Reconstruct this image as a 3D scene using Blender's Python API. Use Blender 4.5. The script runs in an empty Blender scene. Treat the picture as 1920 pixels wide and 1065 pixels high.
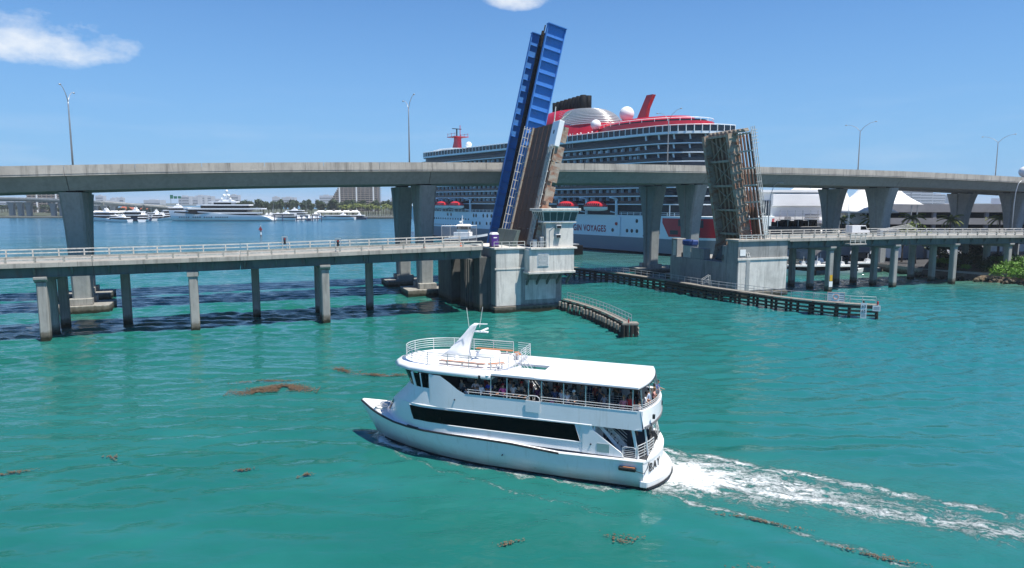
import bpy, bmesh, math, random
from mathutils import Vector, Matrix, noise as mnoise
R = math.radians
scene = bpy.context.scene
col = scene.collection
rnd = random.Random(7)

# ---------------------------------------------------------------- camera
camd = bpy.data.cameras.new('camera')
camd.sensor_width = 36.0
camd.lens = 24.0
camd.clip_end = 30000
cam = bpy.data.objects.new('camera', camd)
col.objects.link(cam)
cam.location = (0, 0, 18)
cam.rotation_euler = (R(90 - 6.883), 0, 0)
scene.camera = cam

# ---------------------------------------------------------------- world, sun, exposure
SUN_EL, SUN_AZ = 67.5, math.atan2(0.83, -0.557)      # azimuth measured from +Y towards +X
world = bpy.data.worlds.new('World')
scene.world = world
world.use_nodes = True
wt = world.node_tree
for n in list(wt.nodes): wt.nodes.remove(n)
def wn(t): return wt.nodes.new(t)
w_out = wn('ShaderNodeOutputWorld')
w_bg = wn('ShaderNodeBackground'); w_bg.inputs[1].default_value = 0.073
w_sky = wn('ShaderNodeTexSky'); w_sky.sky_type = 'NISHITA'; w_sky.sun_disc = False
w_sky.sun_elevation = R(SUN_EL); w_sky.sun_rotation = SUN_AZ
w_sky.altitude = 0; w_sky.air_density = 1.0; w_sky.dust_density = 0.0; w_sky.ozone_density = 5.0
# sparse fair-weather clouds all round the sky (direction based)
w_tc = wn('ShaderNodeTexCoord')
w_sep = wn('ShaderNodeSeparateXYZ'); wt.links.new(w_tc.outputs['Generated'], w_sep.inputs[0])
def wm(op, a, b=None, c=None, clamp=False):
    n = wn('ShaderNodeMath'); n.operation = op; n.use_clamp = clamp
    for i, x in enumerate((a, b, c)):
        if x is None: continue
        if isinstance(x, (int, float)): n.inputs[i].default_value = x
        else: wt.links.new(x, n.inputs[i])
    return n.outputs[0]
zc = wm('MAXIMUM', w_sep.outputs['Z'], 0.015)
cmb = wn('ShaderNodeCombineXYZ')
wt.links.new(wm('DIVIDE', w_sep.outputs['X'], zc), cmb.inputs[0]); wt.links.new(wm('DIVIDE', w_sep.outputs['Y'], zc), cmb.inputs[1])
CLOUDS = ((-2.95, 4.55, 0.62, 0.34), (0.04, 3.55, 0.20, 0.075), (3.2, -1.0, .9, .5), (-2.0, -2.8, .8, .6), (1.5, 1.9, .0, .0))
cn = wn('ShaderNodeTexNoise'); cn.inputs['Scale'].default_value = 11.0; cn.inputs['Detail'].default_value = 9; cn.inputs['Roughness'].default_value = 0.62
cmap = wn('ShaderNodeMapping'); cmap.inputs['Scale'].default_value = (1, 1, 1.7); wt.links.new(w_tc.outputs['Generated'], cmap.inputs[0]); wt.links.new(cmap.outputs[0], cn.inputs['Vector'])
sp2 = wn('ShaderNodeSeparateXYZ'); wt.links.new(cmb.outputs[0], sp2.inputs[0])
tot = None
for (cx, cy, rx, ry) in CLOUDS:
    if rx <= 0: continue
    ang = math.atan2(cy, cx); ca, sa = math.cos(ang), math.sin(ang)
    dx = wm('SUBTRACT', sp2.outputs['X'], cx); dy = wm('SUBTRACT', sp2.outputs['Y'], cy)
    rad = wm('ADD', wm('MULTIPLY', dx, ca), wm('MULTIPLY', dy, sa)); tan = wm('SUBTRACT', wm('MULTIPLY', dy, ca), wm('MULTIPLY', dx, sa))
    d2 = wm('ADD', wm('POWER', wm('DIVIDE', tan, rx), 2), wm('POWER', wm('DIVIDE', rad, ry * 3.2), 2))
    g = wm('SUBTRACT', 1.0, d2, clamp=True)
    tot = g if tot is None else wm('MAXIMUM', tot, g)
cl = wm('MULTIPLY', wm('SUBTRACT', wm('ADD', wm('MULTIPLY', tot, 0.62), wm('MULTIPLY', cn.outputs['Fac'], 1.7)), 1.08), 2.0, clamp=True)
cl = wm('MULTIPLY', cl, wm('MULTIPLY', tot, 3.0, clamp=True))
# faint streaky haze clouds near the horizon
cn2 = wn('ShaderNodeTexNoise'); cn2.inputs['Scale'].default_value = 7; cn2.inputs['Detail'].default_value = 5
mp = wn('ShaderNodeMapping'); mp.inputs['Scale'].default_value = (1, 1, 7)
wt.links.new(w_tc.outputs['Generated'], mp.inputs[0]); wt.links.new(mp.outputs[0], cn2.inputs['Vector'])
lowband = wm('SUBTRACT', 1.0, wm('MULTIPLY', w_sep.outputs['Z'], 6.0), clamp=True)
streak = wm('MULTIPLY', wm('MULTIPLY', wm('SUBTRACT', cn2.outputs['Fac'], 0.5), 1.6, clamp=True), lowband)
fac = wm('MAXIMUM', wm('MULTIPLY', cl, 0.8), wm('MULTIPLY', streak, 0.35))
w_hor = wn('ShaderNodeMixRGB'); w_hor.inputs[2].default_value = (2.7, 5.1, 8.1, 1)     # pale blue air towards the horizon, all round
wt.links.new(wm('POWER', wm('SUBTRACT', 1.0, wm('MULTIPLY', wm('MAXIMUM', w_sep.outputs['Z'], 0.0), 1.6), clamp=True), 2.0), w_hor.inputs[0]); w_tint = wn('ShaderNodeMixRGB'); w_tint.blend_type = 'MULTIPLY'; w_tint.inputs[0].default_value = 1.0; w_tint.inputs[2].default_value = (.46, .88, 1.32, 1)   # deep blue dry-season air
wt.links.new(w_sky.outputs[0], w_tint.inputs[1]); wt.links.new(w_tint.outputs[0], w_hor.inputs[1])
w_mix = wn('ShaderNodeMixRGB'); w_mix.inputs[2].default_value = (9.0, 9.4, 9.8, 1)
wt.links.new(fac, w_mix.inputs[0]); wt.links.new(w_hor.outputs[0], w_mix.inputs[1])
wt.links.new(w_mix.outputs[0], w_bg.inputs[0]); wt.links.new(w_bg.outputs[0], w_out.inputs[0])

sund = bpy.data.lights.new('sun', 'SUN'); sund.energy = 5.0; sund.angle = R(0.53); sund.color = (1.0, 0.95, 0.86)
sun = bpy.data.objects.new('sun', sund); col.objects.link(sun)
sdir = Vector((math.sin(SUN_AZ) * math.cos(R(SUN_EL)), math.cos(SUN_AZ) * math.cos(R(SUN_EL)), math.sin(R(SUN_EL))))
sun.rotation_euler = sdir.to_track_quat('Z', 'Y').to_euler()
sun.location = (60, -80, 160)
scene.view_settings.view_transform = 'Standard'
scene.view_settings.look = 'None'
scene.view_settings.gamma = 1.0
scene.view_settings.exposure = 0.52
scene.view_settings.use_curve_mapping = False
scene.render.engine = 'CYCLES'
scene.cycles.max_bounces = 6
scene.cycles.glossy_bounces = 3
scene.cycles.diffuse_bounces = 3
scene.cycles.transparent_max_bounces = 8
scene.cycles.sample_clamp_indirect = 4.0

# ---------------------------------------------------------------- materials
MATS = {}
def nt_new(name):
    m = bpy.data.materials.new(name); m.use_nodes = True
    t = m.node_tree
    for n in list(t.nodes): t.nodes.remove(n)
    out = t.nodes.new('ShaderNodeOutputMaterial'); b = t.nodes.new('ShaderNodeBsdfPrincipled')
    t.links.new(b.outputs[0], out.inputs[0])
    return m, t, b
class NT:
    def __init__(s, t): s.t = t
    def n(s, k, **kw):
        x = s.t.nodes.new(k)
        for a, v in kw.items(): setattr(x, a, v)
        return x
    def put(s, v, sock):
        if isinstance(v, (int, float)): sock.default_value = v
        elif isinstance(v, tuple): sock.default_value = v if len(v) == 4 or sock.type == 'VECTOR' else v + (1,)
        else: s.t.links.new(v, sock)
    def m(s, op, a, b=None, c=None, clamp=False):
        x = s.n('ShaderNodeMath', operation=op, use_clamp=clamp)
        for i, v in enumerate((a, b, c)):
            if v is not None: s.put(v, x.inputs[i])
        return x.outputs[0]
    def noise(s, vec, scale, detail=4, rough=0.55, dist=0.0):
        x = s.n('ShaderNodeTexNoise'); s.put(vec, x.inputs['Vector'])
        x.inputs['Scale'].default_value = scale; x.inputs['Detail'].default_value = detail; x.inputs['Roughness'].default_value = rough; x.inputs['Distortion'].default_value = dist
        return x.outputs['Fac']
    def map(s, vec, scale=(1, 1, 1), rot=(0, 0, 0), loc=(0, 0, 0)):
        x = s.n('ShaderNodeMapping'); s.put(vec, x.inputs[0])
        x.inputs['Scale'].default_value = scale; x.inputs['Rotation'].default_value = rot; x.inputs['Location'].default_value = loc
        return x.outputs[0]
    def mix(s, f, a, b, mode='MIX'):
        x = s.n('ShaderNodeMixRGB', blend_type=mode); s.put(f, x.inputs[0]); s.put(a, x.inputs[1]); s.put(b, x.inputs[2])
        return x.outputs[0]
    def ramp(s, f, lo, hi):
        return s.m('DIVIDE', s.m('SUBTRACT', f, lo), hi - lo, clamp=True)
    def pos(s): return s.n('ShaderNodeNewGeometry').outputs['Position']
    def sep(s, v):
        x = s.n('ShaderNodeSeparateXYZ'); s.put(v, x.inputs[0]); return x.outputs
    def bump(s, h, strength, dist, b, normal=None):
        x = s.n('ShaderNodeBump'); x.inputs['Strength'].default_value = strength; x.inputs['Distance'].default_value = dist
        s.put(h, x.inputs['Height'])
        if normal is not None: s.put(normal, x.inputs['Normal'])
        s.t.links.new(x.outputs[0], b.inputs['Normal']); return x.outputs[0]
def mat(name, c, rough=0.5, metal=0.0, var=0.10, scale=1.5, spec=0.5, coat=0.0, bump=0.0, bscale=20.0, emit=None):
    if name in MATS: return MATS[name]
    m, t, b = nt_new(name); N = NT(t)
    b.inputs['Roughness'].default_value = rough; b.inputs['Metallic'].default_value = metal
    b.inputs['Specular IOR Level'].default_value = spec
    if coat: b.inputs['Coat Weight'].default_value = coat
    if var > 0:
        p = N.n('ShaderNodeTexCoord').outputs['Object']
        f = N.noise(p, scale, 5, 0.6)
        d = tuple(x * (1 - 2.2 * var) for x in c); l = tuple(min(1, x * (1 + 1.2 * var)) for x in c)
        N.put(N.mix(N.ramp(f, .3, .7), d, l), b.inputs['Base Color'])
        N.put(N.m('ADD', rough - .08, N.m('MULTIPLY', f, .16), clamp=True), b.inputs['Roughness'])
        if bump: N.bump(N.noise(p, bscale, 3), bump, 0.02, b)
    else:
        N.put(c, b.inputs['Base Color'])
    MATS[name] = m
    return m
def concrete(name, c, stain=0.6, streak=0.5, tide=True, rust=0.0, bump=0.35):
    """weathered marine concrete: blotches, run-down streaks, tide growth at the waterline"""
    m, t, b = nt_new(name); N = NT(t)
    p = N.pos()
    big = N.noise(p, 0.22, 5, .6); med = N.noise(p, 1.3, 6, .62)
    st = N.m('MULTIPLY', N.m('ADD', N.noise(N.map(p, (.62, .62, .07)), 1.0, 6, .68, .5), N.noise(N.map(p, (2.0, 2.0, .16)), 1.0, 4, .6, .8)), .5); fine = N.noise(p, 9, 4, .6)
    dark = tuple(x * .38 for x in c); lite = tuple(min(1, x * 1.18) for x in c)
    cc = N.mix(N.ramp(med, .25, .75), tuple(x * .84 for x in c), lite)
    cc = N.mix(N.m('MULTIPLY', N.ramp(st, .49, .66), streak), cc, dark)
    cc = N.mix(N.m('MULTIPLY', N.ramp(N.m('ADD', N.m('MULTIPLY', big, .6), N.m('MULTIPLY', med, .4)), .46, .66), stain), cc, tuple(x * .55 for x in c))
    cc = N.mix(N.m('MULTIPLY', N.ramp(fine, .55, .8), .25), cc, tuple(x * .6 for x in c))
    if rust: cc = N.mix(N.m('MULTIPLY', N.ramp(N.noise(N.map(p, (1.2, 1.2, .35)), 1.1, 5), .55, .7), rust), cc, (.16, .06, .025))
    if tide:
        z = N.sep(p)[2]
        h = N.m('ADD', z, N.m('MULTIPLY', N.m('SUBTRACT', N.noise(p, 1.8, 5), .5), 0.9))
        cc = N.mix(N.m('MULTIPLY', N.ramp(h, 1.35, .95), .75), cc, (.085, .070, .045))
        cc = N.mix(N.ramp(h, .75, .35), cc, (.022, .024, .014))
    N.put(cc, b.inputs['Base Color']); b.inputs['Roughness'].default_value = .85; b.inputs['Specular IOR Level'].default_value = .25
    N.bump(N.m('ADD', med, N.m('MULTIPLY', fine, .4)), bump, 0.05, b)
    MATS[name] = m; return m
def rusty(name, c, rustc=(.12, .045, .02), amt=.5, rough=.6, scale=1.2, stretch=(1, 1, .5)):
    m, t, b = nt_new(name); N = NT(t)
    p = N.n('ShaderNodeTexCoord').outputs['Object']
    f = N.noise(N.map(p, stretch), scale, 7, .68); g = N.noise(p, scale * 5, 4, .6)
    cc = N.mix(N.ramp(g, .2, .8), tuple(x * .75 for x in c), tuple(min(1, x * 1.1) for x in c))
    cc = N.mix(N.ramp(f, .68 - .25 * amt, .80 - .2 * amt), cc, N.mix(N.ramp(g, .3, .7), rustc, tuple(x * 2.0 for x in rustc)))
    N.put(cc, b.inputs['Base Color']); b.inputs['Roughness'].default_value = rough
    N.bump(N.m('ADD', f, N.m('MULTIPLY', g, .5)), .25, .03, b)
    MATS[name] = m; return m
def glass(name, c=(.01, .014, .02), rough=.06, spec=.5):
    m, t, b = nt_new(name); N = NT(t)
    N.put(c, b.inputs['Base Color']); b.inputs['Roughness'].default_value = rough; b.inputs['Specular IOR Level'].default_value = spec
    p = N.n('ShaderNodeTexCoord').outputs['Object']
    N.bump(N.noise(p, .5, 2), .04, .05, b)
    MATS[name] = m; return m
concrete('conc', (.34, .335, .31), .7, .75)
concrete('conc_pier', (.33, .325, .31), .85, .9, bump=.6)
concrete('conc_black', (.13, .13, .125), .9, 1.0, bump=.6)  # left pier walls: black stains and the shade on them, both in the colour
concrete('conc_white', (.66, .635, .585), .8, .75, tide=False)
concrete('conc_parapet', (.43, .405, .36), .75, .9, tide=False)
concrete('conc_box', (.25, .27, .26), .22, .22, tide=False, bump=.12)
concrete('conc_col', (.29, .31, .305), .25, .30)
concrete('girder', (.12, .155, .145), .6, .6, tide=False, rust=.35)
concrete('road', (.30, .29, .27), .4, .1, tide=False)
concrete('quay', (.36, .35, .32), .4, .3, tide=True)
mat('white_paint', (.82, .83, .83), .32, var=.008, scale=.8, coat=.3)
def weathered_white(name, c, amt):
    m, t, b = nt_new(name); N = NT(t)
    p = N.n('ShaderNodeTexCoord').outputs['Object']
    st = N.noise(N.map(p, (2.2, 2.2, .22)), 1.4, 6, .62); bl = N.noise(p, .7, 4, .6); sc_ = N.noise(N.map(p, (.5, .5, 5)), 1.6, 5, .6)
    cc = N.mix(N.m('MULTIPLY', N.ramp(st, .55, .78), amt), c, (.50, .47, .40))
    cc = N.mix(N.m('MULTIPLY', N.ramp(bl, .5, .75), amt * .5), cc, (.60, .61, .60))
    z = N.sep(p)[2]
    cc = N.mix(N.m('MULTIPLY', N.m('MULTIPLY', N.ramp(z, .75, .15), N.ramp(sc_, .35, .6)), amt * 1.3), cc, (.42, .41, .33))
    N.put(cc, b.inputs['Base Color']); N.put(N.m('ADD', .22, N.m('MULTIPLY', bl, .18)), b.inputs['Roughness']); b.inputs['Coat Weight'].default_value = .25
    N.bump(N.noise(N.map(p, (.8, .8, .5)), .9, 2), .03, .1, b)
    MATS[name] = m
weathered_white('hull_white', (.80, .81, .815), .46)
mat('white_deck', (.82, .82, .80), .6, var=.03, scale=2)
mat('black_rubber', (.012, .012, .013), .5, var=.1)
mat('boot_black', (.010, .011, .013), .45, var=.15)
glass('tint_glass', (.003, .0035, .005), .10, .12)
glass('dark_glass', (.012, .018, .028), .08)
glass('house_glass', (.05, .075, .075), .05)
mat('steel_rail', (.62, .63, .62), .35, .3, var=.06)
mat('alu', (.55, .57, .58), .35, .75, var=.05)
mat('rail_white', (.54, .53, .49), .55, var=.16, scale=3)
mat('teak', (.42, .17, .075), .6, var=.12, scale=6)
mat('interior_dark', (.035, .037, .042), .8, var=.15)
mat('deck_grey', (.16, .165, .17), .8, var=.1)
rusty('blue_steel', (.05, .225, .60), (.05, .11, .26), .50, .55, .9)
rusty('track_dark', (.018, .013, .012), (.035, .018, .012), .5, .85, 2.0)
rusty('grating', (.135, .078, .055), (.055, .028, .020), .55, .8, .9, (1, 3, 1))
rusty('leaf_paint', (.40, .35, .28), (.19, .085, .048), .95, .6, .8)
rusty('leaf_curb', (.40, .35, .285), (.17, .07, .04), .65, .7, 1.5)
rusty('rust_steel', (.17, .085, .055), (.10, .035, .018), .6, .75, 1.2)
rusty('grating_tan', (.34, .235, .18), (.20, .11, .075), .6, .8, 1.5)
rusty('stringer', (.33, .23, .165), (.17, .075, .045), .75, .75, 1.0)
rusty('timber_black', (.018, .017, .015), (.05, .04, .03), .5, .85, 2.0)
rusty('timber_brown', (.060, .050, .036), (.022, .019, .015), .6, .85, 1.8)
rusty('timber_grey', (.24, .225, .195), (.06, .048, .035), .62, .85, 2.2, (1, 1, .4))
mat('ship_hull', (.66, .78, .86), .35, var=.03, scale=.05, coat=.1)
mat('ship_grey', (.16, .20, .245), .4, var=.05, scale=.06)
mat('ship_white', (.78, .86, .90), .4, var=.02, scale=.1)
mat('ship_red', (.46, .012, .030), .35, var=.05, scale=.12, coat=.2)
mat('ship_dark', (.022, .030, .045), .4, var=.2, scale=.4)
mat('ship_black', (.004, .0045, .006), .7, var=.1, spec=.15)
mat('text_crimson', (.30, .01, .045), .5, var=0)
mat('radome', (.80, .81, .80), .4, var=.02)
mat('silver', (.62, .62, .60), .3, .55, var=.05)
mat('boat_orange', (.66, .035, .045), .4, var=.06)
mat('yacht_white', (.80, .81, .82), .3, var=.02, scale=.2)
mat('yacht_navy', (.02, .04, .10), .3, var=.05)
mat('asphalt', (.05, .05, .052), .9, var=.12, scale=.8)
mat('bldg_white', (.88, .88, .87), .6, var=.04, scale=.15)
mat('tent', (.84, .84, .83), .7, var=.02, scale=.3)
mat('bldg_grey', (.30, .30, .31), .8, var=.08, scale=.2)
mat('bldg_tan', (.36, .30, .25), .8, var=.08, scale=.1)
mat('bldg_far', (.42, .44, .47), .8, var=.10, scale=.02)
mat('purple', (.075, .020, .20), .45, var=.04)
mat('tarp_blue', (.012, .05, .20), .6, var=.12, scale=3)
mat('sign_white', (.80, .80, .78), .5, var=.03)
mat('sign_orange', (.75, .22, .06), .5, var=0)
mat('sign_yellow', (.62, .36, .02), .5, var=.04)
mat('sign_green', (.01, .16, .09), .5, var=.03)
mat('red_light', (.40, .02, .02), .35, var=0)
mat('ink', (.01, .01, .012), .6, var=0)
mat('galv', (.48, .50, .51), .45, .5, var=.06, scale=2)
mat('trunk', (.16, .125, .09), .9, var=.15, scale=4)
mat('scrub', (.06, .07, .035), .95, var=.2, scale=.1)
mat('soil', (.14, .105, .07), .95, var=.2, scale=.6)
mat('rope_white', (.65, .64, .60), .8, var=.05)
mat('orange_plastic', (.70, .12, .03), .5, var=.05)
def foliage(name, a, b_, sc=.35):
    m, t, b = nt_new(name); N = NT(t)
    p = N.pos(); f = N.noise(p, sc, 4, .6); g = N.n('ShaderNodeObjectInfo').outputs['Random']
    cc = N.mix(N.ramp(f, .3, .7), a, b_)
    N.put(cc, b.inputs['Base Color']); b.inputs['Roughness'].default_value = .6; b.inputs['Specular IOR Level'].default_value = .3
    b.inputs['Subsurface Weight'].default_value = 0.0
    MATS[name] = m; return m
foliage('leaf_far', (.022, .045, .018), (.055, .085, .03), .05)
foliage('leaf_bright', (.06, .16, .015), (.13, .27, .03), .5)
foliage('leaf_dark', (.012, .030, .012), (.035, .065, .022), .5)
foliage('leaf_palm', (.10, .16, .03), (.24, .26, .06), .6)
foliage('weed', (.085, .058, .034), (.165, .112, .066), 1.2)
concrete('stone', (.24, .20, .15), .6, .2, tide=True)

# ---------------------------------------------------------------- mesh builder
class MB:
    def __init__(s): s.v = []; s.f = []; s.mi = []; s.smooth = []; s.mats = []; s.cur = 0; s.sm = False
    def use(s, m, smooth=False):
        if m not in s.mats: s.mats.append(m)
        s.cur = s.mats.index(m); s.sm = smooth; return s
    def face(s, idx): s.f.append(tuple(idx)); s.mi.append(s.cur); s.smooth.append(s.sm)
    def add(s, verts, faces):
        o = len(s.v); s.v.extend([tuple(v) for v in verts])
        for f in faces: s.face([o + i for i in f])
        return s
    def box(s, x0, x1, y0, y1, z0, z1):
        s.add([(x0,y0,z0),(x1,y0,z0),(x1,y1,z0),(x0,y1,z0),(x0,y0,z1),(x1,y0,z1),(x1,y1,z1),(x0,y1,z1)],
              [(0,3,2,1),(4,5,6,7),(0,1,5,4),(1,2,6,5),(2,3,7,6),(3,0,4,7)]); return s
    def hexa(s, p):   # 8 points, bottom loop then top loop
        s.add(p, [(0,3,2,1),(4,5,6,7),(0,1,5,4),(1,2,6,5),(2,3,7,6),(3,0,4,7)]); return s
    def bar(s, a, b, w, h=None, up=(0,0,1)):
        a = Vector(a); b = Vector(b); h = h or w
        d = (b - a)
        if d.length < 1e-6: return s
        d.normalize(); u = Vector(up)
        if abs(d.dot(u)) > .98: u = Vector((1, 0, 0))
        r = d.cross(u).normalized(); u = r.cross(d).normalized()
        c = []
        for q in (a, b):
            for sx, sy in ((-1,-1),(1,-1),(1,1),(-1,1)): c.append(q + r * (w / 2 * sx) + u * (h / 2 * sy))
        s.add(c, [(0,1,2,3),(7,6,5,4),(0,4,5,1),(1,5,6,2),(2,6,7,3),(3,7,4,0)]); return s
    def tube(s, pts, r, n=8, cap=True, closed=False):
        pts = [Vector(p) for p in pts]; rs = r if isinstance(r, (list, tuple)) else [r] * len(pts)
        o = len(s.v); k = len(pts); prev = None
        for i, p in enumerate(pts):
            if closed: d = pts[(i + 1) % k] - pts[i - 1]
            else: d = (pts[min(i + 1, k - 1)] - pts[max(i - 1, 0)])
            d = d.normalized() if d.length > 1e-9 else Vector((0, 0, 1))
            if prev is None:
                u = Vector((0, 0, 1)) if abs(d.z) < .95 else Vector((1, 0, 0))
                a = d.cross(u).normalized()
            else:
                a = (prev - d * prev.dot(d)).normalized()
            prev = a; b = d.cross(a)
            for j in range(n):
                t = 2 * math.pi * j / n
                s.v.append(tuple(p + (a * math.cos(t) + b * math.sin(t)) * rs[i]))
        m = k if closed else k - 1
        for i in range(m):
            i2 = (i + 1) % k
            for j in range(n):
                j2 = (j + 1) % n
                s.face((o + i * n + j, o + i * n + j2, o + i2 * n + j2, o + i2 * n + j))
        if cap and not closed:
            s.face([o + j for j in range(n)][::-1]); s.face([o + (k - 1) * n + j for j in range(n)])
        return s
    def lathe(s, prof, c=(0, 0, 0), n=16, ax=(1, 1)):
        o = len(s.v)
        for (r, z) in prof:
            for j in range(n):
                t = 2 * math.pi * j / n
                s.v.append((c[0] + r * ax[0] * math.cos(t), c[1] + r * ax[1] * math.sin(t), c[2] + z))
        for i in range(len(prof) - 1):
            for j in range(n):
                j2 = (j + 1) % n
                s.face((o + i * n + j, o + i * n + j2, o + (i + 1) * n + j2, o + (i + 1) * n + j))
        s.face([o + j for j in range(n)][::-1]); s.face([o + (len(prof) - 1) * n + j for j in range(n)])
        return s
    def sphere(s, c, r, n=14, m=9, sc=(1, 1, 1)):
        prof = [(max(1e-3, r * math.sin(math.pi * i / m)), -r * math.cos(math.pi * i / m) * sc[2]) for i in range(m + 1)]
        return s.lathe(prof, c, n, (sc[0], sc[1]))
    def prism(s, poly, a, b, axis='z'):
        """polygon (2D, ccw) extruded from a to b along axis; 2D coords are the other two axes in order"""
        def P(q, t):
            return (q[0], q[1], t) if axis == 'z' else ((q[0], t, q[1]) if axis == 'y' else (t, q[0], q[1]))
        n = len(poly)
        s.add([P(q, a) for q in poly] + [P(q, b) for q in poly],
              [tuple(range(n))[::-1], tuple(range(n, 2 * n))] + [(i, (i + 1) % n, n + (i + 1) % n, n + i) for i in range(n)])
        return s
    def loft(s, secs, close=False, cap=True):
        n = len(secs[0]); o = len(s.v)
        for q in secs: s.v.extend([tuple(v) for v in q])
        for i in range(len(secs) - 1):
            for j in range(n if close else n - 1):
                j2 = (j + 1) % n
                s.face((o + i * n + j, o + i * n + j2, o + (i + 1) * n + j2, o + (i + 1) * n + j))
        if cap and close:
            s.face([o + j for j in range(n)][::-1]); s.face([o + (len(secs) - 1) * n + j for j in range(n)])
        return s
    def mesh(s, name, bevel=0.0, fix=True):
        me = bpy.data.meshes.new(name); me.from_pydata(s.v, [], s.f)
        for m in s.mats: me.materials.append(MATS[m])
        me.polygons.foreach_set('material_index', s.mi); me.polygons.foreach_set('use_smooth', s.smooth)
        if fix or bevel:
            bm = bmesh.new(); bm.from_mesh(me)
            bmesh.ops.recalc_face_normals(bm, faces=bm.faces)
            if bevel:
                es = [e for e in bm.edges if len(e.link_faces) == 2 and e.calc_face_angle(0) > .5]
                bmesh.ops.bevel(bm, geom=es, offset=bevel, segments=1, affect='EDGES', clamp_overlap=True)
            bm.to_mesh(me); bm.free()
        me.update(); return me
    def build(s, name, parent=None, bevel=0.0, loc=None, rotz=None, fix=True):
        o = bpy.data.objects.new(name, s.mesh(name, bevel, fix)); col.objects.link(o)
        if parent is not None: o.parent = parent
        if loc is not None: o.location = loc
        if rotz is not None: o.rotation_euler = (0, 0, rotz)
        return o
def M(m, smooth=False): return MB().use(m, smooth)
def tag(o, label, cat, group=None):
    o['label'] = label; o['category'] = cat
    if group: o['group'] = group
    return o
def thing(name, label, cat, loc=(0, 0, 0), rotz=0, group=None):
    o = bpy.data.objects.new(name, None); o.empty_display_size = .3; col.objects.link(o)
    o.location = loc; o.rotation_euler = (0, 0, rotz)
    return tag(o, label, cat, group)
def struct(o): o['kind'] = 'structure'; return o
def stuff(o): o['kind'] = 'stuff'; return o
def inst(me, name, parent, loc=(0, 0, 0), rot=(0, 0, 0), sc=None):
    o = bpy.data.objects.new(name, me); col.objects.link(o); o.parent = parent; o.location = loc; o.rotation_euler = rot
    if sc: o.scale = sc
    return o
def copy_tree(o, parent=None):
    c = o.copy(); col.objects.link(c); c.parent = parent
    for ch in list(o.children): copy_tree(ch, c)
    return c
def lerp(a, b, t): return a + (b - a) * t
def interp(tab, x):
    if x <= tab[0][0]: (x0, y0), (x1, y1) = tab[0], tab[1]
    elif x >= tab[-1][0]: (x0, y0), (x1, y1) = tab[-2], tab[-1]
    else:
        for i in range(len(tab) - 1):
            if tab[i][0] <= x <= tab[i + 1][0]: (x0, y0), (x1, y1) = tab[i], tab[i + 1]; break
    return y0 + (y1 - y0) * (x - x0) / (x1 - x0)
def text_mesh(body, size, m, extr=.01, space=1.0, bold=0.0):
    cu = bpy.data.curves.new('lettering', 'FONT'); cu.body = body; cu.size = size; cu.extrude = extr; cu.align_x = 'CENTER'; cu.align_y = 'CENTER'; cu.space_character = space; cu.offset = bold
    tmp = bpy.data.objects.new('lettering', cu); col.objects.link(tmp)
    dg = bpy.context.evaluated_depsgraph_get()
    me = bpy.data.meshes.new_from_object(tmp.evaluated_get(dg)); me.materials.clear(); me.materials.append(MATS[m])
    bpy.data.objects.remove(tmp); bpy.data.curves.remove(cu)
    return me
# bridge frame: s along the bridges (left to right), v away from the camera
BO = Vector((-61, 88, 0)); BANG = math.atan2(.3625, .932)
BU = Vector((math.cos(BANG), math.sin(BANG), 0)); BV = Vector((-math.sin(BANG), math.cos(BANG), 0))
def BP(s, v, z=0): return BO + BU * s + BV * v + Vector((0, 0, z))
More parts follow.
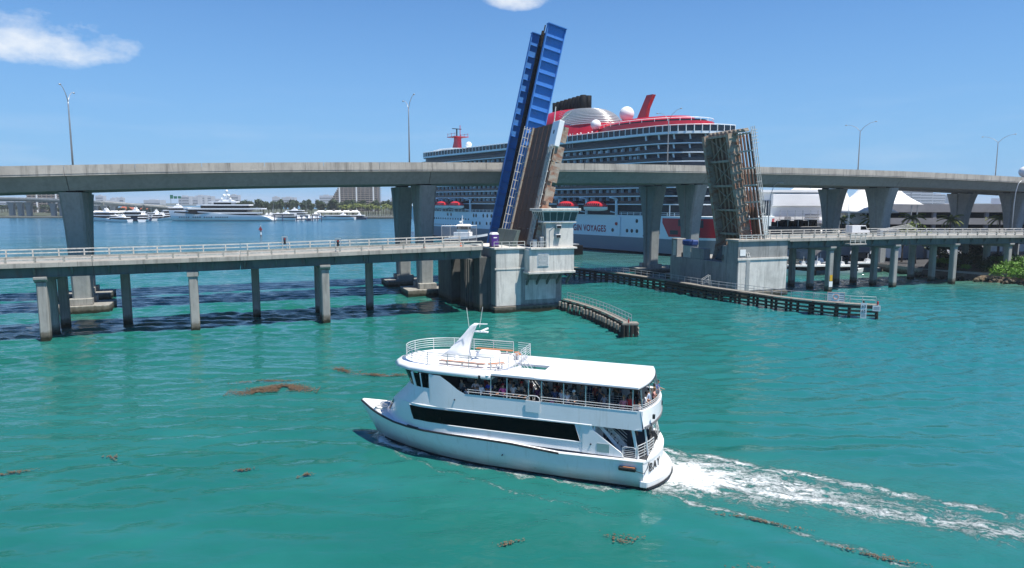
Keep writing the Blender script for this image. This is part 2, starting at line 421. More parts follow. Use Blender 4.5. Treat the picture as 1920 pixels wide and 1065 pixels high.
# ================================================================ water, shore
BOAT_C = Vector((9.25, 43.8, 0)); BOAT_ANG = math.atan2(.350, -.937)
def water_material():
    m, t, b = nt_new('water'); N = NT(t)
    p = N.pos(); X, Y, Z = N.sep(p)
    flat = N.n('ShaderNodeCombineXYZ'); N.put(X, flat.inputs[0]); N.put(Y, flat.inputs[1]); p2 = flat.outputs[0]
    # body colour of the turbid bay
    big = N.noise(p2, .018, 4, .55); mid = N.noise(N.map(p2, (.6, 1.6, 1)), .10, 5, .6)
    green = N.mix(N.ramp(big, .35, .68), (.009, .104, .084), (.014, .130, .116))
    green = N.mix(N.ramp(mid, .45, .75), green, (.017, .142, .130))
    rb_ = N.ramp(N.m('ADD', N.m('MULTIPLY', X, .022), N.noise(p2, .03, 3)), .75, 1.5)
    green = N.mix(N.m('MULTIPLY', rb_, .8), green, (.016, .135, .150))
    # shallows along the planted bank
    dbank = N.m('ADD', N.m('MULTIPLY', N.m('SUBTRACT', X, 108), .55), N.m('MULTIPLY', N.m('SUBTRACT', Y, 150), .75))
    shal = N.ramp(N.m('ADD', dbank, N.m('MULTIPLY', mid, 8)), -16, 4)
    green = N.mix(N.m('MULTIPLY', shal, .7), green, (.075, .145, .085))
    # offshore channel is bluer
    offs = N.ramp(Y, 130, 380)
    green = N.mix(offs, green, (.005, .090, .150))
    # wake frame
    w = N.map(p2, loc=(0, 0, 0))
    sub = N.n('ShaderNodeVectorMath', operation='SUBTRACT'); N.put(p2, sub.inputs[0]); sub.inputs[1].default_value = tuple(BOAT_C)
    wx = N.n('ShaderNodeVectorMath', operation='DOT_PRODUCT'); N.put(sub.outputs[0], wx.inputs[0]); wx.inputs[1].default_value = (math.cos(BOAT_ANG), math.sin(BOAT_ANG), 0)
    wy = N.n('ShaderNodeVectorMath', operation='DOT_PRODUCT'); N.put(sub.outputs[0], wy.inputs[0]); wy.inputs[1].default_value = (-math.sin(BOAT_ANG), math.cos(BOAT_ANG), 0)
    bx, by = wx.outputs['Value'], wy.outputs['Value']
    back = N.m('MULTIPLY', bx, -1)
    cw = N.n('ShaderNodeCombineXYZ'); N.put(bx, cw.inputs[0]); N.put(by, cw.inputs[1]); pw = cw.outputs[0]
    warp = N.noise(pw, .35, 3); byw = N.m('ADD', by, N.m('MULTIPLY', N.m('SUBTRACT', warp, .5), 2.4))
    def band(c0, slope, wid, wgrow=0.0):
        c = N.m('ADD', N.m('MULTIPLY', back, slope), c0)
        d = N.m('ABSOLUTE', N.m('SUBTRACT', byw, c))
        wd = N.m('ADD', N.m('MULTIPLY', back, wgrow), wid)
        return N.m('SUBTRACT', 1.0, N.m('DIVIDE', d, wd), clamp=True)
    behind = N.ramp(back, -.6, .4)
    decay = N.m('POWER', 2.718, N.m('MULTIPLY', back, -.085))
    decay2 = N.m('POWER', 2.718, N.m('MULTIPLY', back, -.016))
    core = N.m('MULTIPLY', N.m('MULTIPLY', band(-.6, 0.0, 5.6, .05), decay), 1.25)
    core2 = N.m('MULTIPLY', N.m('MULTIPLY', band(.2, .06, 2.4, .06), decay2), .70)
    edge1 = N.m('MULTIPLY', N.m('MULTIPLY', band(-4.9, .19, 1.1, .02), decay2), .70)
    edge2 = N.m('MULTIPLY', N.m('MULTIPLY', band(2.4, .36, .75, .01), decay2), .55)
    edge3 = N.m('MULTIPLY', N.m('MULTIPLY', band(-2.4, .13, 1.6, .04), decay2), .58)
    dens = N.m('MAXIMUM', N.m('MAXIMUM', core, core2), N.m('MAXIMUM', N.m('MAXIMUM', edge1, edge3), edge2))
    patch = N.m('ADD', .66, N.m('MULTIPLY', N.ramp(N.noise(N.map(pw, (.6, 1.2, 1)), .42, 4, .6), .32, .66), .55))
    dens = N.m('MULTIPLY', N.m('MULTIPLY', dens, behind), N.m('MAXIMUM', patch, N.ramp(back, 6, 0)))
    # bow wave and hull wash along the near side
    # hull half-breadth at the waterline: tapers to the stem
    hb = N.m('MULTIPLY', N.m('POWER', N.m('SUBTRACT', 1.0, N.m('POWER', N.m('DIVIDE', N.m('MAXIMUM', bx, 0.0), 20.6, clamp=True), 3.0)), .8), 3.05)
    off = N.m('SUBTRACT', N.m('ABSOLUTE', byw), hb)
    along = N.m('MULTIPLY', N.ramp(bx, -.5, 1.5), N.ramp(bx, 21.4, 20.2))
    wash = N.m('MULTIPLY', N.m('MULTIPLY', N.m('SUBTRACT', 1.0, N.m('DIVIDE', N.m('ABSOLUTE', N.m('SUBTRACT', off, .35)), 1.05), clamp=True), along), N.m('ADD', .44, N.m('MULTIPLY', N.ramp(bx, 15, 20), .52)))
    crest = N.m('MULTIPLY', N.m('SUBTRACT', 1.0, N.m('DIVIDE', N.m('ABSOLUTE', N.m('SUBTRACT', off, N.m('ADD', .9, N.m('MULTIPLY', N.m('SUBTRACT', 20.5, bx), .16)))), .6), clamp=True), N.m('MULTIPLY', along, .32))
    dens = N.m('MAXIMUM', dens, N.m('MAXIMUM', wash, crest))
    pd = N.n('ShaderNodeVectorMath', operation='ADD'); N.put(pw, pd.inputs[0])
    wv = N.n('ShaderNodeTexNoise'); N.put(pw, wv.inputs['Vector']); wv.inputs['Scale'].default_value = .6; wv.inputs['Detail'].default_value = 4
    sc = N.n('ShaderNodeVectorMath', operation='SCALE'); N.put(wv.outputs['Color'], sc.inputs[0]); sc.inputs['Scale'].default_value = 2.2; N.put(sc.outputs[0], pd.inputs[1])
    n1 = N.noise(N.map(pd.outputs[0], (.34, 1.0, 1)), 1.5, 8, .68)
    ridge = N.m('SUBTRACT', 1.0, N.m('ABSOLUTE', N.m('MULTIPLY', N.m('SUBTRACT', n1, .5), 5.0)), clamp=True)
    n2 = N.noise(pd.outputs[0], 3.4, 6, .7)
    tex = N.m('ADD', N.m('MULTIPLY', ridge, .5), N.m('MULTIPLY', n2, .55))
    foam = N.ramp(N.m('ADD', tex, N.m('MULTIPLY', dens, 1.0)), 1.00, 1.34)
    foam = N.m('MULTIPLY', foam, N.ramp(dens, .02, .18))
    aer = N.m('MULTIPLY', N.m('MAXIMUM', N.m('MULTIPLY', N.m('MULTIPLY', band(-.4, .02, 6.5, .08), behind), decay2), N.m('MULTIPLY', dens, .8)), .55, clamp=True)
    green = N.mix(aer, green, (.04, .19, .175))
    colr = N.mix(N.m('MULTIPLY', foam, .95), green, (.80, .84, .83))
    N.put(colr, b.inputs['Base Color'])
    b.inputs['IOR'].default_value = 1.333; b.inputs['Specular IOR Level'].default_value = .5
    rough = N.m('ADD', N.m('MULTIPLY', foam, .5), N.m('ADD', .05, N.m('MULTIPLY', N.ramp(Y, 60, 500), .12)))
    N.put(rough, b.inputs['Roughness'])
    # waves: wind chop, ripples, patches of smoother water
    calm = N.m('ADD', .40, N.m('MULTIPLY', N.ramp(N.noise(N.map(p2, (.7, 1.3, 1)), .035, 3), .40, .62), .75))
    near_bridge = N.m('ADD', .60, N.m('MULTIPLY', N.m('MULTIPLY', N.ramp(Y, 46, 92), N.m('ADD', .4, N.m('MULTIPLY', N.ramp(Y, 420, 190), .6))), 1.35))
    wa = N.noise(N.map(p2, (.45, 1.1, 1), rot=(0, 0, R(12))), .30, 3, .5, .4)
    wb0 = N.noise(N.map(p2, (.5, 1.15, 1), rot=(0, 0, R(-10))), .72, 3, .5, .5)
    wb = N.m('SUBTRACT', 1.0, N.m('ABSOLUTE', N.m('SUBTRACT', N.m('MULTIPLY', wb0, 2.0), 1.0)))
    wc = N.noise(N.map(p2, (.6, 1.1, 1), rot=(0, 0, R(20))), 2.3, 3, .55, .4)
    hgt = N.m('ADD', N.m('MULTIPLY', wa, N.m('ADD', .12, N.m('MULTIPLY', N.ramp(Y, 90, 220), .8))), N.m('ADD', N.m('MULTIPLY', wb, N.m('ADD', .15, N.m('MULTIPLY', N.ramp(Y, 90, 200), .16))), N.m('MULTIPLY', wc, .085)))
    hgt = N.m('MULTIPLY', hgt, N.m('MULTIPLY', calm, near_bridge))
    # wake turbulence and divergent waves
    turb = N.m('MULTIPLY', n1, N.m('MULTIPLY', N.m('MAXIMUM', aer, dens), .9))
    kw = N.m('SINE', N.m('MULTIPLY', N.m('SUBTRACT', N.m('ABSOLUTE', by), N.m('MULTIPLY', back, .36)), 1.9))
    kelv = N.m('MULTIPLY', N.m('MULTIPLY', kw, N.m('POWER', 2.718, N.m('MULTIPLY', N.m('POWER', N.m('DIVIDE', N.m('SUBTRACT', N.m('ABSOLUTE', by), N.m('ADD', 5.0, N.m('MULTIPLY', back, .36))), 4.0), 2), -1.0))), .10)
    hgt = N.m('ADD', N.m('ADD', hgt, turb), kelv)
    hgt = N.m('ADD', hgt, N.m('MULTIPLY', foam, .25))
    N.bump(hgt, 1.0, .55, b)
    MATS['water'] = m
water_material()
# one sheet to the horizon; the nearer part carries real wind waves
import numpy as np
def water_sheet():
    ys = [-300.0, -60.0, 0.0, 14.0, 22.0]
    while ys[-1] < 8800: ys.append(ys[-1] + (max(.30, .0042 * ys[-1]) if ys[-1] < 210 else .035 * ys[-1]))
    ys.append(9000.0); ys = np.array(ys)
    nc = 500; t = np.linspace(-1, 1, nc)
    half = np.maximum(ys, 10) * .95 + 28
    X = np.concatenate([np.full((len(ys), 1), -7000.0), half[:, None] * t[None, :], np.full((len(ys), 1), 7000.0)], axis=1)
    X = np.clip(X, -7000, 7000); Y = np.repeat(ys[:, None], nc + 2, axis=1)
    T = np.concatenate([[-1], t, [1]])[None, :]
    rs = np.random.RandomState(4); Z = np.zeros_like(X)
    for k in range(54):
        lam = .95 * (4.2 ** rs.rand()); th = rs.normal(R(100), .55); kk = 2 * math.pi / lam
        amp = .0122 * lam ** .9 * rs.uniform(.5, 1.2); ph = rs.rand() * 6.283
        arg = kk * (X * math.cos(th) + Y * math.sin(th)) + ph
        fade = np.clip((lam / np.gradient(ys) - 2.5) / 3.0, 0, 1)[:, None]
        Z += amp * fade * (np.sin(arg) + .22 * np.sin(2 * arg + 1.2))
    gust = .72 + .28 * np.sin(X * .045 + Y * .021 + 1.0) * np.sin(Y * .06 - X * .017) + .12 * np.sin(X * .11 - Y * .05)
    env = np.interp(Y, [20, 45, 88, 180, 400, 700], [.20, .30, .92, 1.0, .6, 0]) * np.clip((1 - np.abs(T)) * 12, 0, 1)
    Z = Z * env * gust
    n, m = X.shape
    co = np.stack([X, Y, Z], axis=-1).reshape(-1, 3)
    a = (np.arange(n - 1)[:, None] * m + np.arange(m - 1)[None, :]).reshape(-1)
    loops = np.stack([a, a + 1, a + m + 1, a + m], axis=1).astype(np.int32)
    me = bpy.data.meshes.new('bay_water'); me.vertices.add(len(co)); me.vertices.foreach_set('co', co.astype(np.float32).ravel())
    me.loops.add(loops.size); me.loops.foreach_set('vertex_index', loops.ravel())
    me.polygons.add(len(loops)); me.polygons.foreach_set('loop_start', np.arange(0, loops.size, 4, dtype=np.int32))
    me.polygons.foreach_set('use_smooth', np.ones(len(loops), dtype=bool))
    me.update(calc_edges=True); me.validate(); me.materials.append(MATS['water'])
    o = bpy.data.objects.new('bay_water', me); col.objects.link(o); return struct(o)
water_sheet()

# seaweed rafts drifting on the water
def weed_raft(cx, cy, ang, lx, ly, n, seed):
    r = random.Random(seed); mb = M('weed')
    ca, sa = math.cos(ang), math.sin(ang)
    for i in range(n):
        a = max(-1, min(1, r.gauss(0, .42))); q = max(-1, min(1, r.gauss(0, .42)))
        q += .5 * math.sin(a * 3.1 + seed)
        if mnoise.noise(Vector((a * 2.2 + seed, q * 2.2, 0))) < (-.35 if n > 1200 else -.08): continue
        x = cx + ca * a * lx - sa * q * ly; y = cy + sa * a * lx + ca * q * ly
        s = r.uniform(.03, .10); t = r.uniform(0, math.pi); z = r.uniform(.06, .16)
        c1, s1 = math.cos(t) * s, math.sin(t) * s; k = r.uniform(.3, .8)
        mb.add([(x - c1, y - s1, z - .01), (x + s1 * k, y - c1 * k, z + r.uniform(-.01, .03)), (x + c1, y + s1, z), (x - s1 * k, y + c1 * k, z + .01)], [(0, 1, 2, 3)])
    return mb
RAFTS = [(-22.8, 63.9, .10, 4.2, 1.35, 5200, 'broad brown seaweed raft ahead of the tour boat'),
         (-24.6, 66.9, .16, 3.6, .45, 900, 'thin brown seaweed streak behind the broad raft'),
         (-18.2, 71.6, -.2, 2.2, .9, 800, 'brown seaweed patch beyond the boat bow, farther of the two'),
         (-13.6, 69.6, .0, 3.4, .6, 1100, 'long brown seaweed patch just beyond the boat bow'),
         (-33.4, 43.7, .25, 1.6, .35, 260, 'reddish seaweed strand at the left edge of the picture'),
         (-18.0, 44.1, .1, .9, .18, 120, 'small seaweed strand in open water below the left piles'),
         (-13.6, 43.2, .4, .6, .22, 110, 'little seaweed clump in the foreground left of the boat hull'),
         (-28.2, 46.3, -.5, .8, .4, 100, 'scattered seaweed bits in the left foreground'),
         (14.2, 36.6, -.42, 2.6, .20, 300, 'brown seaweed line beside the wake near the stern'),
         (18.6, 32.9, -.45, 2.4, .25, 260, 'brown seaweed line in the lower right corner'),
         (6.0, 34.8, -.2, 1.3, .6, 140, 'sparse seaweed below the boat stern in the foreground'),
         (-0.2, 34.2, .3, .9, .2, 90, 'tiny seaweed strand in the lower middle foreground'),
         (12.0, 31.5, -.3, 1.6, .6, 160, 'loose seaweed flecks near the bottom edge right of centre')]
for i, (x, y, a, lx, ly, n, lab) in enumerate(RAFTS):
    o = weed_raft(x, y, a, lx, ly, n, i + 1).build('seaweed_raft', fix=False)
    o['label'] = lab; o['category'] = 'seaweed'; stuff(o)

# port island on the right, causeway island far left
def land(name, pts, z, m, edge='stone'):
    mb = M(m); n = len(pts)
    mb.add([(x, y, z) for x, y in pts], [tuple(range(n))])
    mb.use(edge)
    for i in range(n):
        a, b = pts[i], pts[(i + 1) % n]
        mb.add([(a[0], a[1], -2), (b[0], b[1], -2), (b[0], b[1], z), (a[0], a[1], z)], [(0, 1, 2, 3)])
    return struct(mb.build(name))
land('port_ground', [(113, 148), (108, 155), (99, 165), (96, 178), (92, 186), (95, 200), (104, 221), (84, 253), (-60, 470), (-40, 1200), (900, 1200), (900, 100), (150, 121), (119, 141)], 1.9, 'asphalt', 'quay')
land('far_island_ground', [(-700, 740), (-470, 760), (-300, 700), (-170, 735), (-60, 735), (-20, 900), (60, 1400), (-1500, 1800), (-1500, 800)], 1.6, 'scrub', 'quay')
land('mainland_ground', [(-6000, 3200), (3000, 3000), (5000, 6000), (-6500, 6500)], 2.0, 'scrub', 'quay')
# ================================================================ old road bridge
def zf(s): return interp([(-60, 10.0), (0, 10.22), (20, 10.3), (42, 10.70), (60, 10.95), (122, 10.98), (140, 10.93), (161, 10.9), (188, 10.45), (300, 9.0)], s)
def rail_post_mesh(h, w, d, m='rail_white'):
    return M(m).box(-w / 2, w / 2, -d / 2, d / 2, 0, h).mesh('post')
POST_FAR = rail_post_mesh(.98, .16, .22); POST_NEAR = rail_post_mesh(.72, .20, .26, 'conc_parapet')
PILE = {}
def pile_mesh(w, h, m='conc'):
    k = (w, round(h, 1), m)
    if k not in PILE:
        c = w * .12; a = w / 2
        poly = [(-a + c, -a), (a - c, -a), (a, -a + c), (a, a - c), (a - c, a), (-a + c, a), (-a, a - c), (-a, -a + c)]
        PILE[k] = M(m).prism(poly, -3, h).mesh('pile')
    return PILE[k]
def approach(name, label, s0, s1, bents, gate_skip=()):
    t = thing(name, label, 'bridge', BP(s0, 0, 0), BANG)
    L = s1 - s0; n = max(2, int(L / 3.1)); ss = [i * L / n for i in range(n + 1)]
    z = lambda x: zf(s0 + x)
    # deck slab with fascia, in sections between joints
    nsec = max(1, round(L / 17.8))
    for k in range(nsec):
        a, b = L * k / nsec + .03, L * (k + 1) / nsec - .03
        za, zb = z(a), z(b)
        def strip(m, v0, v1, lo, hi):
            return M(m).hexa([(a, v0, za + lo), (b, v0, zb + lo), (b, v1, zb + lo), (a, v1, za + lo), (a, v0, za + hi), (b, v0, zb + hi), (b, v1, zb + hi), (a, v1, za + hi)])
        strip('road', .35, 9.95, -.55, -.20).build('roadway', t)
        strip('conc_parapet', -1.2, .35, -.62, 0).build('sidewalk', t, .03)
        strip('conc_parapet', 9.95, 11.5, -.62, 0).build('sidewalk', t, .03)
        for v in (-.25, 3.4, 7.0, 10.4):
            strip('girder', v - .22, v + .22, -1.85, -.62 if v in (-.25, 10.4) else -.55).build('girder', t)
        strip('girder', -.62, .12, -1.93, -1.852).build('girder_flange', t)
    x = 1.2
    while x < L:
        q = z(x)
        M('girder').hexa([(x - .12, -.98, q - .95), (x + .12, -.98, q - .95), (x + .12, -.48, q - 1.7), (x - .12, -.48, q - 1.7), (x - .12, -.98, q - .625), (x + .12, -.98, q - .625), (x + .12, -.48, q - .625), (x - .12, -.48, q - .625)]).build('bracket', t)
        M('girder').box(x - .15, x + .15, .0, 10.15, q - 1.6, q - .56).build('floor_beam', t)
        x += 4.2
    # railings
    for i, x in enumerate(ss):
        inst(POST_NEAR, 'rail_post', t, (x, -.98, z(x)))
        inst(POST_FAR, 'rail_post', t, (x, 11.3, z(x)))
    for k in range(nsec):
        a, b = L * k / nsec + .08, L * (k + 1) / nsec - .08
        for (v, h, w, d, m) in ((-.98, .76, .26, .14, 'conc_parapet'), (-.98, .36, .14, .16, 'rail_white'), (11.3, 1.0, .18, .16, 'rail_white'), (11.3, .5, .12, .15, 'rail_white')):
            M(m).bar((a, v, z(a) + h), (b, v, z(b) + h), w, d).build('hand_rail', t)
    # bents
    for (s, vs, cap) in bents:
        x = s - s0; zt = z(x) - 1.85
        for (v, w) in vs:
            inst(pile_mesh(w, zt - (.75 if cap else .05)), 'pile', t, (x, v, 0))
            if not cap: M('conc').box(x - w * .62, x + w * .62, v - w * .62, v + w * .62, zt - .75, zt - .052).build('pile_cap', t, .03)
        if cap:
            v0 = min(v for v, w in vs) - .9; v1 = max(v for v, w in vs) + .9
            M('conc').prism([(v0, zt - .35), (v0 + .7, zt - .85), (v1 - .7, zt - .85), (v1, zt - .35), (v1, zt), (v0, zt)], x - .75, x + .75, 'x').build('cap_beam', t, .04)
    return t
W = 1.15
lb = approach('road_bridge', 'low weathered concrete road bridge running in from the left to the drawbridge', -48, 60,
     [(-35.6, ((0, W), (10.3, W)), True), (-17.8, ((0, W),), False), (-9.8, ((10.2, W),), False), (0, ((-.1, W), (4.2, W), (10.5, W)), True), (8, ((10.2, W),), False), (17.8, ((0, W),), False), (26, ((9.8, W),), False),
      (35.6, ((0, W), (3.2, W), (10.4, W)), True), (43.8, ((10.2, W),), False)])
rb = approach('road_bridge', 'low weathered concrete road bridge running off to the right past the planted bank', 122.3, 262,
     [(133.8, ((0, W), (4.8, W), (10, W)), True), (146, ((9.6, W),), False), (151.5, ((0, W), (4.8, W), (10, W)), True), (169.3, ((0, W), (4.8, W), (10, W)), True),
      (187.1, ((0, W), (4.8, W), (10, W)), True), (205, ((0, W), (4.8, W), (10, W)), True), (223, ((0, W), (5, W), (10, W)), True), (240, ((0, W), (10, W)), True)])
# white and yellow marker boards on the first right bent
M('sign_yellow').box(-.35, .35, -.03, 0, 2.2, 3.4).build('marker_board', rb, loc=(133.8 - 122.3, -.60, 0))
M('sign_white').box(-.45, .45, -.02, 0, 1.0, 2.1).build('marker_board', rb, loc=(133.8 - 122.3, -.60, 0))
# thin joint plates
def signal_post(s, v, label):
    t = thing('traffic_signal', label, 'traffic signal', BP(s, v, zf(s)), BANG)
    M('galv').tube([(0, 0, 0), (0, 0, 1.9)], .07).build('post', t)
    M('galv').tube([(.7, 0, 0), (.7, 0, 1.9)], .05).build('post', t)
    M('galv').box(-.1, .8, -.1, .1, 1.9, 2.0).build('cross_arm', t)
    M('black_rubber').box(.18, .52, -.12, .12, .75, 1.8).build('signal_head', t, .03)
    for k, zz in enumerate((.93, 1.27, 1.61)): M('red_light' if k == 2 else 'ink').tube([(.35, -.121, zz), (.35, -.16, zz)], .11, 10).build('lens', t)
    return t
signal_post(30.3, 10.6, 'black traffic signal on the far kerb of the left bridge')
signal_post(37.2, -.75, 'black traffic signal on the near kerb of the left bridge')
# barrier gate by the right bridge
g = thing('barrier_gate', 'white railed gate platform on the near edge of the right bridge', 'gate', BP(138.5, -1.3, 10.0), BANG)
for k in range(5): M('rail_white').bar((-2, -1.0, .2 + k * .33), (2, -1.0, .2 + k * .33), .1).build('rail', g)
for x in (-2, -.7, .7, 2): M('rail_white').bar((x, -1.0, -.4), (x, -1.0, 1.6), .12).build('post', g)
M('conc_parapet').box(-2.2, 2.2, -1.2, .08, -.55, -.3).build('platform', g)
M('galv').tube([(-1.2, .6, .9), (-1.2, .6, 7.6)], .05).build('mast', g)
M('galv').tube([(-.9, .6, .9), (-.9, .6, 6.2)], .05).build('mast', g)
g = thing('traffic_barrier', 'raised bundle of white barrier arms lying along the right bridge deck', 'barrier', BP(150, 2.5, 10.75), BANG)
M('galv').box(-.4, .4, -.4, .4, 0, 1.2).build('cabinet', g)
for k in range(4): M('rail_white').bar((0, -.3 + k * .2, 1.2 + .05 * k), (9.5, -.6 + k * .5, 1.7 + .22 * k), .1).build('arm', g)
# parked white van / car on the right bridge
# ================================================================ bascule piers
lp = thing('bascule_pier', 'stained concrete drawbridge pier with glazed control house, left of the channel', 'bridge pier', BP(60, 0, 0), BANG)
def pbox(m, s0, s1, v0, v1, z0, z1, name, par, bev=.05): return M(m).box(s0 - 60, s1 - 60, v0, v1, z0, z1).build(name, par, bev)
pbox('conc_pier', 62.2, 74, -1, 11, -3, 10.3, 'pier_wall', lp)
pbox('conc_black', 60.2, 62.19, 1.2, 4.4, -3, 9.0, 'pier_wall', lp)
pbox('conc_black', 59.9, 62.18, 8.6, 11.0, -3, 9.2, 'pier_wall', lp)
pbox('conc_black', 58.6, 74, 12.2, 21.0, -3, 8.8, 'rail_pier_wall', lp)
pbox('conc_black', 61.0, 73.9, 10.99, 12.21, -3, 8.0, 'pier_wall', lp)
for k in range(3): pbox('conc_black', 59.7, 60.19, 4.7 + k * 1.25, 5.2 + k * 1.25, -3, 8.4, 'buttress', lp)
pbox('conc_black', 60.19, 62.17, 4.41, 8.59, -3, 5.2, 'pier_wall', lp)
pbox('conc_pier', 61.9, 74.3, -1.35, 11.3, -3, 1.0, 'pier_foot', lp, .08)
pbox('conc_white', 62.05, 74.1, -1.12, -1.002, 7.0, 7.3, 'string_course', lp, .03)
pbox('conc_white', 62.3, 66.3, -1.045, -1.003, 7.34, 10.2, 'wall_panel', lp, 0)
pbox('conc_white', 62.35, 66.6, -1.04, -1.003, 1.1, 6.95, 'wall_panel', lp, 0)
pbox('conc_white', 67.4, 72.9, -1.04, -1.003, 1.9, 5.2, 'wall_panel', lp, 0)
pbox('conc_white', 61.9, 67.3, -1.3, 11.2, 10.3, 10.62, 'coping', lp)
pbox('conc_white', 67.31, 75.6, -3.55, 11.2, 10.3, 10.62, 'coping', lp)
# bay carried on brackets
pbox('conc_white', 67.2, 75.2, -3.2, -1.005, 6.75, 10.28, 'bay_wall', lp)
pbox('conc_white', 74.01, 75.18, -1.0, 6.5, 6.9, 10.27, 'bay_wall', lp)
pbox('conc_white', 67.0, 75.4, -3.4, -1.006, 6.35, 6.74, 'bay_floor', lp)
pbox('conc_white', 74.02, 75.38, -1.0, 6.6, 6.36, 6.88, 'bay_floor', lp)
for k in range(5):
    s = 67.6 + k * 1.82
    M('girder').prism([(-3.2, 6.34), (-2.75, 6.34), (-1.006, 4.9), (-1.006, 4.3)], s - 60 - .13, s - 60 + .13, 'x').build('bracket', lp)
for k in range(3):
    M('girder').prism([(74.01 - 60, 4.2), (74.01 - 60, 4.8), (75.0 - 60, 6.35), (75.3 - 60, 6.35)], .5 + k * 2.4, .75 + k * 2.4, 'y').build('bracket', lp)
fr = pbox('white_paint', 68.6, 70.6, -3.26, -3.203, 7.55, 9.65, 'louvre_frame', lp, 0)
for k in range(10): M('rail_white').box(8.68, 10.52, -3.33, -3.262, 7.66 + k * .2, 7.76 + k * .2).build('louvre', fr)
# control house: shaft and outward leaning glazed cabin
hs = pbox('conc_white', 70.2, 75.1, -3.0, .2, 10.63, 14.55, 'house_shaft', lp, .04)
pbox('conc_white', 69.6, 75.5, -3.3, .5, 14.55, 14.78, 'cabin_floor', lp, .03)
def ring(s0, s1, v0, v1, z): return [(s0 - 60, v0, z), (s1 - 60, v0, z), (s1 - 60, v1, z), (s0 - 60, v1, z)]
bot, top = ring(69.75, 75.3, -3.15, .3, 14.79), ring(69.35, 75.7, -3.55, .7, 16.45)
cb = M('house_glass').hexa(bot + top).build('cabin_glass', lp)
for i in range(4):
    a0, a1, b0, b1 = Vector(bot[i]), Vector(bot[(i + 1) % 4]), Vector(top[i]), Vector(top[(i + 1) % 4])
    nrm = ((a0 + a1 + b0 + b1) / 4 - Vector((72.5 - 60, -1.4, 15.6))); nrm.z = 0; nrm.normalize(); off = nrm * .03
    for k in range(6):
        f = k / 5
        M('rail_white').bar(a0.lerp(a1, f) + off, b0.lerp(b1, f) + off, .13 if k in (0, 5) else .09, .10).build('mullion', cb)
    M('white_paint').bar(a0 + off, a1 + off, .16, .16).build('window_rail', cb)
    M('white_paint').bar(a0.lerp(b0, .98) + off, a1.lerp(b1, .98) + off, .16, .16).build('window_rail', cb)
pbox('rail_white', 69.0, 76.05, -3.9, 1.05, 16.48, 16.9, 'cabin_roof', lp, .05)
for (s, z) in ((72.3, 13.6), (72.2, 12.1)):
    ac = M('galv').box(s - 60 - .45, s - 60 + .45, -3.45, -3.001, z, z + .62).build('air_conditioner', lp, .03)
    M('black_rubber').box(s - 60 - .36, s - 60 + .36, -3.47, -3.452, z + .08, z + .52).build('grille', ac)
M('galv').tube([(10.8, -3.05, 10.7), (10.8, -3.05, 13.4), (11.4, -3.05, 13.9)], .05).build('conduit', lp)
M('galv').box(9.4, 10.15, -2.6, -1.9, 10.63, 12.3).build('equipment_cabinet', lp, .04)
M('galv').box(8.3, 9.0, -2.2, -1.6, 10.63, 11.9).build('equipment_cabinet', lp, .04)
M('girder').tube([(9.9, -2.9, 10.6), (9.9, -2.9, 14.2)], .06).build('conduit', lp)
# ladder on the channel side
for v in (-.62, -.2): lr = M('rust_steel').tube([(14.12, v, .8), (14.12, v, 6.2)], .05, 6).build('ladder_rail', lp)
for k in range(14): M('rust_steel').tube([(14.12, -.62, 1 + .38 * k), (14.12, -.2, 1 + .38 * k)], .03, 5).build('ladder_rung', lr)
for k in range(3): M('timber_black').box(14.05, 14.45, .4 + k * 1.6, .8 + k * 1.6, -2, 3.4).build('rub_post', lp)
# railings round the pier top
for (a, b) in (((61.9, -1.2), (67.2, -1.2)), ((67.3, -3.4), (70.1, -3.4))):
    n = max(2, int((b[0] - a[0]) / 1.3))
    for k in range(n + 1):
        s = lerp(a[0], b[0], k / n) - 60
        M('rail_white').bar((s, a[1], 10.62), (s, a[1], 11.6), .09).build('rail_post', lp)
    for h in (.45, .95): M('rail_white').bar((a[0] - 60, a[1], 10.62 + h), (b[0] - 60, b[1], 10.62 + h), .09).build('rail_bar', lp)
# steel sill apron at the heel of the leaf
M('girder').hexa([(5.5, .6, 10.3), (6.4, .6, 10.3), (6.4, 9.6, 10.3), (5.5, 9.6, 10.3), (6.6, .6, 13.3), (7.2, .6, 13.3), (7.2, 9.6, 13.3), (6.6, 9.6, 13.3)]).build('sill_apron', lp)

rp = thing('bascule_pier', 'grey concrete drawbridge pier with white conduits, right of the channel', 'bridge pier', BP(110.3, 0, 0), BANG)
def rbox(m, s0, s1, v0, v1, z0, z1, name, bev=.05): return M(m).box(s0 - 110.3, s1 - 110.3, v0, v1, z0, z1).build(name, rp, bev)
rbox('conc_pier', 110.3, 122, -1, 2.2, -3, 10.55, 'pier_wall')
rbox('conc_white', 110.45, 121.9, -1.05, -1.003, 1.3, 7.0, 'wall_panel', 0)
rbox('conc_white', 110.15, 122.15, -1.2, -1.002, 7.05, 7.45, 'string_course', .03)
rbox('conc_parapet', 110.0, 122.2, -1.35, 2.4, 10.55, 10.95, 'coping')
rbox('conc_pier', 110.31, 122, 2.21, 20.8, -3, 6.4, 'pier_wall')
rbox('conc_pier', 116.5, 122, 2.25, 11.5, 6.41, 10.4, 'pier_wall')
rbox('conc_parapet', 116.4, 122.2, 2.41, 11.6, 10.41, 10.93, 'coping')
rbox('conc_pier', 109.9, 122.2, -1.4, 21.2, -3, 1.0, 'pier_foot', .08)
rbox('conc_pier', 110.32, 111.2, 2.3, 3.6, 6.41, 9.6, 'pedestal')
rbox('conc_pier', 110.35, 112.0, 9.4, 13.6, 6.41, 8.6, 'pedestal')
rbox('conc_pier', 110.4, 112.6, 18.6, 20.6, 6.41, 10.2, 'hut')
rbox('conc_white', 110.36, 110.395, 18.9, 19.9, 6.6, 9.8, 'hut_door', 0)
rbox('conc_white', 110.5, 112.2, 13.9, 16.6, 6.41, 8.9, 'machine_box')
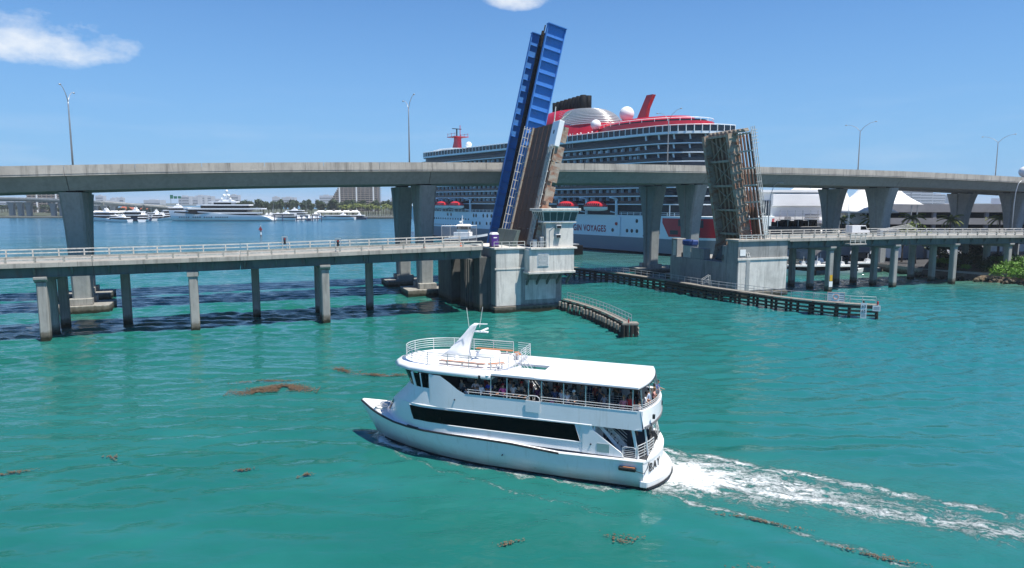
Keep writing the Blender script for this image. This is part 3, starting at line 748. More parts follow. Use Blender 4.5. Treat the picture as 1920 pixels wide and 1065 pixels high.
rbox('tarp_blue', 110.35, 112.4, 13.7, 16.9, 8.91, 10.1, 'tarp_cover', .25)
for k in range(3): M('rust_steel').tube([(.6 + k * .5, 17.3, 6.41), (.6 + k * .5, 17.3, 7.3)], .22, 10).build('gas_bottle', rp)
for k in range(4): M('rope_white').tube([(2.0 + k * .22, -1.14, .6), (2.0 + k * .22, -1.14, 8.2 - .5 * (k % 2)), (2.0 + k * .22, -.9, 8.6 - .5 * (k % 2))], .06, 6).build('conduit', rp)
for k in range(5): M('galv').bar((1.8, -1.1, 1 + k * 1.4), (2.9, -1.1, 1 + k * 1.4), .05).build('conduit_strap', rp)
rbox('sign_white', 110.7, 112.0, -1.09, -1.052, 7.9, 9.1, 'painted_panel', 0)
n = 8
for k in range(n + 1): M('rail_white').bar((.2 + k * 1.43, -1.1, 10.95), (.2 + k * 1.43, -1.1, 11.75), .12).build('rail_post', rp)
for h in (.4, .8): M('rail_white').bar((.1, -1.1, 10.95 + h), (11.8, -1.1, 10.95 + h), .12).build('rail_bar', rp)
# operating gear at the heel of the leaf
pts = [(2.2 + 2.3 * math.cos(a), 6.6 + 2.3 * math.sin(a)) for a in [R(20 + k * 14) for k in range(12)]]
M('girder').tube([(x, 3.3, z) for x, z in pts], .28, 6).build('rack_gear', rp)
M('rust_steel').tube([(1.5, 2.9, 7.6), (1.5, 4.0, 7.6)], .8, 14).build('trunnion', rp)

# ================================================================ bascule leaves
def leaf(name, label, s, v0, z, a, flip=False):
    t = bpy.data.objects.new(name, None); t.empty_display_size = .3; col.objects.link(t)
    t.location = BP(s, v0, z); t.rotation_euler = (0, -R(a), BANG + (math.pi if flip else 0))
    return tag(t, label, 'drawbridge leaf')
# road leaf on the left: deck side towards the camera (y = v)
t = leaf('bascule_leaf', 'raised drawbridge leaf showing its brown steel grating deck', 68.55, 0, 10.6, 76.5)
LL = 20.9
for k in range(7):
    a, b = LL * k / 7 + .02, LL * (k + 1) / 7 - .02
    for j in range(4): M('grating').box(a, b, 1.12 + j * 2.06, 1.12 + (j + 1) * 2.06 - .05, -.14, 0).build('grating_panel', t)
for j in range(5): M('rust_steel').box(.2, LL, 1.05 + j * 2.06, 1.14 + j * 2.06, .002, .05).build('guide_strip', t)
M('leaf_curb').box(.2, LL, 9.42, 10.0, -.3, .32).build('kerb_beam', t, .03)
M('leaf_curb').box(.2, LL - 4, .55, 1.04, -.3, .28).build('kerb_beam', t, .03)
for (y, d) in ((9.2, 1.0), (1.3, 1.0)):
    M('leaf_paint').prism([(-1.5, -2.6), (4, -2.5), (LL, -1.3), (LL, -.16), (-1.5, -.16)], y - .15, y + .15, 'y').build('main_girder', t)
for k in range(8):
    x = .8 + k * 2.75
    M('leaf_paint').box(x - .1, x + .1, -.95, 11.2, -.62, -.16).build('floor_beam', t)
for j in range(4): M('stringer').box(0, LL - .1, 2.3 + j * 1.9, 2.45 + j * 1.9, -.60, -.17).build('stringer', t)
for k in range(9):                     # near sidewalk brackets
    x = 1.2 + k * 1.9
    M('rail_white').bar((x, .6, .12), (x, -1.15, .25), .2, .16).build('sidewalk_bracket', t)
for y in (-1.1, -.55, 0.05): M('rail_white').bar((.3, y, .36), (LL - 3.8, y, .36), .12, .12).build('sidewalk_rail', t)
M('rust_steel').box(.3, LL - 4.3, -1.0, -.1, -.05, .0).build('sidewalk_plate', t)
for k in range(6):
    x = 1.2 + k * 3.3; M('leaf_paint').box(x, x + 2.6, -1.34, -1.26, -1.7, -.1).build('fascia_panel', t)
M('white_paint').box(LL - 4.1, LL + .15, -1.75, .95, -.55, .35).build('tip_panel', t, .06)
M('ink').box(LL - 2.0, LL - 1.4, -.5, -.1, .352, .37).build('tip_panel_mark', t)
for k in range(3): M('rail_white').bar((LL + .1, -1.6 + k * .5, .1), (LL + 1.9 - .35 * k, -2.1 + k * .6, -1.2 + .2 * k), .12).build('tip_rail', t)
M('rail_white').bar((LL + .1, .8, .2), (LL + 2.6, .9, .5), .14).build('tip_post', t)
for k in range(4): M('rail_white').bar((LL + .5 + .35 * k, -2.0, -1.0), (LL + .9 + .35 * k, -.4, .1), .08).build('tip_rail', t)
for i in range(14):                    # far sidewalk railing
    x = .5 + i * 1.55; M('rail_white').bar((x, 11.15, .1), (x, 11.15, 1.25), .12).build('rail_post', t)
for h in (.2, .72, 1.25): M('rail_white').bar((.3, 11.15, h), (LL + .2, 11.15, h), .11).build('rail_bar', t)
for k in range(8):
    x = 1 + k * 2.75; M('rail_white').bar((x, 10.0, -.2), (x, 11.3, .1), .15).build('sidewalk_bracket', t)
M('conc_pier').box(-4.2, -.8, 1.8, 8.6, -2.4, .2).build('counterweight', t, .1)

# road leaf on the right: underside towards the camera (y = -v)
t = leaf('bascule_leaf', 'raised drawbridge leaf showing its rusty underside framing', 113.5, 0, 10.0, 77.9, True)
LL = 21.0
def yv(v): return -v
for v in (2.0, 9.1):
    mg = M('leaf_paint').prism([(-3.2, -.1), (-3.2, -2.0), (.2, -.35), (6, -.0), (LL, -.0), (LL, 2.25), (-2, 2.25)], yv(v) - .1, yv(v) + .1, 'y').build('main_girder', t)
    M('leaf_paint').box(.2, LL, yv(v) - .38, yv(v) + .38, -.10, -.003).build('girder_flange', t)
    for k in range(13):
        x = .9 + k * 1.6
        for sgn in (-1, 1): M('leaf_curb').box(x - .06, x + .06, yv(v) + sgn * .10 - .14 * (sgn < 0), yv(v) + sgn * .10 + .14 * (sgn > 0), .02, 2.24).build('stiffener', mg)
for k in range(5):
    x = 1.6 + k * 4.75
    M('rust_steel').box(x - .17, x + .17, yv(8.99), yv(2.11), .75, 2.05).build('floor_beam', t)
    M('leaf_curb').box(x - .22, x + .22, yv(8.98), yv(2.12), .64, .748).build('beam_flange', t)
for j in range(5):
    v = 3.1 + j * 1.22
    M('stringer').box(.3, LL - .1, yv(v) - .13, yv(v) + .13, 1.15, 2.22).build('stringer', t)
    M('stringer').box(.3, LL - .1, yv(v) - .24, yv(v) + .24, 1.09, 1.148).build('stringer_flange', t)
for k in range(4):
    x0, x1 = 1.8 + k * 4.75, 6.2 + k * 4.75
    M('leaf_curb').bar((x0, yv(8.8), .92), (x1, yv(2.4), .92), .13, .08).build('cross_brace', t)
    M('leaf_curb').bar((x0, yv(2.4), 1.02), (x1, yv(8.8), 1.02), .13, .08).build('cross_brace', t)
for k in range(6):
    for j in range(4): M('grating_tan').box(.2 + k * 3.47, .2 + k * 3.47 + 3.42, yv(9.3) + j * 1.88, yv(9.3) + j * 1.88 + 1.84, 2.26, 2.42).build('grating_panel', t)
M('leaf_curb').box(LL - .25, LL + .12, yv(10.0), yv(-1.2), 1.5, 2.5).build('end_beam', t, .04)
for k in range(9): M('leaf_curb').box(LL + .13, LL + .4, yv(9.3) + k * 1.2, yv(9.3) + .7 + k * 1.2, 1.4, 2.5).build('tooth_plate', t)
for k in range(7):
    x = 1.2 + k * 3.2
    M('rail_white').bar((x, yv(1.8), 2.0), (x, yv(-1.25), 2.6), .26, .18).build('sidewalk_bracket', t)
    M('rail_white').bar((x, yv(9.2), 2.0), (x, yv(11.2), 2.6), .26, .18).build('sidewalk_bracket', t)
for j in range(4):
    v = 1.3 - j * .75
    M('rust_steel').box(.5, LL - .4, yv(v) - .11, yv(v) + .11, 2.2 + j * .12, 2.55 + j * .12).build('sidewalk_stringer', t)
M('rust_steel').box(.5, 6.5, yv(1.5), yv(.1), 2.78, 2.84).build('sidewalk_plate', t)
for i in range(14):
    x = .6 + i * 1.53; M('rail_white').bar((x, yv(-1.25), 2.6), (x, yv(-1.25), 3.75), .10).build('rail_post', t)
for h in (2.9, 3.3, 3.72): M('rail_white').bar((.4, yv(-1.25), h), (LL + .5, yv(-1.25), h), .10).build('rail_bar', t)
for k in range(5): M('rail_white').bar((LL - 2.6 + k * .6, yv(-1.3), 2.7), (LL - 2.6 + k * .6, yv(-1.3), 4.2), .10).build('tip_rail', t)
M('girder').prism([(-6.5, .2), (-3.0, -1.6), (-1.0, .4), (-1.0, 2.2), (-6.5, 2.6)], yv(8.6), yv(2.5), 'y').build('counterweight', t)

# blue railway leaf
t = leaf('rail_bascule_leaf', 'tall raised bright blue girder leaf of the railway drawbridge', 67.8, 0, 9.0, 77.0)
LB = 41.8
for v in (12.2, 19.6):
    npan = 19; dx = LB / npan
    for k in range(npan):
        wp = M('blue_steel').box(k * dx + .01, (k + 1) * dx - .01, v - .05, v + .05, -3.40, -.06).build('web_plate', t)
        for sgn in (-1, 1):
            outer = (sgn < 0) == (v < 15); d_ = .52 if outer else .24
            if v > 15 and sgn < 0: d_ = .40
            y0, y1 = (v - d_, v - .052) if sgn < 0 else (v + .052, v + d_)
            M('blue_steel').box((k + 1) * dx - .09, (k + 1) * dx - .02, y0, y1, -3.37, -.08).build('stiffener', wp)
    for (z0, z1) in ((-3.56, -3.402), (-.058, .10)): M('blue_steel').box(0, LB + .05, v - .34, v + .30, z0, z1).build('girder_flange', t)
    M('blue_steel').box(LB - .02, LB + .12, v - .60, v + .60, -3.6, .12).build('end_plate', t)
for k in range(10):
    x = 2 + k * 4.2; M('blue_steel').box(x - .2, x + .2, 12.26, 19.54, -3.2, -1.85).build('floor_beam', t)
M('track_dark').box(.2, LB - .1, 12.5, 19.15, -1.84, -1.45).build('track_floor', t)
TIE = M('track_dark').box(-.13, .13, -1.6, 1.6, 0, .20).mesh('tie')
for k in range(86): inst(TIE, 'tie', t, (.5 + k * .48, 15.9, -1.449))
for v in (15.15, 16.65): M('track_dark').box(.2, LB + 1.2, v - .07, v + .07, -1.248, -1.05).build('rail', t)
for v in (14.1, 17.7): M('track_dark').box(.2, LB + .4, v - .18, v + .18, -1.448, -1.15).build('guard_timber', t)
M('conc_pier').box(-5, -1, 12.6, 19.2, -3.4, .8).build('counterweight', t, .1)

# ================================================================ timber fenders
def smooth_path(pts, step):
    P = [Vector(p) for p in pts]; out = []
    for i in range(len(P) - 1):
        p0 = P[max(i - 1, 0)]; p1 = P[i]; p2 = P[i + 1]; p3 = P[min(i + 2, len(P) - 1)]
        n = 24
        for k in range(n):
            u = k / n
            out.append(.5 * ((2 * p1) + (-p0 + p2) * u + (2 * p0 - 5 * p1 + 4 * p2 - p3) * u * u + (-p0 + 3 * p1 - 3 * p2 + p3) * u ** 3))
    out.append(P[-1])
    res = [out[0]]; acc = 0.0
    for a, b in zip(out, out[1:]):
        d = (b - a).length; t = step - acc
        while t <= d:
            res.append(a.lerp(b, t / d)); t += step
        acc = (acc + d) % step
    return res
def fender(label, pts, step, top, pilem, walk_side, rail=True, wales=(.55, 1.15, 1.75), wm='timber_brown', front=False):
    p = smooth_path(pts, step); o = thing('timber_fender', label, 'fender', (p[0].x, p[0].y, 0))
    org = Vector((p[0].x, p[0].y, 0))
    q = [Vector((a.x, a.y, 0)) - org for a in p]
    nr = []
    for i in range(len(q)):
        d = (q[min(i + 1, len(q) - 1)] - q[max(i - 1, 0)]).normalized(); nr.append(Vector((-d.y, d.x, 0)) * walk_side)
    pm = M(pilem).lathe([(.24, -2), (.24, top - .1), (.19, top + .02)], n=9).mesh('pile')
    wk_ = .85 if front else 1.4
    pmf = M('timber_black').lathe([(.21, -2), (.21, .75)], n=9); pmf.use('timber_grey').lathe([(.22, .75), (.22, 1.40), (.16, 1.52)], n=9); pmf = pmf.mesh('pile')
    for i, a in enumerate(q):
        k = rnd.uniform(-.1, .08)
        if front: inst(pmf, 'pile', o, a - nr[i] * rnd.uniform(.72, .85) + Vector((0, 0, k)), (rnd.uniform(-.07, .07), rnd.uniform(-.07, .07), rnd.random() * 6))
        inst(pm, 'pile', o, a - nr[i] * .05 + Vector((0, 0, k - .25)), (rnd.uniform(-.05, .05), rnd.uniform(-.05, .05), rnd.random() * 6))
        if i % 2 == 0: inst(pm, 'pile', o, a + nr[i] * 1.35 + Vector((0, 0, -.2)))
    U = Vector((0, 0, 1))
    for i in range(len(q) - 1):
        for h in wales: M(wm).bar(q[i] - nr[i] * .36 + U * h, q[i + 1] - nr[i + 1] * .36 + U * h, .16, .30).build('wale', o)
        M('timber_black').bar(q[i] - nr[i] * .36 + U * (top - .16), q[i + 1] - nr[i + 1] * .36 + U * (top - .16), .18, .22).build('wale', o)
        a0, a1 = q[i], q[i + 1]
        M('timber_grey').hexa([a0 - nr[i] * .2 + U * top, a1 - nr[i + 1] * .2 + U * top, a1 + nr[i + 1] * wk_ + U * top, a0 + nr[i] * wk_ + U * top,
                               a0 - nr[i] * .2 + U * (top + .1), a1 - nr[i + 1] * .2 + U * (top + .1), a1 + nr[i + 1] * wk_ + U * (top + .1), a0 + nr[i] * wk_ + U * (top + .1)]).build('walkway', o)
    if rail:
        T = top + .1
        for i in range(0, len(q)):
            M('galv').bar(q[i] + nr[i] * (wk_ - .12) + U * T, q[i] + nr[i] * (wk_ - .12) + U * (T + 1.05), .07).build('rail_post', o)
        for h in (.55, 1.05): M('galv').tube([a + n_ * (wk_ - .12) + U * (T + h) for a, n_ in zip(q, nr)], .045, 6).build('rail_bar', o)
    return o, q, nr, org
fl, q, nr, _ = fender('curved timber fender with pale pile heads beside the left pier', [(8.6, 113.2), (11.4, 106.6), (13.3, 100.6), (14.6, 94.6), (15.5, 89.8)], 1.25, 1.75, 'timber_black', 1, wales=(1.1,), wm='timber_black', front=True)
M('timber_grey').prism([(-.7, -1.2), (1.5, -1.2), (1.5, .3), (-.2, .5)], 1.7, 1.95).build('end_platform', fl, loc=q[-1])
for (x, y) in ((-.5, -1.0), (.0, -1.1), (.5, -1.1), (1.1, -1.0), (1.3, -.3), (-.6, -.5)):
    M('timber_black').lathe([(.22, -2), (.22, 1.7)], n=8).build('pile', fl, loc=q[-1] + Vector((x, y, 0)))
for h in (.5, 1.1): M('timber_grey').bar(q[-1] + Vector((1.45, -1.3, h)), q[-1] + Vector((1.6, .4, h)), .15, .35).build('wale', fl)
M('red_light').lathe([(.09, 1.95), (.09, 2.4), (.05, 2.5)], n=8).build('lantern', fl, loc=q[-1] + Vector((.2, -.7, 0)))
fr_, q, nr, org = fender('long dark timber fender with walkway along the right side of the channel', [(8.5, 176.0), (15.4, 163.6), (23.9, 151.0), (31.0, 138.2), (36.5, 126.6), (41.0, 119.5), (45.0, 112.6), (49.6, 107.6), (53.0, 105.2), (56.6, 103.9)], 1.95, 2.1, 'timber_black', 1)
e = q[-1]; d = (q[-1] - q[-3]).normalized(); ang = math.atan2(d.y, d.x)
# depth gauge board, notices, lanterns at its near end
gb = thing('depth_gauge', 'white clearance gauge board numbered 63 and 65 on the fender end', 'gauge board', org + q[-2] - nr[-2] * .62, ang)
M('sign_white').box(-.42, .42, -.05, .03, .1, 2.5).build('board', gb)
for txt, z in (('63', 1.95), ('65', 1.2)):
    o = inst(text_mesh(txt, .62, 'ink'), 'numeral', gb, (0, -.065, z), (R(90), 0, 0))
for k in range(3): M('ink').box(-.3, .3, -.058, -.051, .35 + k * .2, .4 + k * .2).build('tick_mark', gb)
sg = thing('warning_sign', 'white notice board with an orange circle on the fender walkway', 'sign', org + q[-4] - nr[-4] * .1 + Vector((0, 0, 2.2)), ang)
M('sign_white').box(-1.25, 1.25, -.04, .04, .15, 1.65).build('board', sg)
M('sign_orange').tube([(.38 * math.cos(a), -.05, .92 + .38 * math.sin(a)) for a in [k * math.pi / 12 for k in range(24)]], .035, 5, closed=True).build('ring_symbol', sg)
for (a, b) in (((-1.22, .18), (1.22, .18)), ((-1.22, 1.62), (1.22, 1.62)), ((-1.22, .18), (-1.22, 1.62)), ((1.22, .18), (1.22, 1.62))): M('sign_orange').bar((a[0], -.045, a[1]), (b[0], -.045, b[1]), .04, .02).build('border', sg)
for k in range(4):
    z = .35 + k * .33
    for x in (-.8, .8): M('ink').box(x - .3, x + .3, -.046, -.041, z, z + .07).build('text_line', sg)
for x in (-1, 1): M('galv').bar((x, .06, 0), (x, .06, 1.6), .06).build('post', sg)
s2 = thing('notice_board', 'small grey notice board at the very end of the right fender', 'sign', org + q[-1] - nr[-1] * .55, ang)
M('sign_white').box(-.75, .35, -.04, .03, 1.3, 2.15).build('board', s2)
for k in range(3): M('ink').box(-.6, .2, -.046, -.041, 1.5 + k * .18, 1.55 + k * .18).build('text_line', s2)
for (i, m, lab) in ((-2, 'timber_black', 'black lantern stub on the fender end beside the gauge'), (-1, 'red_light', 'red lantern on the last post of the right fender')):
    ln = thing('fender_lantern', lab, 'lantern', org + q[i] - nr[i] * .2 + Vector((0, 0, 2.2)))
    M(m).lathe([(.14, 0), (.14, .5), (.07, .6)], n=8).build('lamp', ln); M('galv').lathe([(.2, -.001), (.2, .06)], n=8).build('base', ln)
# steps up to the pier
st = thing('access_stair', 'short white access stair between the right fender and its pier', 'stair', org + q[len(q) * 5 // 8] + Vector((.8, .9, 2.2)), ang + .4)
for k in range(4): M('galv').box(k * .35, k * .35 + .3, -.4, .4, .25 * (k + 1) - .05, .25 * (k + 1)).build('tread', st)
for y in (-.45, .45):
    M('rail_white').bar((0, y, 1.0), (1.4, y, 1.9), .08).build('hand_rail', st); M('rail_white').bar((0, y, 0), (0, y, 1.0), .08).build('post', st); M('rail_white').bar((1.4, y, 0), (1.4, y, 1.9), .08).build('post', st)

# portable toilet, fence, cones on the left bridge head
tl = thing('portable_toilet', 'purple portable toilet with white roof on the left bridge', 'toilet', BP(62.8, 1.3, 10.63), BANG)
M('purple').box(-.6, .6, -.6, .6, .1, 2.05).build('cabin', tl, .03)
M('white_paint').hexa([(-.64, -.64, 2.05), (.64, -.64, 2.05), (.64, .64, 2.05), (-.64, .64, 2.05), (-.42, -.5, 2.38), (.42, -.5, 2.38), (.42, .5, 2.38), (-.42, .5, 2.38)]).build('roof', tl)
dr = M('purple').box(-.42, .42, -.645, -.602, .2, 1.92).build('door', tl, .01)
M('sign_white').box(-.3, .3, -.652, -.647, 1.45, 1.62).build('logo_panel', dr)
M('galv').box(.28, .34, -.67, -.646, 1.0, 1.2).build('handle', dr)
M('black_rubber').box(-.65, .65, -.65, .65, 0, .1).build('skid', tl)
for (s, v, h, lab) in ((56.9, 12.0, 2.9, 'tall chain-link fence panel beside the blue leaf, farther one'), (60.2, 11.9, 2.9, 'tall chain-link fence panel beside the blue leaf, next to the pier')):
    f = thing('fence_panel', lab, 'fence', BP(s, v, 10.9), BANG)
    for x in (0, 1.55, 3.1): M('galv').tube([(x, 0, 0), (x, 0, h)], .05, 6).build('post', f)
    for z in (.1, h): M('galv').tube([(0, 0, z), (3.1, 0, z)], .035, 6).build('rail', f)
    mm = M('galv')
    for k in range(16): mm.bar((0.05 + k * .2, 0, .1), (min(3.1, .05 + k * .2), 0, h), .015)
    for k in range(14): mm.bar((0, 0, .15 + k * .2), (3.1, 0, .15 + k * .2), .015)
    mm.build('wire_mesh', f)
for (s, v, lab) in ((51.0, 1.0, 'orange traffic cone on the left bridge roadway'), (57.2, 1.6, 'orange traffic cone beside the purple toilet')):
    c = thing('traffic_cone', lab, 'cone', BP(s, v, zf(s) - .2), 0)
    M('orange_plastic').lathe([(.2, .04), (.04, .75)], n=10).build('cone', c); M('black_rubber').box(-.25, .25, -.25, .25, 0, .04).build('base', c)
# ================================================================ highway viaducts
def hv(s): return interp([(-200, 27.5), (-60, 26.3), (0, 26.0), (60, 26.2), (90, 27.6), (121, 29.2), (150, 30.0), (184, 30.7), (230, 31.6), (280, 33.5), (420, 41)], s)
def hz(s): return interp([(-200, 17.0), (-60, 21.2), (-9, 23.2), (5, 23.8), (28, 24.55), (56, 25.15), (90, 25.7), (121, 25.9), (150, 25.9), (184, 25.7), (226, 24.95), (300, 22.8), (420, 18)], s)
def hsm(f, s): return (f(s - 14) + f(s - 7) + 2 * f(s) + f(s + 7) + f(s + 14)) / 6
def viaduct(label, off, cols):
    t = thing('highway_viaduct', label, 'highway', BP(0, 26 + off, 0), BANG)
    B0 = 26 + off
    def P(s, dv, z): return (s, hsm(hv, s) + off + dv - B0, hsm(hz, s) + z)
    # profiles (dv, z below parapet top), one long member cut at the piers
    def sweep(m, prof, s0, s1, name, n):
        mb = M(m); secs = []
        for k in range(n + 1):
            s = lerp(s0, s1, k / n); secs.append([P(s, a, b) for a, b in prof])
        mb.loft(secs, close=True); return mb.build(name, t)
    cuts = [-180] + [c for c in cols] + [400]
    for a, b in zip(cuts, cuts[1:]):
        n = max(4, int((b - a) / 6))
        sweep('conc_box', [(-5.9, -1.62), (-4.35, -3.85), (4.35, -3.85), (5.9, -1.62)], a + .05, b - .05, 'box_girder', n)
        sweep('conc_parapet', [(-6.75, -1.62), (-6.75, -1.20), (6.75, -1.20), (6.75, -1.62)], a + .03, b - .03, 'deck_slab', n)
        sweep('road', [(-6.3, -1.198), (-6.3, -1.15), (6.3, -1.15), (6.3, -1.198)], a + .03, b - .03, 'roadway', n)
        # cast parapet in short lengths with open joints
        npar = max(3, int((b - a) / 9.5))
        for k in range(npar):
            c, d = lerp(a, b, k / npar) + .04, lerp(a, b, (k + 1) / npar) - .04
            for sg in (-1, 1):
                pr = [(sg * 6.78, -1.30), (sg * 6.72, -.0), (sg * 6.47, -.0), (sg * 6.40, -1.14), (sg * 6.74, -1.14)] if sg < 0 else [(6.40, -1.14), (6.47, 0), (6.72, 0), (6.78, -1.30), (6.751, -1.30), (6.74, -1.14)]
                if sg < 0: pr = [(-6.80, -1.34), (-6.75, 0), (-6.50, 0), (-6.42, -1.14), (-6.752, -1.14)]
                sweep('conc_parapet', pr, c, d, 'parapet', 2)
    for s in cols:
        if off > 0 and s < 60: s = s - (2.6 if s < 10 else .7)
        zt = hsm(hz, s) - 3.85 - .25; vc = hsm(hv, s) + off - B0
        mb = M('conc_col'); secs = []
        zb = .9
        for k in range(13):
            f = k / 12; z = lerp(zb, zt, f)
            fl = f ** 3.2
            wv = 1.75 + 2.55 * fl; wu = 1.25 + .35 * f; g = .28
            secs.append([(s - wu, vc - wv + .35, z), (s - wu + .35, vc - wv, z), (s + wu - .35, vc - wv, z), (s + wu, vc - wv + .35, z),
                         (s + wu, vc - .45, z), (s + wu - g, vc - .3, z), (s + wu - g, vc + .3, z), (s + wu, vc + .45, z),
                         (s + wu, vc + wv - .35, z), (s + wu - .35, vc + wv, z), (s - wu + .35, vc + wv, z), (s - wu, vc + wv - .35, z),
                         (s - wu, vc + .45, z), (s - wu + g, vc + .3, z), (s - wu + g, vc - .3, z), (s - wu, vc - .45, z)])
        mb.loft(secs, close=True); mb.build('column', t)
        for dv in (-2.6, 2.6): M('black_rubber').box(s - .7, s + .7, vc + dv - .6, vc + dv + .6, zt + .002, zt + .24).build('bearing', t)
        if BP(s, 0).x < 60:
            ft = M('conc').box(s - 4.2, s + 4.2, vc - 3.6, vc + 3.6, -2, 1.25).build('footing', t, .06)
            for dv in (-1.9, 1.9): M('conc').box(s - 1.7, s + 1.7, vc + dv - .75, vc + dv + .75, 1.251, 2.3).build('plinth', ft, .05)
    return t
COLS = [-122, -61, -.6, 57.3, 121.2, 182.5, 238, 300]
viaduct('long grey concrete highway viaduct, nearer of the two parallel decks', 0, COLS)
viaduct('long grey concrete highway viaduct, farther deck behind the near one', 16.3, COLS)

def street_lamp(s, label, h=13.8, group='twin-arm lamps along the highway'):
    p = BP(s, hsm(hv, s) + 8.15, hsm(hz, s) - .9)
    t = thing('street_lamp', label, 'street lamp', p, BANG, group)
    M('galv', True).tube([(0, 0, 0), (0, 0, h - 2.0), (0, 0, h - 1.4)], [.17, .11, .09], 8).build('pole', t)
    for sg in (-1, 1):
        M('galv', True).tube([(0, 0, h - 1.5), (0, sg * 1.4, h - .3), (0, sg * 3.2, h + .45), (0, sg * 4.6, h + .62)], [.07, .06, .05, .05], 6).build('arm', t)
        M('galv', True).lathe([(.05, .14), (.2, .1), (.26, 0), (.05, -.12)], (0, sg * 4.9, h + .62), 8, (.8, 1.7)).build('lamp_head', t)
    M('galv').box(-.25, .25, -.25, .25, 0, .5).build('base', t)
    return t
for s, lab in ((-2.3, 'tall twin-arm highway lamp at far left above the big left column'), (56.5, 'twin-arm highway lamp just left of the blue leaf'), (120.0, 'twin-arm highway lamp in front of the cruise ship stern'),
               (182.8, 'twin-arm highway lamp right of the rusty leaf against open sky'), (240.8, 'twin-arm highway lamp nearest the right edge of the picture')):
    street_lamp(s, lab)
def curved_lamp(x, y, z, h, label, ang):
    t = thing('curved_lamp', label, 'street lamp', (x, y, z), ang)
    M('galv', True).tube([(0, 0, 0), (0, 0, h * .72), (.25, 0, h * .86), (.9, 0, h * .96), (1.9, 0, h), (2.6, 0, h - .02)], [.14, .11, .09, .08, .07, .06], 8).build('pole', t)
    M('galv').box(2.4, 3.3, -.16, .16, h - .1, h + .06).build('lamp_head', t, .03)
curved_lamp(61.0, 163, 1.9, 20.5, 'curved single-arm lamp between the rusty leaf and the white terminal', 0.1)
curved_lamp(130.0, 178, 1.9, 21.5, 'curved single-arm lamp near the right edge of the picture', 0.3)
# ================================================================ tour boat (local x forward, y to the near side, z up)
tb = thing('tour_boat', 'white two-deck tour boat crowded with passengers, cruising in the foreground', 'tour boat', BOAT_C, BOAT_ANG)
def U(m, smooth=False): return M(m, smooth)
# ---- hull: stations x -> half-breadth at sheer, chine; heights
SHEER = [(0, 1.95), (3, 1.9), (5.5, 1.85), (8.8, 2.08), (11.4, 2.12), (15, 2.05), (18, 2.1), (20.2, 2.35), (22.3, 2.75)]
HALF = [(0, 3.2), (5, 3.28), (11, 3.26), (15, 2.98), (17.5, 2.42), (19.5, 1.65), (21, .88), (22.3, .05)]
WLH = [(0, 2.85), (5, 2.95), (11, 2.80), (14, 2.45), (17, 1.62), (19, .82), (20.3, .20), (20.8, .03)]
hull = U('hull_white', True); secs = []
XS = [0, 1, 2.5, 4, 5.5, 7, 9, 11, 13, 14.5, 16, 17.2, 18.3, 19.3, 20.2, 21, 21.7, 22.28]
for x in XS:
    hs, zs = interp(HALF, x), interp(SHEER, x)
    if x <= 20.8: hw = max(.02, interp(WLH, x)); zw = .12
    else: hw = .02; zw = lerp(.12, 2.4, (x - 20.8) / 1.5)
    hm = lerp(hw, hs, .62); zm = lerp(zw, zs, .55)
    hc = lerp(hw, hs, .9); zc_ = lerp(zw, zs, .80)
    secs.append([(x, hs, zs), (x, hc, zc_), (x, hm, zm), (x, hw, zw), (x, -hw, zw), (x, -hm, zm), (x, -hc, zc_), (x, -hs, zs)])
hull.loft(secs)
hull.use('white_deck').loft([[(x, interp(HALF, x) - .02, interp(SHEER, x) - .01), (x, -interp(HALF, x) + .02, interp(SHEER, x) - .01)] for x in XS])
hull.use('hull_white'); s0 = secs[0]; hull.add(s0, [(0, 1, 2, 3, 4, 5, 6, 7)])
hl = hull.build('hull', tb)
bt = U('boot_black'); secs = []
for x in XS[:-3]:
    hw = max(.015, interp(WLH, x)) + .004
    secs.append([(x, hw, .13), (x, hw * .97, -.8), (x, -hw * .97, -.8), (x, -hw, .13)])
bt.loft(secs); bt.add(secs[0], [(0, 1, 2, 3)]); bt.build('boot_top', tb)
for sg in (1, -1):
    pts = [(x, sg * (interp(HALF, x) + .04), interp(SHEER, x) - .05) for x in (5.4, 6.6, 8.8, 11.4, 13.5, 15.5, 17, 18.3, 19.4, 20.3, 21, 21.7, 22.3)]
    U('black_rubber').tube(pts, .07, 6).build('rub_rail', tb)
    pts = [(x, sg * (interp(HALF, x) + .02), interp(SHEER, x) - .02) for x in (-.05, 1.5, 3, 4.2, 5.4)]
    U('hull_white').tube(pts, .09, 6).build('gunwale', tb)
# transom: curved, swim platform
tr = U('hull_white', True); a_, b_ = [], []
for k in range(9):
    f = -1 + k / 4
    bulge = -.75 * (1 - f * f)
    a_.append((bulge, f * 3.2, 1.75)); b_.append((bulge - .02, f * 2.95, .5))
tr.loft([a_, b_]); tr.add([(0, 3.2, 1.95), (0, -3.2, 1.95)], [])
tr.build('transom', tb)
pl = U('hull_white'); n = 9
top = [(-.30 - 1.05 * (1 - f * f), f * 3.1) for f in [-1 + k / 6 for k in range(13)]]
pl.prism([(x, y) for x, y in top] + [(.2, 3.1), (.2, -3.1)], .18, .62); pl.build('swim_platform', tb, .05)
U('black_rubber').tube([(x - .02, y, .2) for x, y in top], .07, 6).build('rub_rail', tb)
aftdk = U('white_deck').prism([(-.05 - .72 * (1 - f * f), f * 3.15) for f in [-1 + k / 6 for k in range(13)]] + [(1.2, 3.15), (1.2, -3.15)], 1.76, 1.96)
aftdk.build('aft_coaming', tb, .02)
# name on the transom
me = text_mesh('BAY', .80, 'ink', .012, 1.2)
for v in me.vertices:
    y = 1.75 - v.co.x; f = y / 3.2; v.co = (-.75 * (1 - f * f) - .03 - v.co.z, y, 1.30 + v.co.y)
inst(me, 'name_lettering', tb)
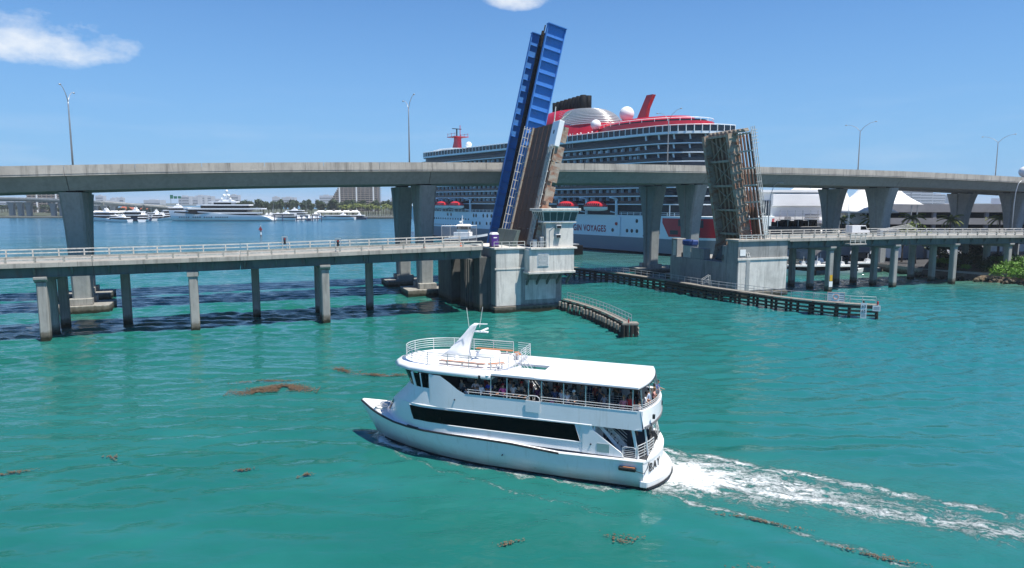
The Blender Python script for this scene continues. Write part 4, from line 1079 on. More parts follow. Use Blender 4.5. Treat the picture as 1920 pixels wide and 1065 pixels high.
# ---- superstructure: one faired shell from the side deck up to the wheelhouse sill, raked at the front
def sf(z): return interp([(2.0, 20.15), (2.35, 20.0), (3.4, 19.3), (4.2, 18.4), (5.1, 17.45), (6.1, 17.95)], z)
def sw(x, z):
    w0 = interp([(2.0, 3.05), (2.5, 3.0), (3.88, 3.07), (5.1, 2.98), (6.1, 3.02)], z)
    p = interp([(2.0, 1.9), (5.1, 4.0), (6.1, 4.2)], min(z, 6.1)); q = interp([(2.0, .72), (5.1, .5), (6.1, .5)], min(z, 6.1))
    t = max(0.0, min(1.0, (x - 13.4) / (sf(z) - 13.4)))
    return w0 * (1 - t ** p) ** q
def side(sg, x, z=3.2): return sg * sw(x, z)
def shell(z, x0, n=22):
    pts = [(lerp(x0, 13.4, k / 4), sw(13.4, z)) for k in range(4)] if x0 < 13.4 else []
    xa_ = max(x0, 13.4)
    for k in range(n + 1):
        x = xa_ + (sf(z) - xa_) * (1 - (1 - k / n) ** 2.2); pts.append((x, sw(x, z)))
    return pts
def ringz(z, x0):
    h_ = shell(z, x0); zz = lambda x: max(z, interp(SHEER, x) - .03) if z < 2.2 else z
    return [(x, y, zz(x)) for x, y in h_] + [(x, -y, zz(x)) for x, y in h_[::-1][1:]]
fr = U('hull_white', True)
fr.loft([ringz(z, 3.25) for z in (2.0, 2.5, 2.9, 3.4, 3.88)]); fr.build('cabin_shell', tb)
fr = U('hull_white', True)
fr.loft([ringz(z, 14.75) for z in (3.88, 4.2, 4.6, 5.12)]); fr.build('wheelhouse_base', tb)
for sg in (1, -1):
    g = U('tint_glass'); secs = []
    # slanted window band, glazed in five panes
    def wx(f, top): return lerp(16.32, 4.05, f) if not top else lerp(16.62, 4.42, f)
    for k in range(5):
        f0, f1 = k / 5, (k + 1) / 5
        q = []
        for ff, tp in ((f0, 0), (f1, 0), (f1, 1), (f0, 1)):
            x = wx(ff, tp); q.append((x, side(sg, x, 2.7 if not tp else 3.75) + sg * .035, 2.70 if not tp else lerp(3.70, 3.80, ff)))
        g = U('tint_glass'); mid = []
        for (u0, u1) in ((0, .5), (.5, 1)):
            xa, xb, xc, xd = lerp(q[0][0], q[1][0], u0), lerp(q[0][0], q[1][0], u1), lerp(q[3][0], q[2][0], u1), lerp(q[3][0], q[2][0], u0)
            zt0, zt1 = lerp(q[3][2], q[2][2], u0), lerp(q[3][2], q[2][2], u1)
            xm = [lerp(xa, xd, .5), lerp(xb, xc, .5)]; zm_ = [lerp(2.7, zt0, .5), lerp(2.7, zt1, .5)]
            g.add([(xa, side(sg, xa, 2.7) + sg * .035, 2.70), (xb, side(sg, xb, 2.7) + sg * .035, 2.70), (xm[1], side(sg, xm[1], 3.23) + sg * .035, zm_[1]), (xm[0], side(sg, xm[0], 3.23) + sg * .035, zm_[0]), (xc, side(sg, xc, 3.75) + sg * .035, zt1), (xd, side(sg, xd, 3.75) + sg * .035, zt0)], [(0, 1, 2, 3), (3, 2, 4, 5)])
        g.build('window_pane', tb)
    fr = [(16.45, 2.66), (16.75, 3.76)]
    rim = [(wx(f, 0), 2.66) for f in (0, .25, .5, .75, 1)] + [(wx(f, 1), lerp(3.74, 3.84, f)) for f in (1, .75, .5, .25, 0)]
    U('hull_white').tube([(x, side(sg, x, z) + sg * .03, z) for x, z in rim], .035, 5, closed=True).build('window_trim', tb)
    U('hull_white').tube([(x, side(sg, x, 3.88) + sg * .03, 3.88) for x in (17.0, 15.5, 13, 10, 7, 5, 3.3)], .05, 5).build('knuckle_line', tb)
    # forward slit window
    q = [(sf(z) - d, z) for d, z in ((.62, 2.62), (.34, 2.62), (.34, 3.42), (.62, 3.42))]
    U('tint_glass').add([(x, side(sg, x, z) + sg * .04, z) for x, z in q], [(0, 1, 2, 3)]).build('slit_window', tb)
# wheelhouse glazing, leaning outwards towards the top
GZ = [5.12, 6.10]
cuts = [14.92, 15.45, 16.0, 16.12, 17.0]
for sg in (1, -1):
    for a_x, b_x, glz in ((14.92, 15.46, 1), (15.54, 16.02, 1), (16.22, 17.22, 1), (17.22, 17.445, 1)):
        gp = U('tint_glass'); secs = []
        for k in range(5):
            f = lerp(a_x, b_x, k / 4); tt = (f - 14.9) / (17.45 - 14.9)
            xt = 14.9 + tt * (17.94 - 14.9)
            secs.append([(f, sg * (sw(f, 5.1) - .0), 5.12), (xt, sg * sw(xt, 6.1), 6.12)])
        gp.loft(secs); gp.build('wheelhouse_window', tb)
    for a_x, w_ in ((14.84, .16), (15.5, .09), (16.12, .18), (17.22, .10)):
        tt = (a_x - 14.9) / 2.55; xt = 14.9 + tt * 3.04
        U('white_paint').bar((a_x, sg * (sw(a_x, 5.1) - .02), 5.05), (xt, sg * (sw(xt, 6.1) - .02), 6.14), .10, w_, up=(1, 0, 0)).build('wheelhouse_post', tb)
# wheelhouse sides and upper bulwark
for sg in (1, -1):
    w = U('hull_white', True)
    for secs in ([[(x, sg * min(3.12, lerp(3.14, 2.72, max(0, (x - 14) / 3.4))), 3.85), (x, sg * min(3.1, lerp(3.12, 2.66, max(0, (x - 14) / 3.4))), z1)] for x, z1 in ((14.85, 6.12), (14.0, 6.12), (13.3, 5.7), (12.7, 5.28), (12.15, 5.03), (10, 5.05), (7, 5.06), (4, 5.07), (1.5, 5.1), (.35, 5.12), (.10, 5.12))],):
        w.loft(secs)
    w.use('hull_white').loft([[(x, sg * 2.95, 5.0), (x, sg * 3.12, 5.06)] for x in (12.1, 9, 6, 3, .4)])
    w.build('upper_bulwark', tb)
    # cleat and gate outline on the bulwark
    gt = U('hull_white').box(6.75, 7.75, sg * 3.155 - .015, sg * 3.155 + .015, 4.3, 5.06).build('bulwark_gate', tb)
    U('steel_rail').tube([(6.82, sg * 3.05, 5.06), (6.82, sg * 3.05, 5.25), (7.0, sg * 3.05, 5.38), (7.5, sg * 3.05, 5.38), (7.68, sg * 3.05, 5.25), (7.68, sg * 3.05, 5.06)], .035, 6).build('gate_hoop', tb)
# upper deck floor, aft overhang fascia
U('deck_grey').prism([(-.1 - .5 * (1 - f * f), f * 3.05) for f in [-1 + k / 6 for k in range(13)]] + [(14.6, 2.9), (14.6, -2.9)], 3.98, 4.14).build('upper_deck', tb)
af = U('hull_white', True)
aft_t = [(.2 - .75 * (1 - f * f), f * 3.12, 5.1) for f in [-1 + k / 6 for k in range(13)]]
aft_b = [(.0 - .55 * (1 - f * f), f * 3.14, 4.02) for f in [-1 + k / 6 for k in range(13)]]
af.loft([aft_t, aft_b]); af.loft([aft_b, [(.5, y, 3.9) for x, y, z in aft_b]])
af.loft([[(x + .18, y * .95, 5.1) for x, y, z in aft_t], aft_t])
af.build('aft_fascia', tb)
for y in (2.2, -1.0): U('black_rubber').box(-.55, -.4, y, y + .22, 4.5, 4.75).build('deck_speaker', tb)
U('interior_dark').box(14.61, 14.75, -2.8, 2.8, 4.14, 6.1).build('bulkhead', tb)
# saloon interior walls and deck of the main level
U('interior_dark').box(4.5, 17, -2.7, 2.7, 2.05, 2.1).build('saloon_floor', tb)
U('hull_white').box(3.1, 3.22, -2.98, 2.98, 2.0, 3.97).build('saloon_bulkhead', tb)
U('interior_dark').box(3.06, 3.098, -.6, .6, 2.0, 3.7).build('saloon_door', tb)
# aft cockpit: slanted side edge, pillars, stair
for sg in (1, -1):
    U('hull_white').prism([(3.2, 2.0), (1.25, 2.0), (1.35, 2.25), (3.15, 3.5), (3.45, 3.97), (3.9, 3.97), (3.9, 2.0)], sg * 3.03 - .06, sg * 3.03 + .06, 'y').build('cockpit_side', tb)
    U('alu').box(2.15, 2.95, sg * 3.10 - .015, sg * 3.10 + .015, 2.18, 2.75).build('vent_grille', tb)
    U('white_paint').bar((.35, sg * 2.85, 1.96), (.75, sg * 2.9, 4.0), .22, .14).build('roof_pillar', tb)
    U('white_paint').bar((-.15, sg * 2.1, 1.96), (.1, sg * 2.2, 4.0), .10, .10).build('roof_pillar', tb)
    # rounded gate panel
    pr = [(1.3, 2.05), (1.3, 2.6), (1.18, 2.7), (.62, 2.7), (.5, 2.6), (.5, 2.05), (.62, 1.98), (1.18, 1.98)]
    gh = U('steel_rail').tube([(x, sg * 3.0, z) for x, z in pr], .035, 6, closed=True).build('gate_hoop', tb)
    for k in range(5): U('steel_rail').tube([(1.27, sg * 3.0, 2.1 + k * .12), (.53, sg * 3.0, 2.1 + k * .12)], .018, 5).build('gate_bar', gh)
    for k in range(5):
        pts = [(.35 - .75 * (1 - f * f) - .0, f * 3.0, 2.08 + k * .19) for f in [sg * (1 - j * .11) for j in range(7)]]
        U('steel_rail').tube(pts, .022 if k < 4 else .032, 6).build('stern_rail', tb)
    for j in (0, 2, 4, 6):
        f = sg * (1 - j * .11); U('steel_rail').tube([(.35 - .75 * (1 - f * f), f * 3.0, 1.96), (.35 - .75 * (1 - f * f), f * 3.0, 2.84)], .028, 6).build('rail_post', tb)
for k in range(8):
    f = k / 7
    U('white_paint').box(lerp(1.5, 3.1, f) - .13, lerp(1.5, 3.1, f) + .13, 1.4, 2.4, lerp(2.15, 3.9, f) - .03, lerp(2.15, 3.9, f)).build('stair_tread', tb)
for y in (1.36, 2.44):
    U('white_paint').bar((1.35, y, 2.0), (3.2, y, 4.0), .06, .2).build('stair_stringer', tb)
    for k in range(4): U('steel_rail').bar((1.35, y, 2.25 + k * .22), (3.2, y, 4.05 + k * .22 - .3), .03).build('stair_rail', tb)
U('interior_dark').box(-.2, 3.05, -2.9, 2.9, 1.965, 1.985).build('cockpit_sole', tb)
# small things on the hull
U('black_rubber').box(.4, 1.5, 3.16, 3.42, 1.25, 1.5).build('side_fender', tb, .05)
U('teak').box(.45, 1.2, 3.2, 3.38, 1.502, 1.52).build('fender_strap', tb)
U('ink').tube([(.4, 3.3, 1.3), (-.1, 3.25, 1.2), (-.25, 2.9, 1.45), (-.3, 2.6, 1.75)], .025, 5).build('mooring_line', tb)
for (x, z) in ((12.9, 4.55), (3.35, 2.62)): U('ink').tube([(x, 3.04, z), (x, 3.17, z)], .05, 8).build('hull_fitting', tb)
U('ink').tube([(9.4, 2.9, 1.1), (9.4, 3.22, 1.1)], .04, 8).build('hull_fitting', tb)
# foredeck gear
for (x, y) in ((20.2, .5), (20.2, -.5), (21.3, 0)): U('steel_rail').tube([(x - .18, y, 2.62), (x - .1, y, 2.72), (x + .1, y, 2.72), (x + .18, y, 2.62)], .04, 6).build('cleat', tb)
U('galv').box(19.9, 20.6, -.22, .22, 2.55, 2.75).build('windlass', tb, .03)
U('rope_white').tube([(20.1 + .5 * math.cos(k * .7), .9 + .32 * math.sin(k * .7), 2.56 + .004 * k) for k in range(30)], .03, 5).build('coiled_line', tb)
for sg in (1, -1): U('white_deck').tube([(x, sg * (interp(HALF, x) - .06), interp(SHEER, x) + .05) for x in (19, 20, 21, 21.7, 22.2)], .06, 6).build('toe_rail', tb)
# ---- roof of the upper deck and flybridge
rf = U('white_paint', True)
roofp = [(.4 - .45 * (1 - f * f), f * 2.95) for f in [-1 + k / 6 for k in range(13)]]
def roof_piece(poly, z0=6.42, z1=6.58): return U('white_paint').prism(poly, z0, z1)
roof_piece(roofp + [(7.2, 2.95), (7.2, -2.95)]).build('roof_panel', tb, .03)
roof_piece([(7.2, .75), (10.4, .75), (10.4, 2.95), (7.2, 2.95)]).build('roof_panel', tb, .0)
roof_piece([(7.2, -2.95), (10.4, -2.95), (10.4, -.45), (7.2, -.45)]).build('roof_panel', tb, .0)
roof_piece([(9.7, -.449), (10.4, -.449), (10.4, .749), (9.7, .749)]).build('roof_panel', tb, .0)
U('black_rubber').tube([(x, y + .0, 6.41) for x, y in [(10.3, -2.97), (7.2, -2.97)] + [(x - .02, y * 1.005) for x, y in roofp] + [(7.2, 2.97), (10.3, 2.97)]], .035, 5).build('roof_edge_trim', tb)
flyp = [(10.3, -2.85), (15.2, -2.8), (16.8, -2.5), (18.0, -1.9), (18.75, -1.0), (19.0, 0), (18.75, 1.0), (18.0, 1.9), (16.8, 2.5), (15.2, 2.8), (10.3, 2.85)]
vis = U('white_paint', True)
def flysec(sc_x, k, z): return [(10.3 + (x - 10.3) * sc_x, y * k, z) for x, y in flyp]
vis.loft([flysec(.93, 1.0, 6.10), flysec(.995, 1.09, 6.24), flysec(.965, 1.06, 6.5), flysec(.885, .97, 6.72)], close=True)
vis.build('wheelhouse_visor', tb)
U('white_deck').prism([(10.28 + (x - 10.3) * .86, y * .93) for x, y in flyp], 6.60, 6.735).build('fly_deck', tb)
# flybridge railing
rp_ = [(10.4, 2.72)] + [(10.3 + (x - 10.3) * .885, y * .955) for x, y in flyp[::-1]][1:-1] + [(10.4, -2.72)]
# resample so posts stand about 1.6 m apart
dense = smooth_path([(x, y, 0) for x, y in rp_], .2)
for hgt in (.22, .38, .54, .70, .86): U('steel_rail').tube([(p.x, p.y, 6.73 + hgt) for p in dense[::2]], .020 if hgt < .8 else .032, 6).build('fly_rail', tb)
for p in dense[::8]: U('steel_rail').tube([(p.x, p.y, 6.7), (p.x, p.y, 7.6)], .028, 6).build('rail_post', tb)
for k in range(5):
    h = .22 + .16 * k
    U('steel_rail').tube([(10.4, 2.72, 6.73 + h), (9.5, 1.7, 6.73 + h), (9.3, .85, 6.73 + h)], .02, 6).build('fly_rail', tb)
    U('steel_rail').tube([(10.4, -2.72, 6.73 + h), (9.4, -2.6, 6.73 + h), (9.3, -1.2, 6.73 + h), (9.3, -.4, 6.73 + h)], .02, 6).build('fly_rail', tb)
for (x, y) in ((9.95, 2.2), (9.5, 1.7), (9.3, .85), (9.4, -2.6), (9.3, -1.2), (9.3, -.4)): U('steel_rail').tube([(x, y, 6.55), (x, y, 7.6)], .028, 6).build('rail_post', tb)
# stair down through the roof hatch
for y in (.15, .70):
    U('white_paint').bar((9.3, y, 6.62), (7.3, y, 4.2), .06, .2).build('hatch_stringer', tb)
    U('steel_rail').tube([(9.6, y, 7.4), (9.2, y, 7.55), (7.3, y, 5.2)], .03, 6).build('hatch_rail', tb)
    U('steel_rail').tube([(9.4, y, 7.1), (7.4, y, 4.75)], .025, 6).build('hatch_rail', tb)
for k in range(8): U('white_paint').box(lerp(9.2, 7.4, k / 7) - .12, lerp(9.2, 7.4, k / 7) + .12, .15, .70, lerp(6.5, 4.4, k / 7), lerp(6.5, 4.4, k / 7) + .03).build('stair_tread', tb)
# benches
for pts in ([(14.4, 2.25), (11.0, 2.3)], [(10.75, 2.2), (9.9, 1.45)], [(13.6, -2.3), (10.7, -2.35)], [(10.3, -2.1), (9.8, -1.2)]):
    (x0, y0), (x1, y1) = pts
    b = U('teak').bar((x0, y0, 7.0), (x1, y1, 7.0), .36, .06).build('bench_seat', tb)
    for f in (.15, .5, .85): U('white_paint').bar((lerp(x0, x1, f), lerp(y0, y1, f), 6.6), (lerp(x0, x1, f), lerp(y0, y1, f), 6.97), .1).build('bench_leg', b)
U('white_paint').box(11.4, 12.9, -1.7, -.5, 6.735, 7.1).build('deck_locker', tb, .05)
# raked mast fin
mst = U('white_paint', True)
def msec(xa, xb, w, z): return [(xa, -w * .35, z), (xa, w * .35, z), ((xa * 2 + xb) / 3, w, z), (xb, w * .8, z), (xb, -w * .8, z), ((xa * 2 + xb) / 3, -w, z)]
mst.loft([msec(15.5, 13.1, .38, 6.7), msec(14.75, 13.2, .30, 7.3), msec(14.05, 13.05, .23, 8.0), msec(13.5, 12.85, .17, 8.6), msec(13.05, 12.6, .12, 9.15), msec(12.75, 12.4, .09, 9.35)], close=True)
mst.build('mast_fin', tb)
U('white_paint').box(11.7, 12.9, -.14, .14, 8.72, 8.8).build('radar_shelf', tb); U('white_paint').bar((12.0, -.7, 8.9), (12.0, .7, 8.9), .12, .1).build('radar_scanner', tb)
U('white_paint').bar((11.95, -.5, 9.25), (12.6, .0, 9.3), .06).build('antenna_arm', tb)
for (x, y, dx) in ((13.0, .35, .2), (12.5, -.35, -.25)): U('rope_white').tube([(x, y, 9.0), (x + dx, y, 10.5)], .022, 5).build('whip_antenna', tb)
U('white_paint').lathe([(.16, 0), (.19, .12), (.1, .3), (.02, .36)], (13.9, .6, 6.74), 10).build('dome_light', tb)
# loudhailer and lamp at the roof break
U('black_rubber').box(11.0, 11.15, 2.98, 3.10, 6.15, 6.4).build('deck_speaker', tb)
U('white_paint').lathe([(.06, 0), (.16, .25), (.17, .3)], (10.5, 2.95, 6.15), 10).build('horn', tb)
# upper deck posts and guard rails, both sides
for sg in (1, -1):
    for x in (10.3, 9.14, 7.62, 6.72, 5.23, 3.76, 2.22, .75): U('alu').bar((x, sg * 2.93, 5.03), (x, sg * 2.90, 6.42), .065).build('roof_post', tb)
    for h in (5.18, 5.34): U('steel_rail').tube([(x, sg * 3.0, h) for x in (12.0, 9, 7.7)] , .022, 6).build('guard_rail', tb); U('steel_rail').tube([(x, sg * 3.0, h) for x in (6.75, 4, 2, .75)], .022, 6).build('guard_rail', tb)
    for x in (11.9, 11.0): U('steel_rail').tube([(x, sg * 3.0, 5.03), (x, sg * 3.0, 5.34)], .022, 6).build('rail_post', tb)
for h in (5.18, 5.30, 5.42):
    U('steel_rail').tube([(.75, 2.98, h), (.4, 2.85, h)] + [(.2 - .62 * (1 - f * f), f * 2.85, h) for f in [.9 - k * .15 for k in range(13)]] + [(.4, -2.85, h), (.75, -2.98, h)], .022, 6).build('guard_rail', tb)
for f in (-.95, -.5, 0, .5, .95): U('alu').bar((.22 - .62 * (1 - f * f), f * 2.86, 5.1), (.35 - .45 * (1 - f * f), f * 2.85, 6.42), .055).build('roof_post', tb)
# inside of upper deck: benches, inner rail around the stair well, awning shade
for k in range(5):
    x = 1.8 + k * 1.0
    U('steel_rail').tube([(1.5, .55, 4.55 + .16 * k), (5.5, .55, 4.55 + .16 * k)], .02, 5).build('inner_rail', tb)
for x in (1.5, 2.8, 4.1, 5.5): U('steel_rail').tube([(x, .55, 4.14), (x, .55, 5.25)], .025, 5).build('rail_post', tb)
for x in (11.0, 9.8, 5.8, 4.6): U('interior_dark').box(x, x + .5, -2.4, -.6, 4.14, 4.6).build('deck_bench', tb, .03)
# ================================================================ passengers
def person_mesh(pose):
    V, E, RAD, REG = [], [], [], []
    def add(p, r, par=None, reg=None):
        V.append(Vector(p)); RAD.append(r if isinstance(r, tuple) else (r, r))
        if par is not None: E.append((par, len(V) - 1)); REG.append(reg)
        return len(V) - 1
    sit = pose == 'sit'; lean = .10 if pose == 'lean' else 0.0
    dz = -.42 if sit else 0
    pel = add((0, 0, .95 + dz), (.155, .12))
    wa = add((.02 + lean * .4, 0, 1.12 + dz), (.14, .11), pel, 'shirt')
    ch = add((.02 + lean, 0, 1.31 + dz), (.165, .115), wa, 'shirt')
    nb = add((.02 + lean, 0, 1.43 + dz), (.07, .07), ch, 'shirt')
    nk = add((.035 + lean * 1.2, 0, 1.50 + dz), (.052, .055), nb, 'skin')
    hd = add((.055 + lean * 1.35, 0, 1.585 + dz), (.080, .095), nk, 'skin')
    hd2 = add((.05 + lean * 1.35, 0, 1.665 + dz), (.078, .092), hd, 'skin')
    add((.03 + lean * 1.3, 0, 1.73 + dz), (.045, .05), hd2, 'skin')
    add((.155 + lean * 1.4, 0, 1.60 + dz), (.014, .014), hd, 'skin')      # nose
    for sg in (1, -1):
        sh = add((.01 + lean, sg * .185, 1.385 + dz), .058, ch, 'shirt')
        if pose == 'lean': el, wr, ha = (.20, sg * .29, 1.16), (.42, sg * .24, 1.12), (.50, sg * .235, 1.12)
        elif pose == 'phone' and sg > 0: el, wr, ha = (.16, sg * .27, 1.20), (.36, sg * .12, 1.42), (.42, sg * .10, 1.49)
        elif pose == 'phone': el, wr, ha = (.02, sg * .27, 1.12), (.20, sg * .16, 1.22), (.28, sg * .13, 1.27)
        elif sit: el, wr, ha = (.05, sg * .26, 1.12), (.24, sg * .2, .98), (.32, sg * .19, .96)
        elif pose == 'fold': el, wr, ha = (.08, sg * .28, 1.13), (.24, sg * -.02, 1.17), (.26, sg * -.10, 1.18)
        else: el, wr, ha = (-.02, sg * .26, 1.12), (.04, sg * .275, .90), (.07, sg * .27, .82)
        el, wr, ha = [(a, b, c + dz) for a, b, c in (el, wr, ha)]
        e1 = add(el, .045, sh, 'shirt'); w1 = add(wr, .030, e1, 'skin'); h1 = add(ha, (.038, .022), w1, 'skin')
        d = (Vector(ha) - Vector(wr)).normalized(); sd = Vector((0, 1, 0)) if abs(d.y) < .8 else Vector((1, 0, 0))
        for k, ln in enumerate((.060, .072, .068, .052)):
            b = Vector(ha) + d * .02 + sd * (.033 - k * .022)
            f1 = add(b + d * ln * .55 + Vector((0, 0, -.004)), .0095, h1, 'skin'); add(b + d * ln + Vector((0, 0, -.024)), .008, f1, 'skin')
        th = add(Vector(wr).lerp(Vector(ha), .5) + sd * (-sg * .05) + d * .02, .011, w1, 'skin'); add(Vector(ha) + sd * (-sg * .062) + d * .02, .009, th, 'skin')
        hp = add((0, sg * .095, .90 + dz), .092, pel, 'trousers')
        if sit: kn, an, to = (.42, sg * .13, .50), (.42, sg * .13, .09), (.56, sg * .14, .04)
        else: kn, an, to = (.03, sg * .11, .50), (-.02, sg * .115, .09), (.13, sg * .13, .04)
        k1 = add(kn, .064, hp, 'trousers'); a1 = add(an, .043, k1, 'calf'); add(to, (.042, .032), a1, 'shoe')
    me = bpy.data.meshes.new('person_cage'); me.from_pydata([tuple(v) for v in V], E, [])
    ob = bpy.data.objects.new('person_cage', me); col.objects.link(ob)
    md = ob.modifiers.new('skin', 'SKIN'); md.use_smooth_shade = True
    sv = me.skin_vertices[0].data
    for i, r in enumerate(RAD): sv[i].radius = r; sv[i].use_root = (i == 0)
    sb = ob.modifiers.new('sub', 'SUBSURF'); sb.levels = 1; sb.render_levels = 1
    dg = bpy.context.evaluated_depsgraph_get(); dg.update()
    out = bpy.data.meshes.new_from_object(ob.evaluated_get(dg)); out.name = 'person_' + pose
    bpy.data.objects.remove(ob); bpy.data.meshes.remove(me)
    out.materials.clear()
    regs = ['skin', 'shirt', 'trousers', 'calf', 'shoe']
    for k in regs: out.materials.append(MATS['white_deck'])
    seg = [(V[a], V[b], r) for (a, b), r in zip(E, REG)]
    for f in out.polygons:
        c = f.center; best, br = 1e9, 'shirt'
        for a, b, r in seg:
            d = b - a; L2 = d.length_squared or 1e-9
            t = max(0, min(1, (c - a).dot(d) / L2)); q = (c - (a + d * t)).length
            if q < best: best, br = q, r
        f.material_index = regs.index(br)
    return out
PM = {k: person_mesh(k) for k in ('lean', 'stand', 'phone', 'fold', 'sit')}
HEAD = {'lean': (.175, 0, 1.645), 'stand': (.045, 0, 1.645), 'phone': (.045, 0, 1.645), 'fold': (.045, 0, 1.645), 'sit': (.045, 0, 1.225)}
_hm = MB(); MATS['hair_slot'] = MATS['ink']
def hair_mesh(kind):
    mb = M('hair_slot', True)
    if kind == 'short': mb.lathe([(.102, -.02), (.108, .03), (.09, .085), (.05, .115), (.01, .122)], (-.018, 0, 0), 12, (1.0, .92))
    elif kind == 'long':
        mb.lathe([(.102, -.02), (.108, .03), (.09, .085), (.05, .115), (.01, .122)], (-.018, 0, 0), 12, (1.0, .95))
        mb.loft([[(-.06 - .05 * math.cos(t), .09 * math.sin(t), z) for t in [-1.6 + k * .4 for k in range(9)]] for z in (.05, -.1, -.24)])
    else:
        mb.lathe([(.105, .0), (.108, .05), (.09, .10), (.03, .125)], (-.015, 0, 0), 12, (1.0, .92))
        mb.prism([(.07, -.08), (.19, -.05), (.20, .05), (.07, .08)], .02, .035)
    return mb.mesh('hair_' + kind)
HM = {k: hair_mesh(k) for k in ('short', 'long', 'cap')}
def cloth(c):
    n = 'cloth_%.3f_%.3f_%.3f' % c
    return mat(n, c, .85, var=.08, scale=7)
SK = [(.55, .33, .23), (.42, .24, .16), (.28, .15, .09), (.16, .085, .05)]
def person(x, y, z, ang, label, pose, shirt, trousers=(.03, .035, .06), skin=0, hair=('short', (.02, .014, .010)), shorts=False, h=1.0, group='passengers on the tour boat', parent_frame=True):
    loc = Matrix.Rotation(BOAT_ANG, 4, 'Z') @ Vector((x, y, z)) + BOAT_C
    o = bpy.data.objects.new('person', PM[pose]); col.objects.link(o)
    o.location = loc; o.rotation_euler = (0, 0, BOAT_ANG + ang); o.scale = (h, h, h)
    tag(o, label, 'person', group)
    sk = cloth(SK[skin]); cols = [sk, cloth(shirt), cloth(trousers), sk if shorts else cloth(trousers), cloth((.05, .045, .045))]
    for i, m in enumerate(cols): o.material_slots[i].link = 'OBJECT'; o.material_slots[i].material = m
    hname = 'cap' if hair[0] == 'cap' else 'hair'
    hobj = inst(HM[hair[0]], hname, o, HEAD[pose]); hobj.material_slots[0].link = 'OBJECT'; hobj.material_slots[0].material = cloth(hair[1])
    return o
FZ = 4.14; P90 = math.pi / 2
BLK = (.015, .015, .018); WHT = (.70, .70, .70); NAVY = (.02, .035, .10)
HB = ('short', (.018, .012, .009)); HL = ('long', (.025, .014, .009)); HBL = ('long', (.25, .15, .07))
rail_people = [  # x, y, pose, shirt, trousers, skin, hair, height, label
 (12.35, 2.3, 'stand', (.30, .26, .22), BLK, 1, HL, .98, 'passenger in sunglasses and beige top, frontmost at the upper rail'),
 (11.9, 2.45, 'stand', (.03, .04, .05), BLK, 1, HB, .85, 'passenger in dark shirt, second from the front at the upper rail'),
 (11.5, 2.6, 'lean', WHT, BLK, 0, HL, .68, 'child in white leaning on the upper rail near the front'),
 (10.85, 2.3, 'fold', (.50, .38, .38), (.10, .10, .12), 2, HB, 1.03, 'bearded man in pale pink shirt with folded arms and a strap'),
 (10.35, 2.5, 'stand', (.66, .68, .70), NAVY, 1, ('cap', (.02, .02, .03)), .92, 'passenger in white shirt with blue print and dark cap'),
 (9.95, 2.35, 'fold', (.02, .05, .36), NAVY, 2, HB, 1.05, 'tall man in royal blue shirt beside the first roof post'),
 (9.45, 2.5, 'lean', BLK, BLK, 1, HB, .97, 'passenger in black leaning on the rail just left of the pink shirt'),
 (8.85, 2.5, 'lean', (.62, .10, .30), (.06, .06, .08), 1, ('cap', (.40, .02, .02)), 1.0, 'man in bright pink shirt and red cap leaning on the rail'),
 (8.15, 2.2, 'stand', (.66, .64, .62), (.10, .06, .04), 2, HB, 1.02, 'passenger in white shirt with brown bag behind the second post'),
 (7.80, 1.7, 'stand', (.40, .35, .32), BLK, 1, ('cap', (.45, .02, .02)), 1.0, 'passenger in red cap standing back from the rail'),
 (7.45, 2.5, 'lean', BLK, BLK, 1, HB, 1.0, 'man in black sports shirt with arms on the rail left of the hatch stair'),
 (6.98, 2.5, 'lean', (.04, .03, .03), BLK, 1, HL, .94, 'passenger in dark top bent over the rail at the bulwark gate'),
 (6.3, 2.0, 'stand', (.09, .03, .08), BLK, 2, HL, .97, 'passenger in dark purple behind the hoop of the bulwark gate'),
 (5.85, 2.3, 'stand', (.02, .02, .022), BLK, 3, HB, .95, 'passenger in black with a lanyard behind the gate post'),
 (5.35, 2.2, 'stand', (.03, .05, .12), NAVY, 2, HB, 1.0, 'man in navy shirt beside the child in hot pink'),
 (5.42, 2.6, 'stand', (.75, .04, .32), BLK, 1, HB, .62, 'child in hot pink at the upper rail'),
 (4.95, 2.2, 'stand', (.50, .50, .54), BLK, 1, HL, .98, 'woman in light grey top amidships on the upper deck'),
 (4.55, 2.5, 'stand', (.66, .66, .66), (.10, .12, .2), 0, HL, .97, 'long-haired woman in white top beside the man in white cap'),
 (4.08, 2.5, 'lean', (.13, .125, .12), (.12, .12, .12), 0, ('cap', (.72, .72, .70)), 1.02, 'man in grey shirt and white cap leaning on the upper rail'),
 (2.75, 1.2, 'stand', (.52, .50, .55), (.3, .3, .34), 0, HBL, .75, 'child in pale clothes behind the inner rail'),
 (1.65, 2.3, 'stand', (.52, .20, .24), (.3, .1, .12), 1, HBL, .95, 'passenger in pink checked shirt near the aft rail'),
 (1.2, 2.2, 'stand', (.42, .02, .025), BLK, 2, HB, 1.02, 'passenger in bright red shirt near the aft corner'),
 (.45, 2.2, 'sit', (.45, .45, .50), (.2, .2, .25), 1, HB, 1.0, 'passenger in striped shirt seated at the near aft corner'),
 (.35, 1.3, 'lean', (.68, .68, .70), NAVY, 1, HB, 1.0, 'passenger in white shirt and navy trousers at the aft rail'),
 (.15, .6, 'stand', (.40, .50, .66), NAVY, 0, HB, 1.04, 'man in light blue shirt standing at the aft rail'),
 (.05, -.3, 'lean', (.60, .30, .28), BLK, 0, HBL, .95, 'woman in salmon top leaning on the aft rail'),
 (.05, -1.1, 'stand', (.62, .46, .42), (.3, .2, .2), 1, HL, .97, 'woman in peach top at the aft rail'),
 (.1, -2.0, 'lean', (.06, .12, .40), BLK, 1, HB, 1.0, 'passenger in blue shirt at the far aft corner'),
]
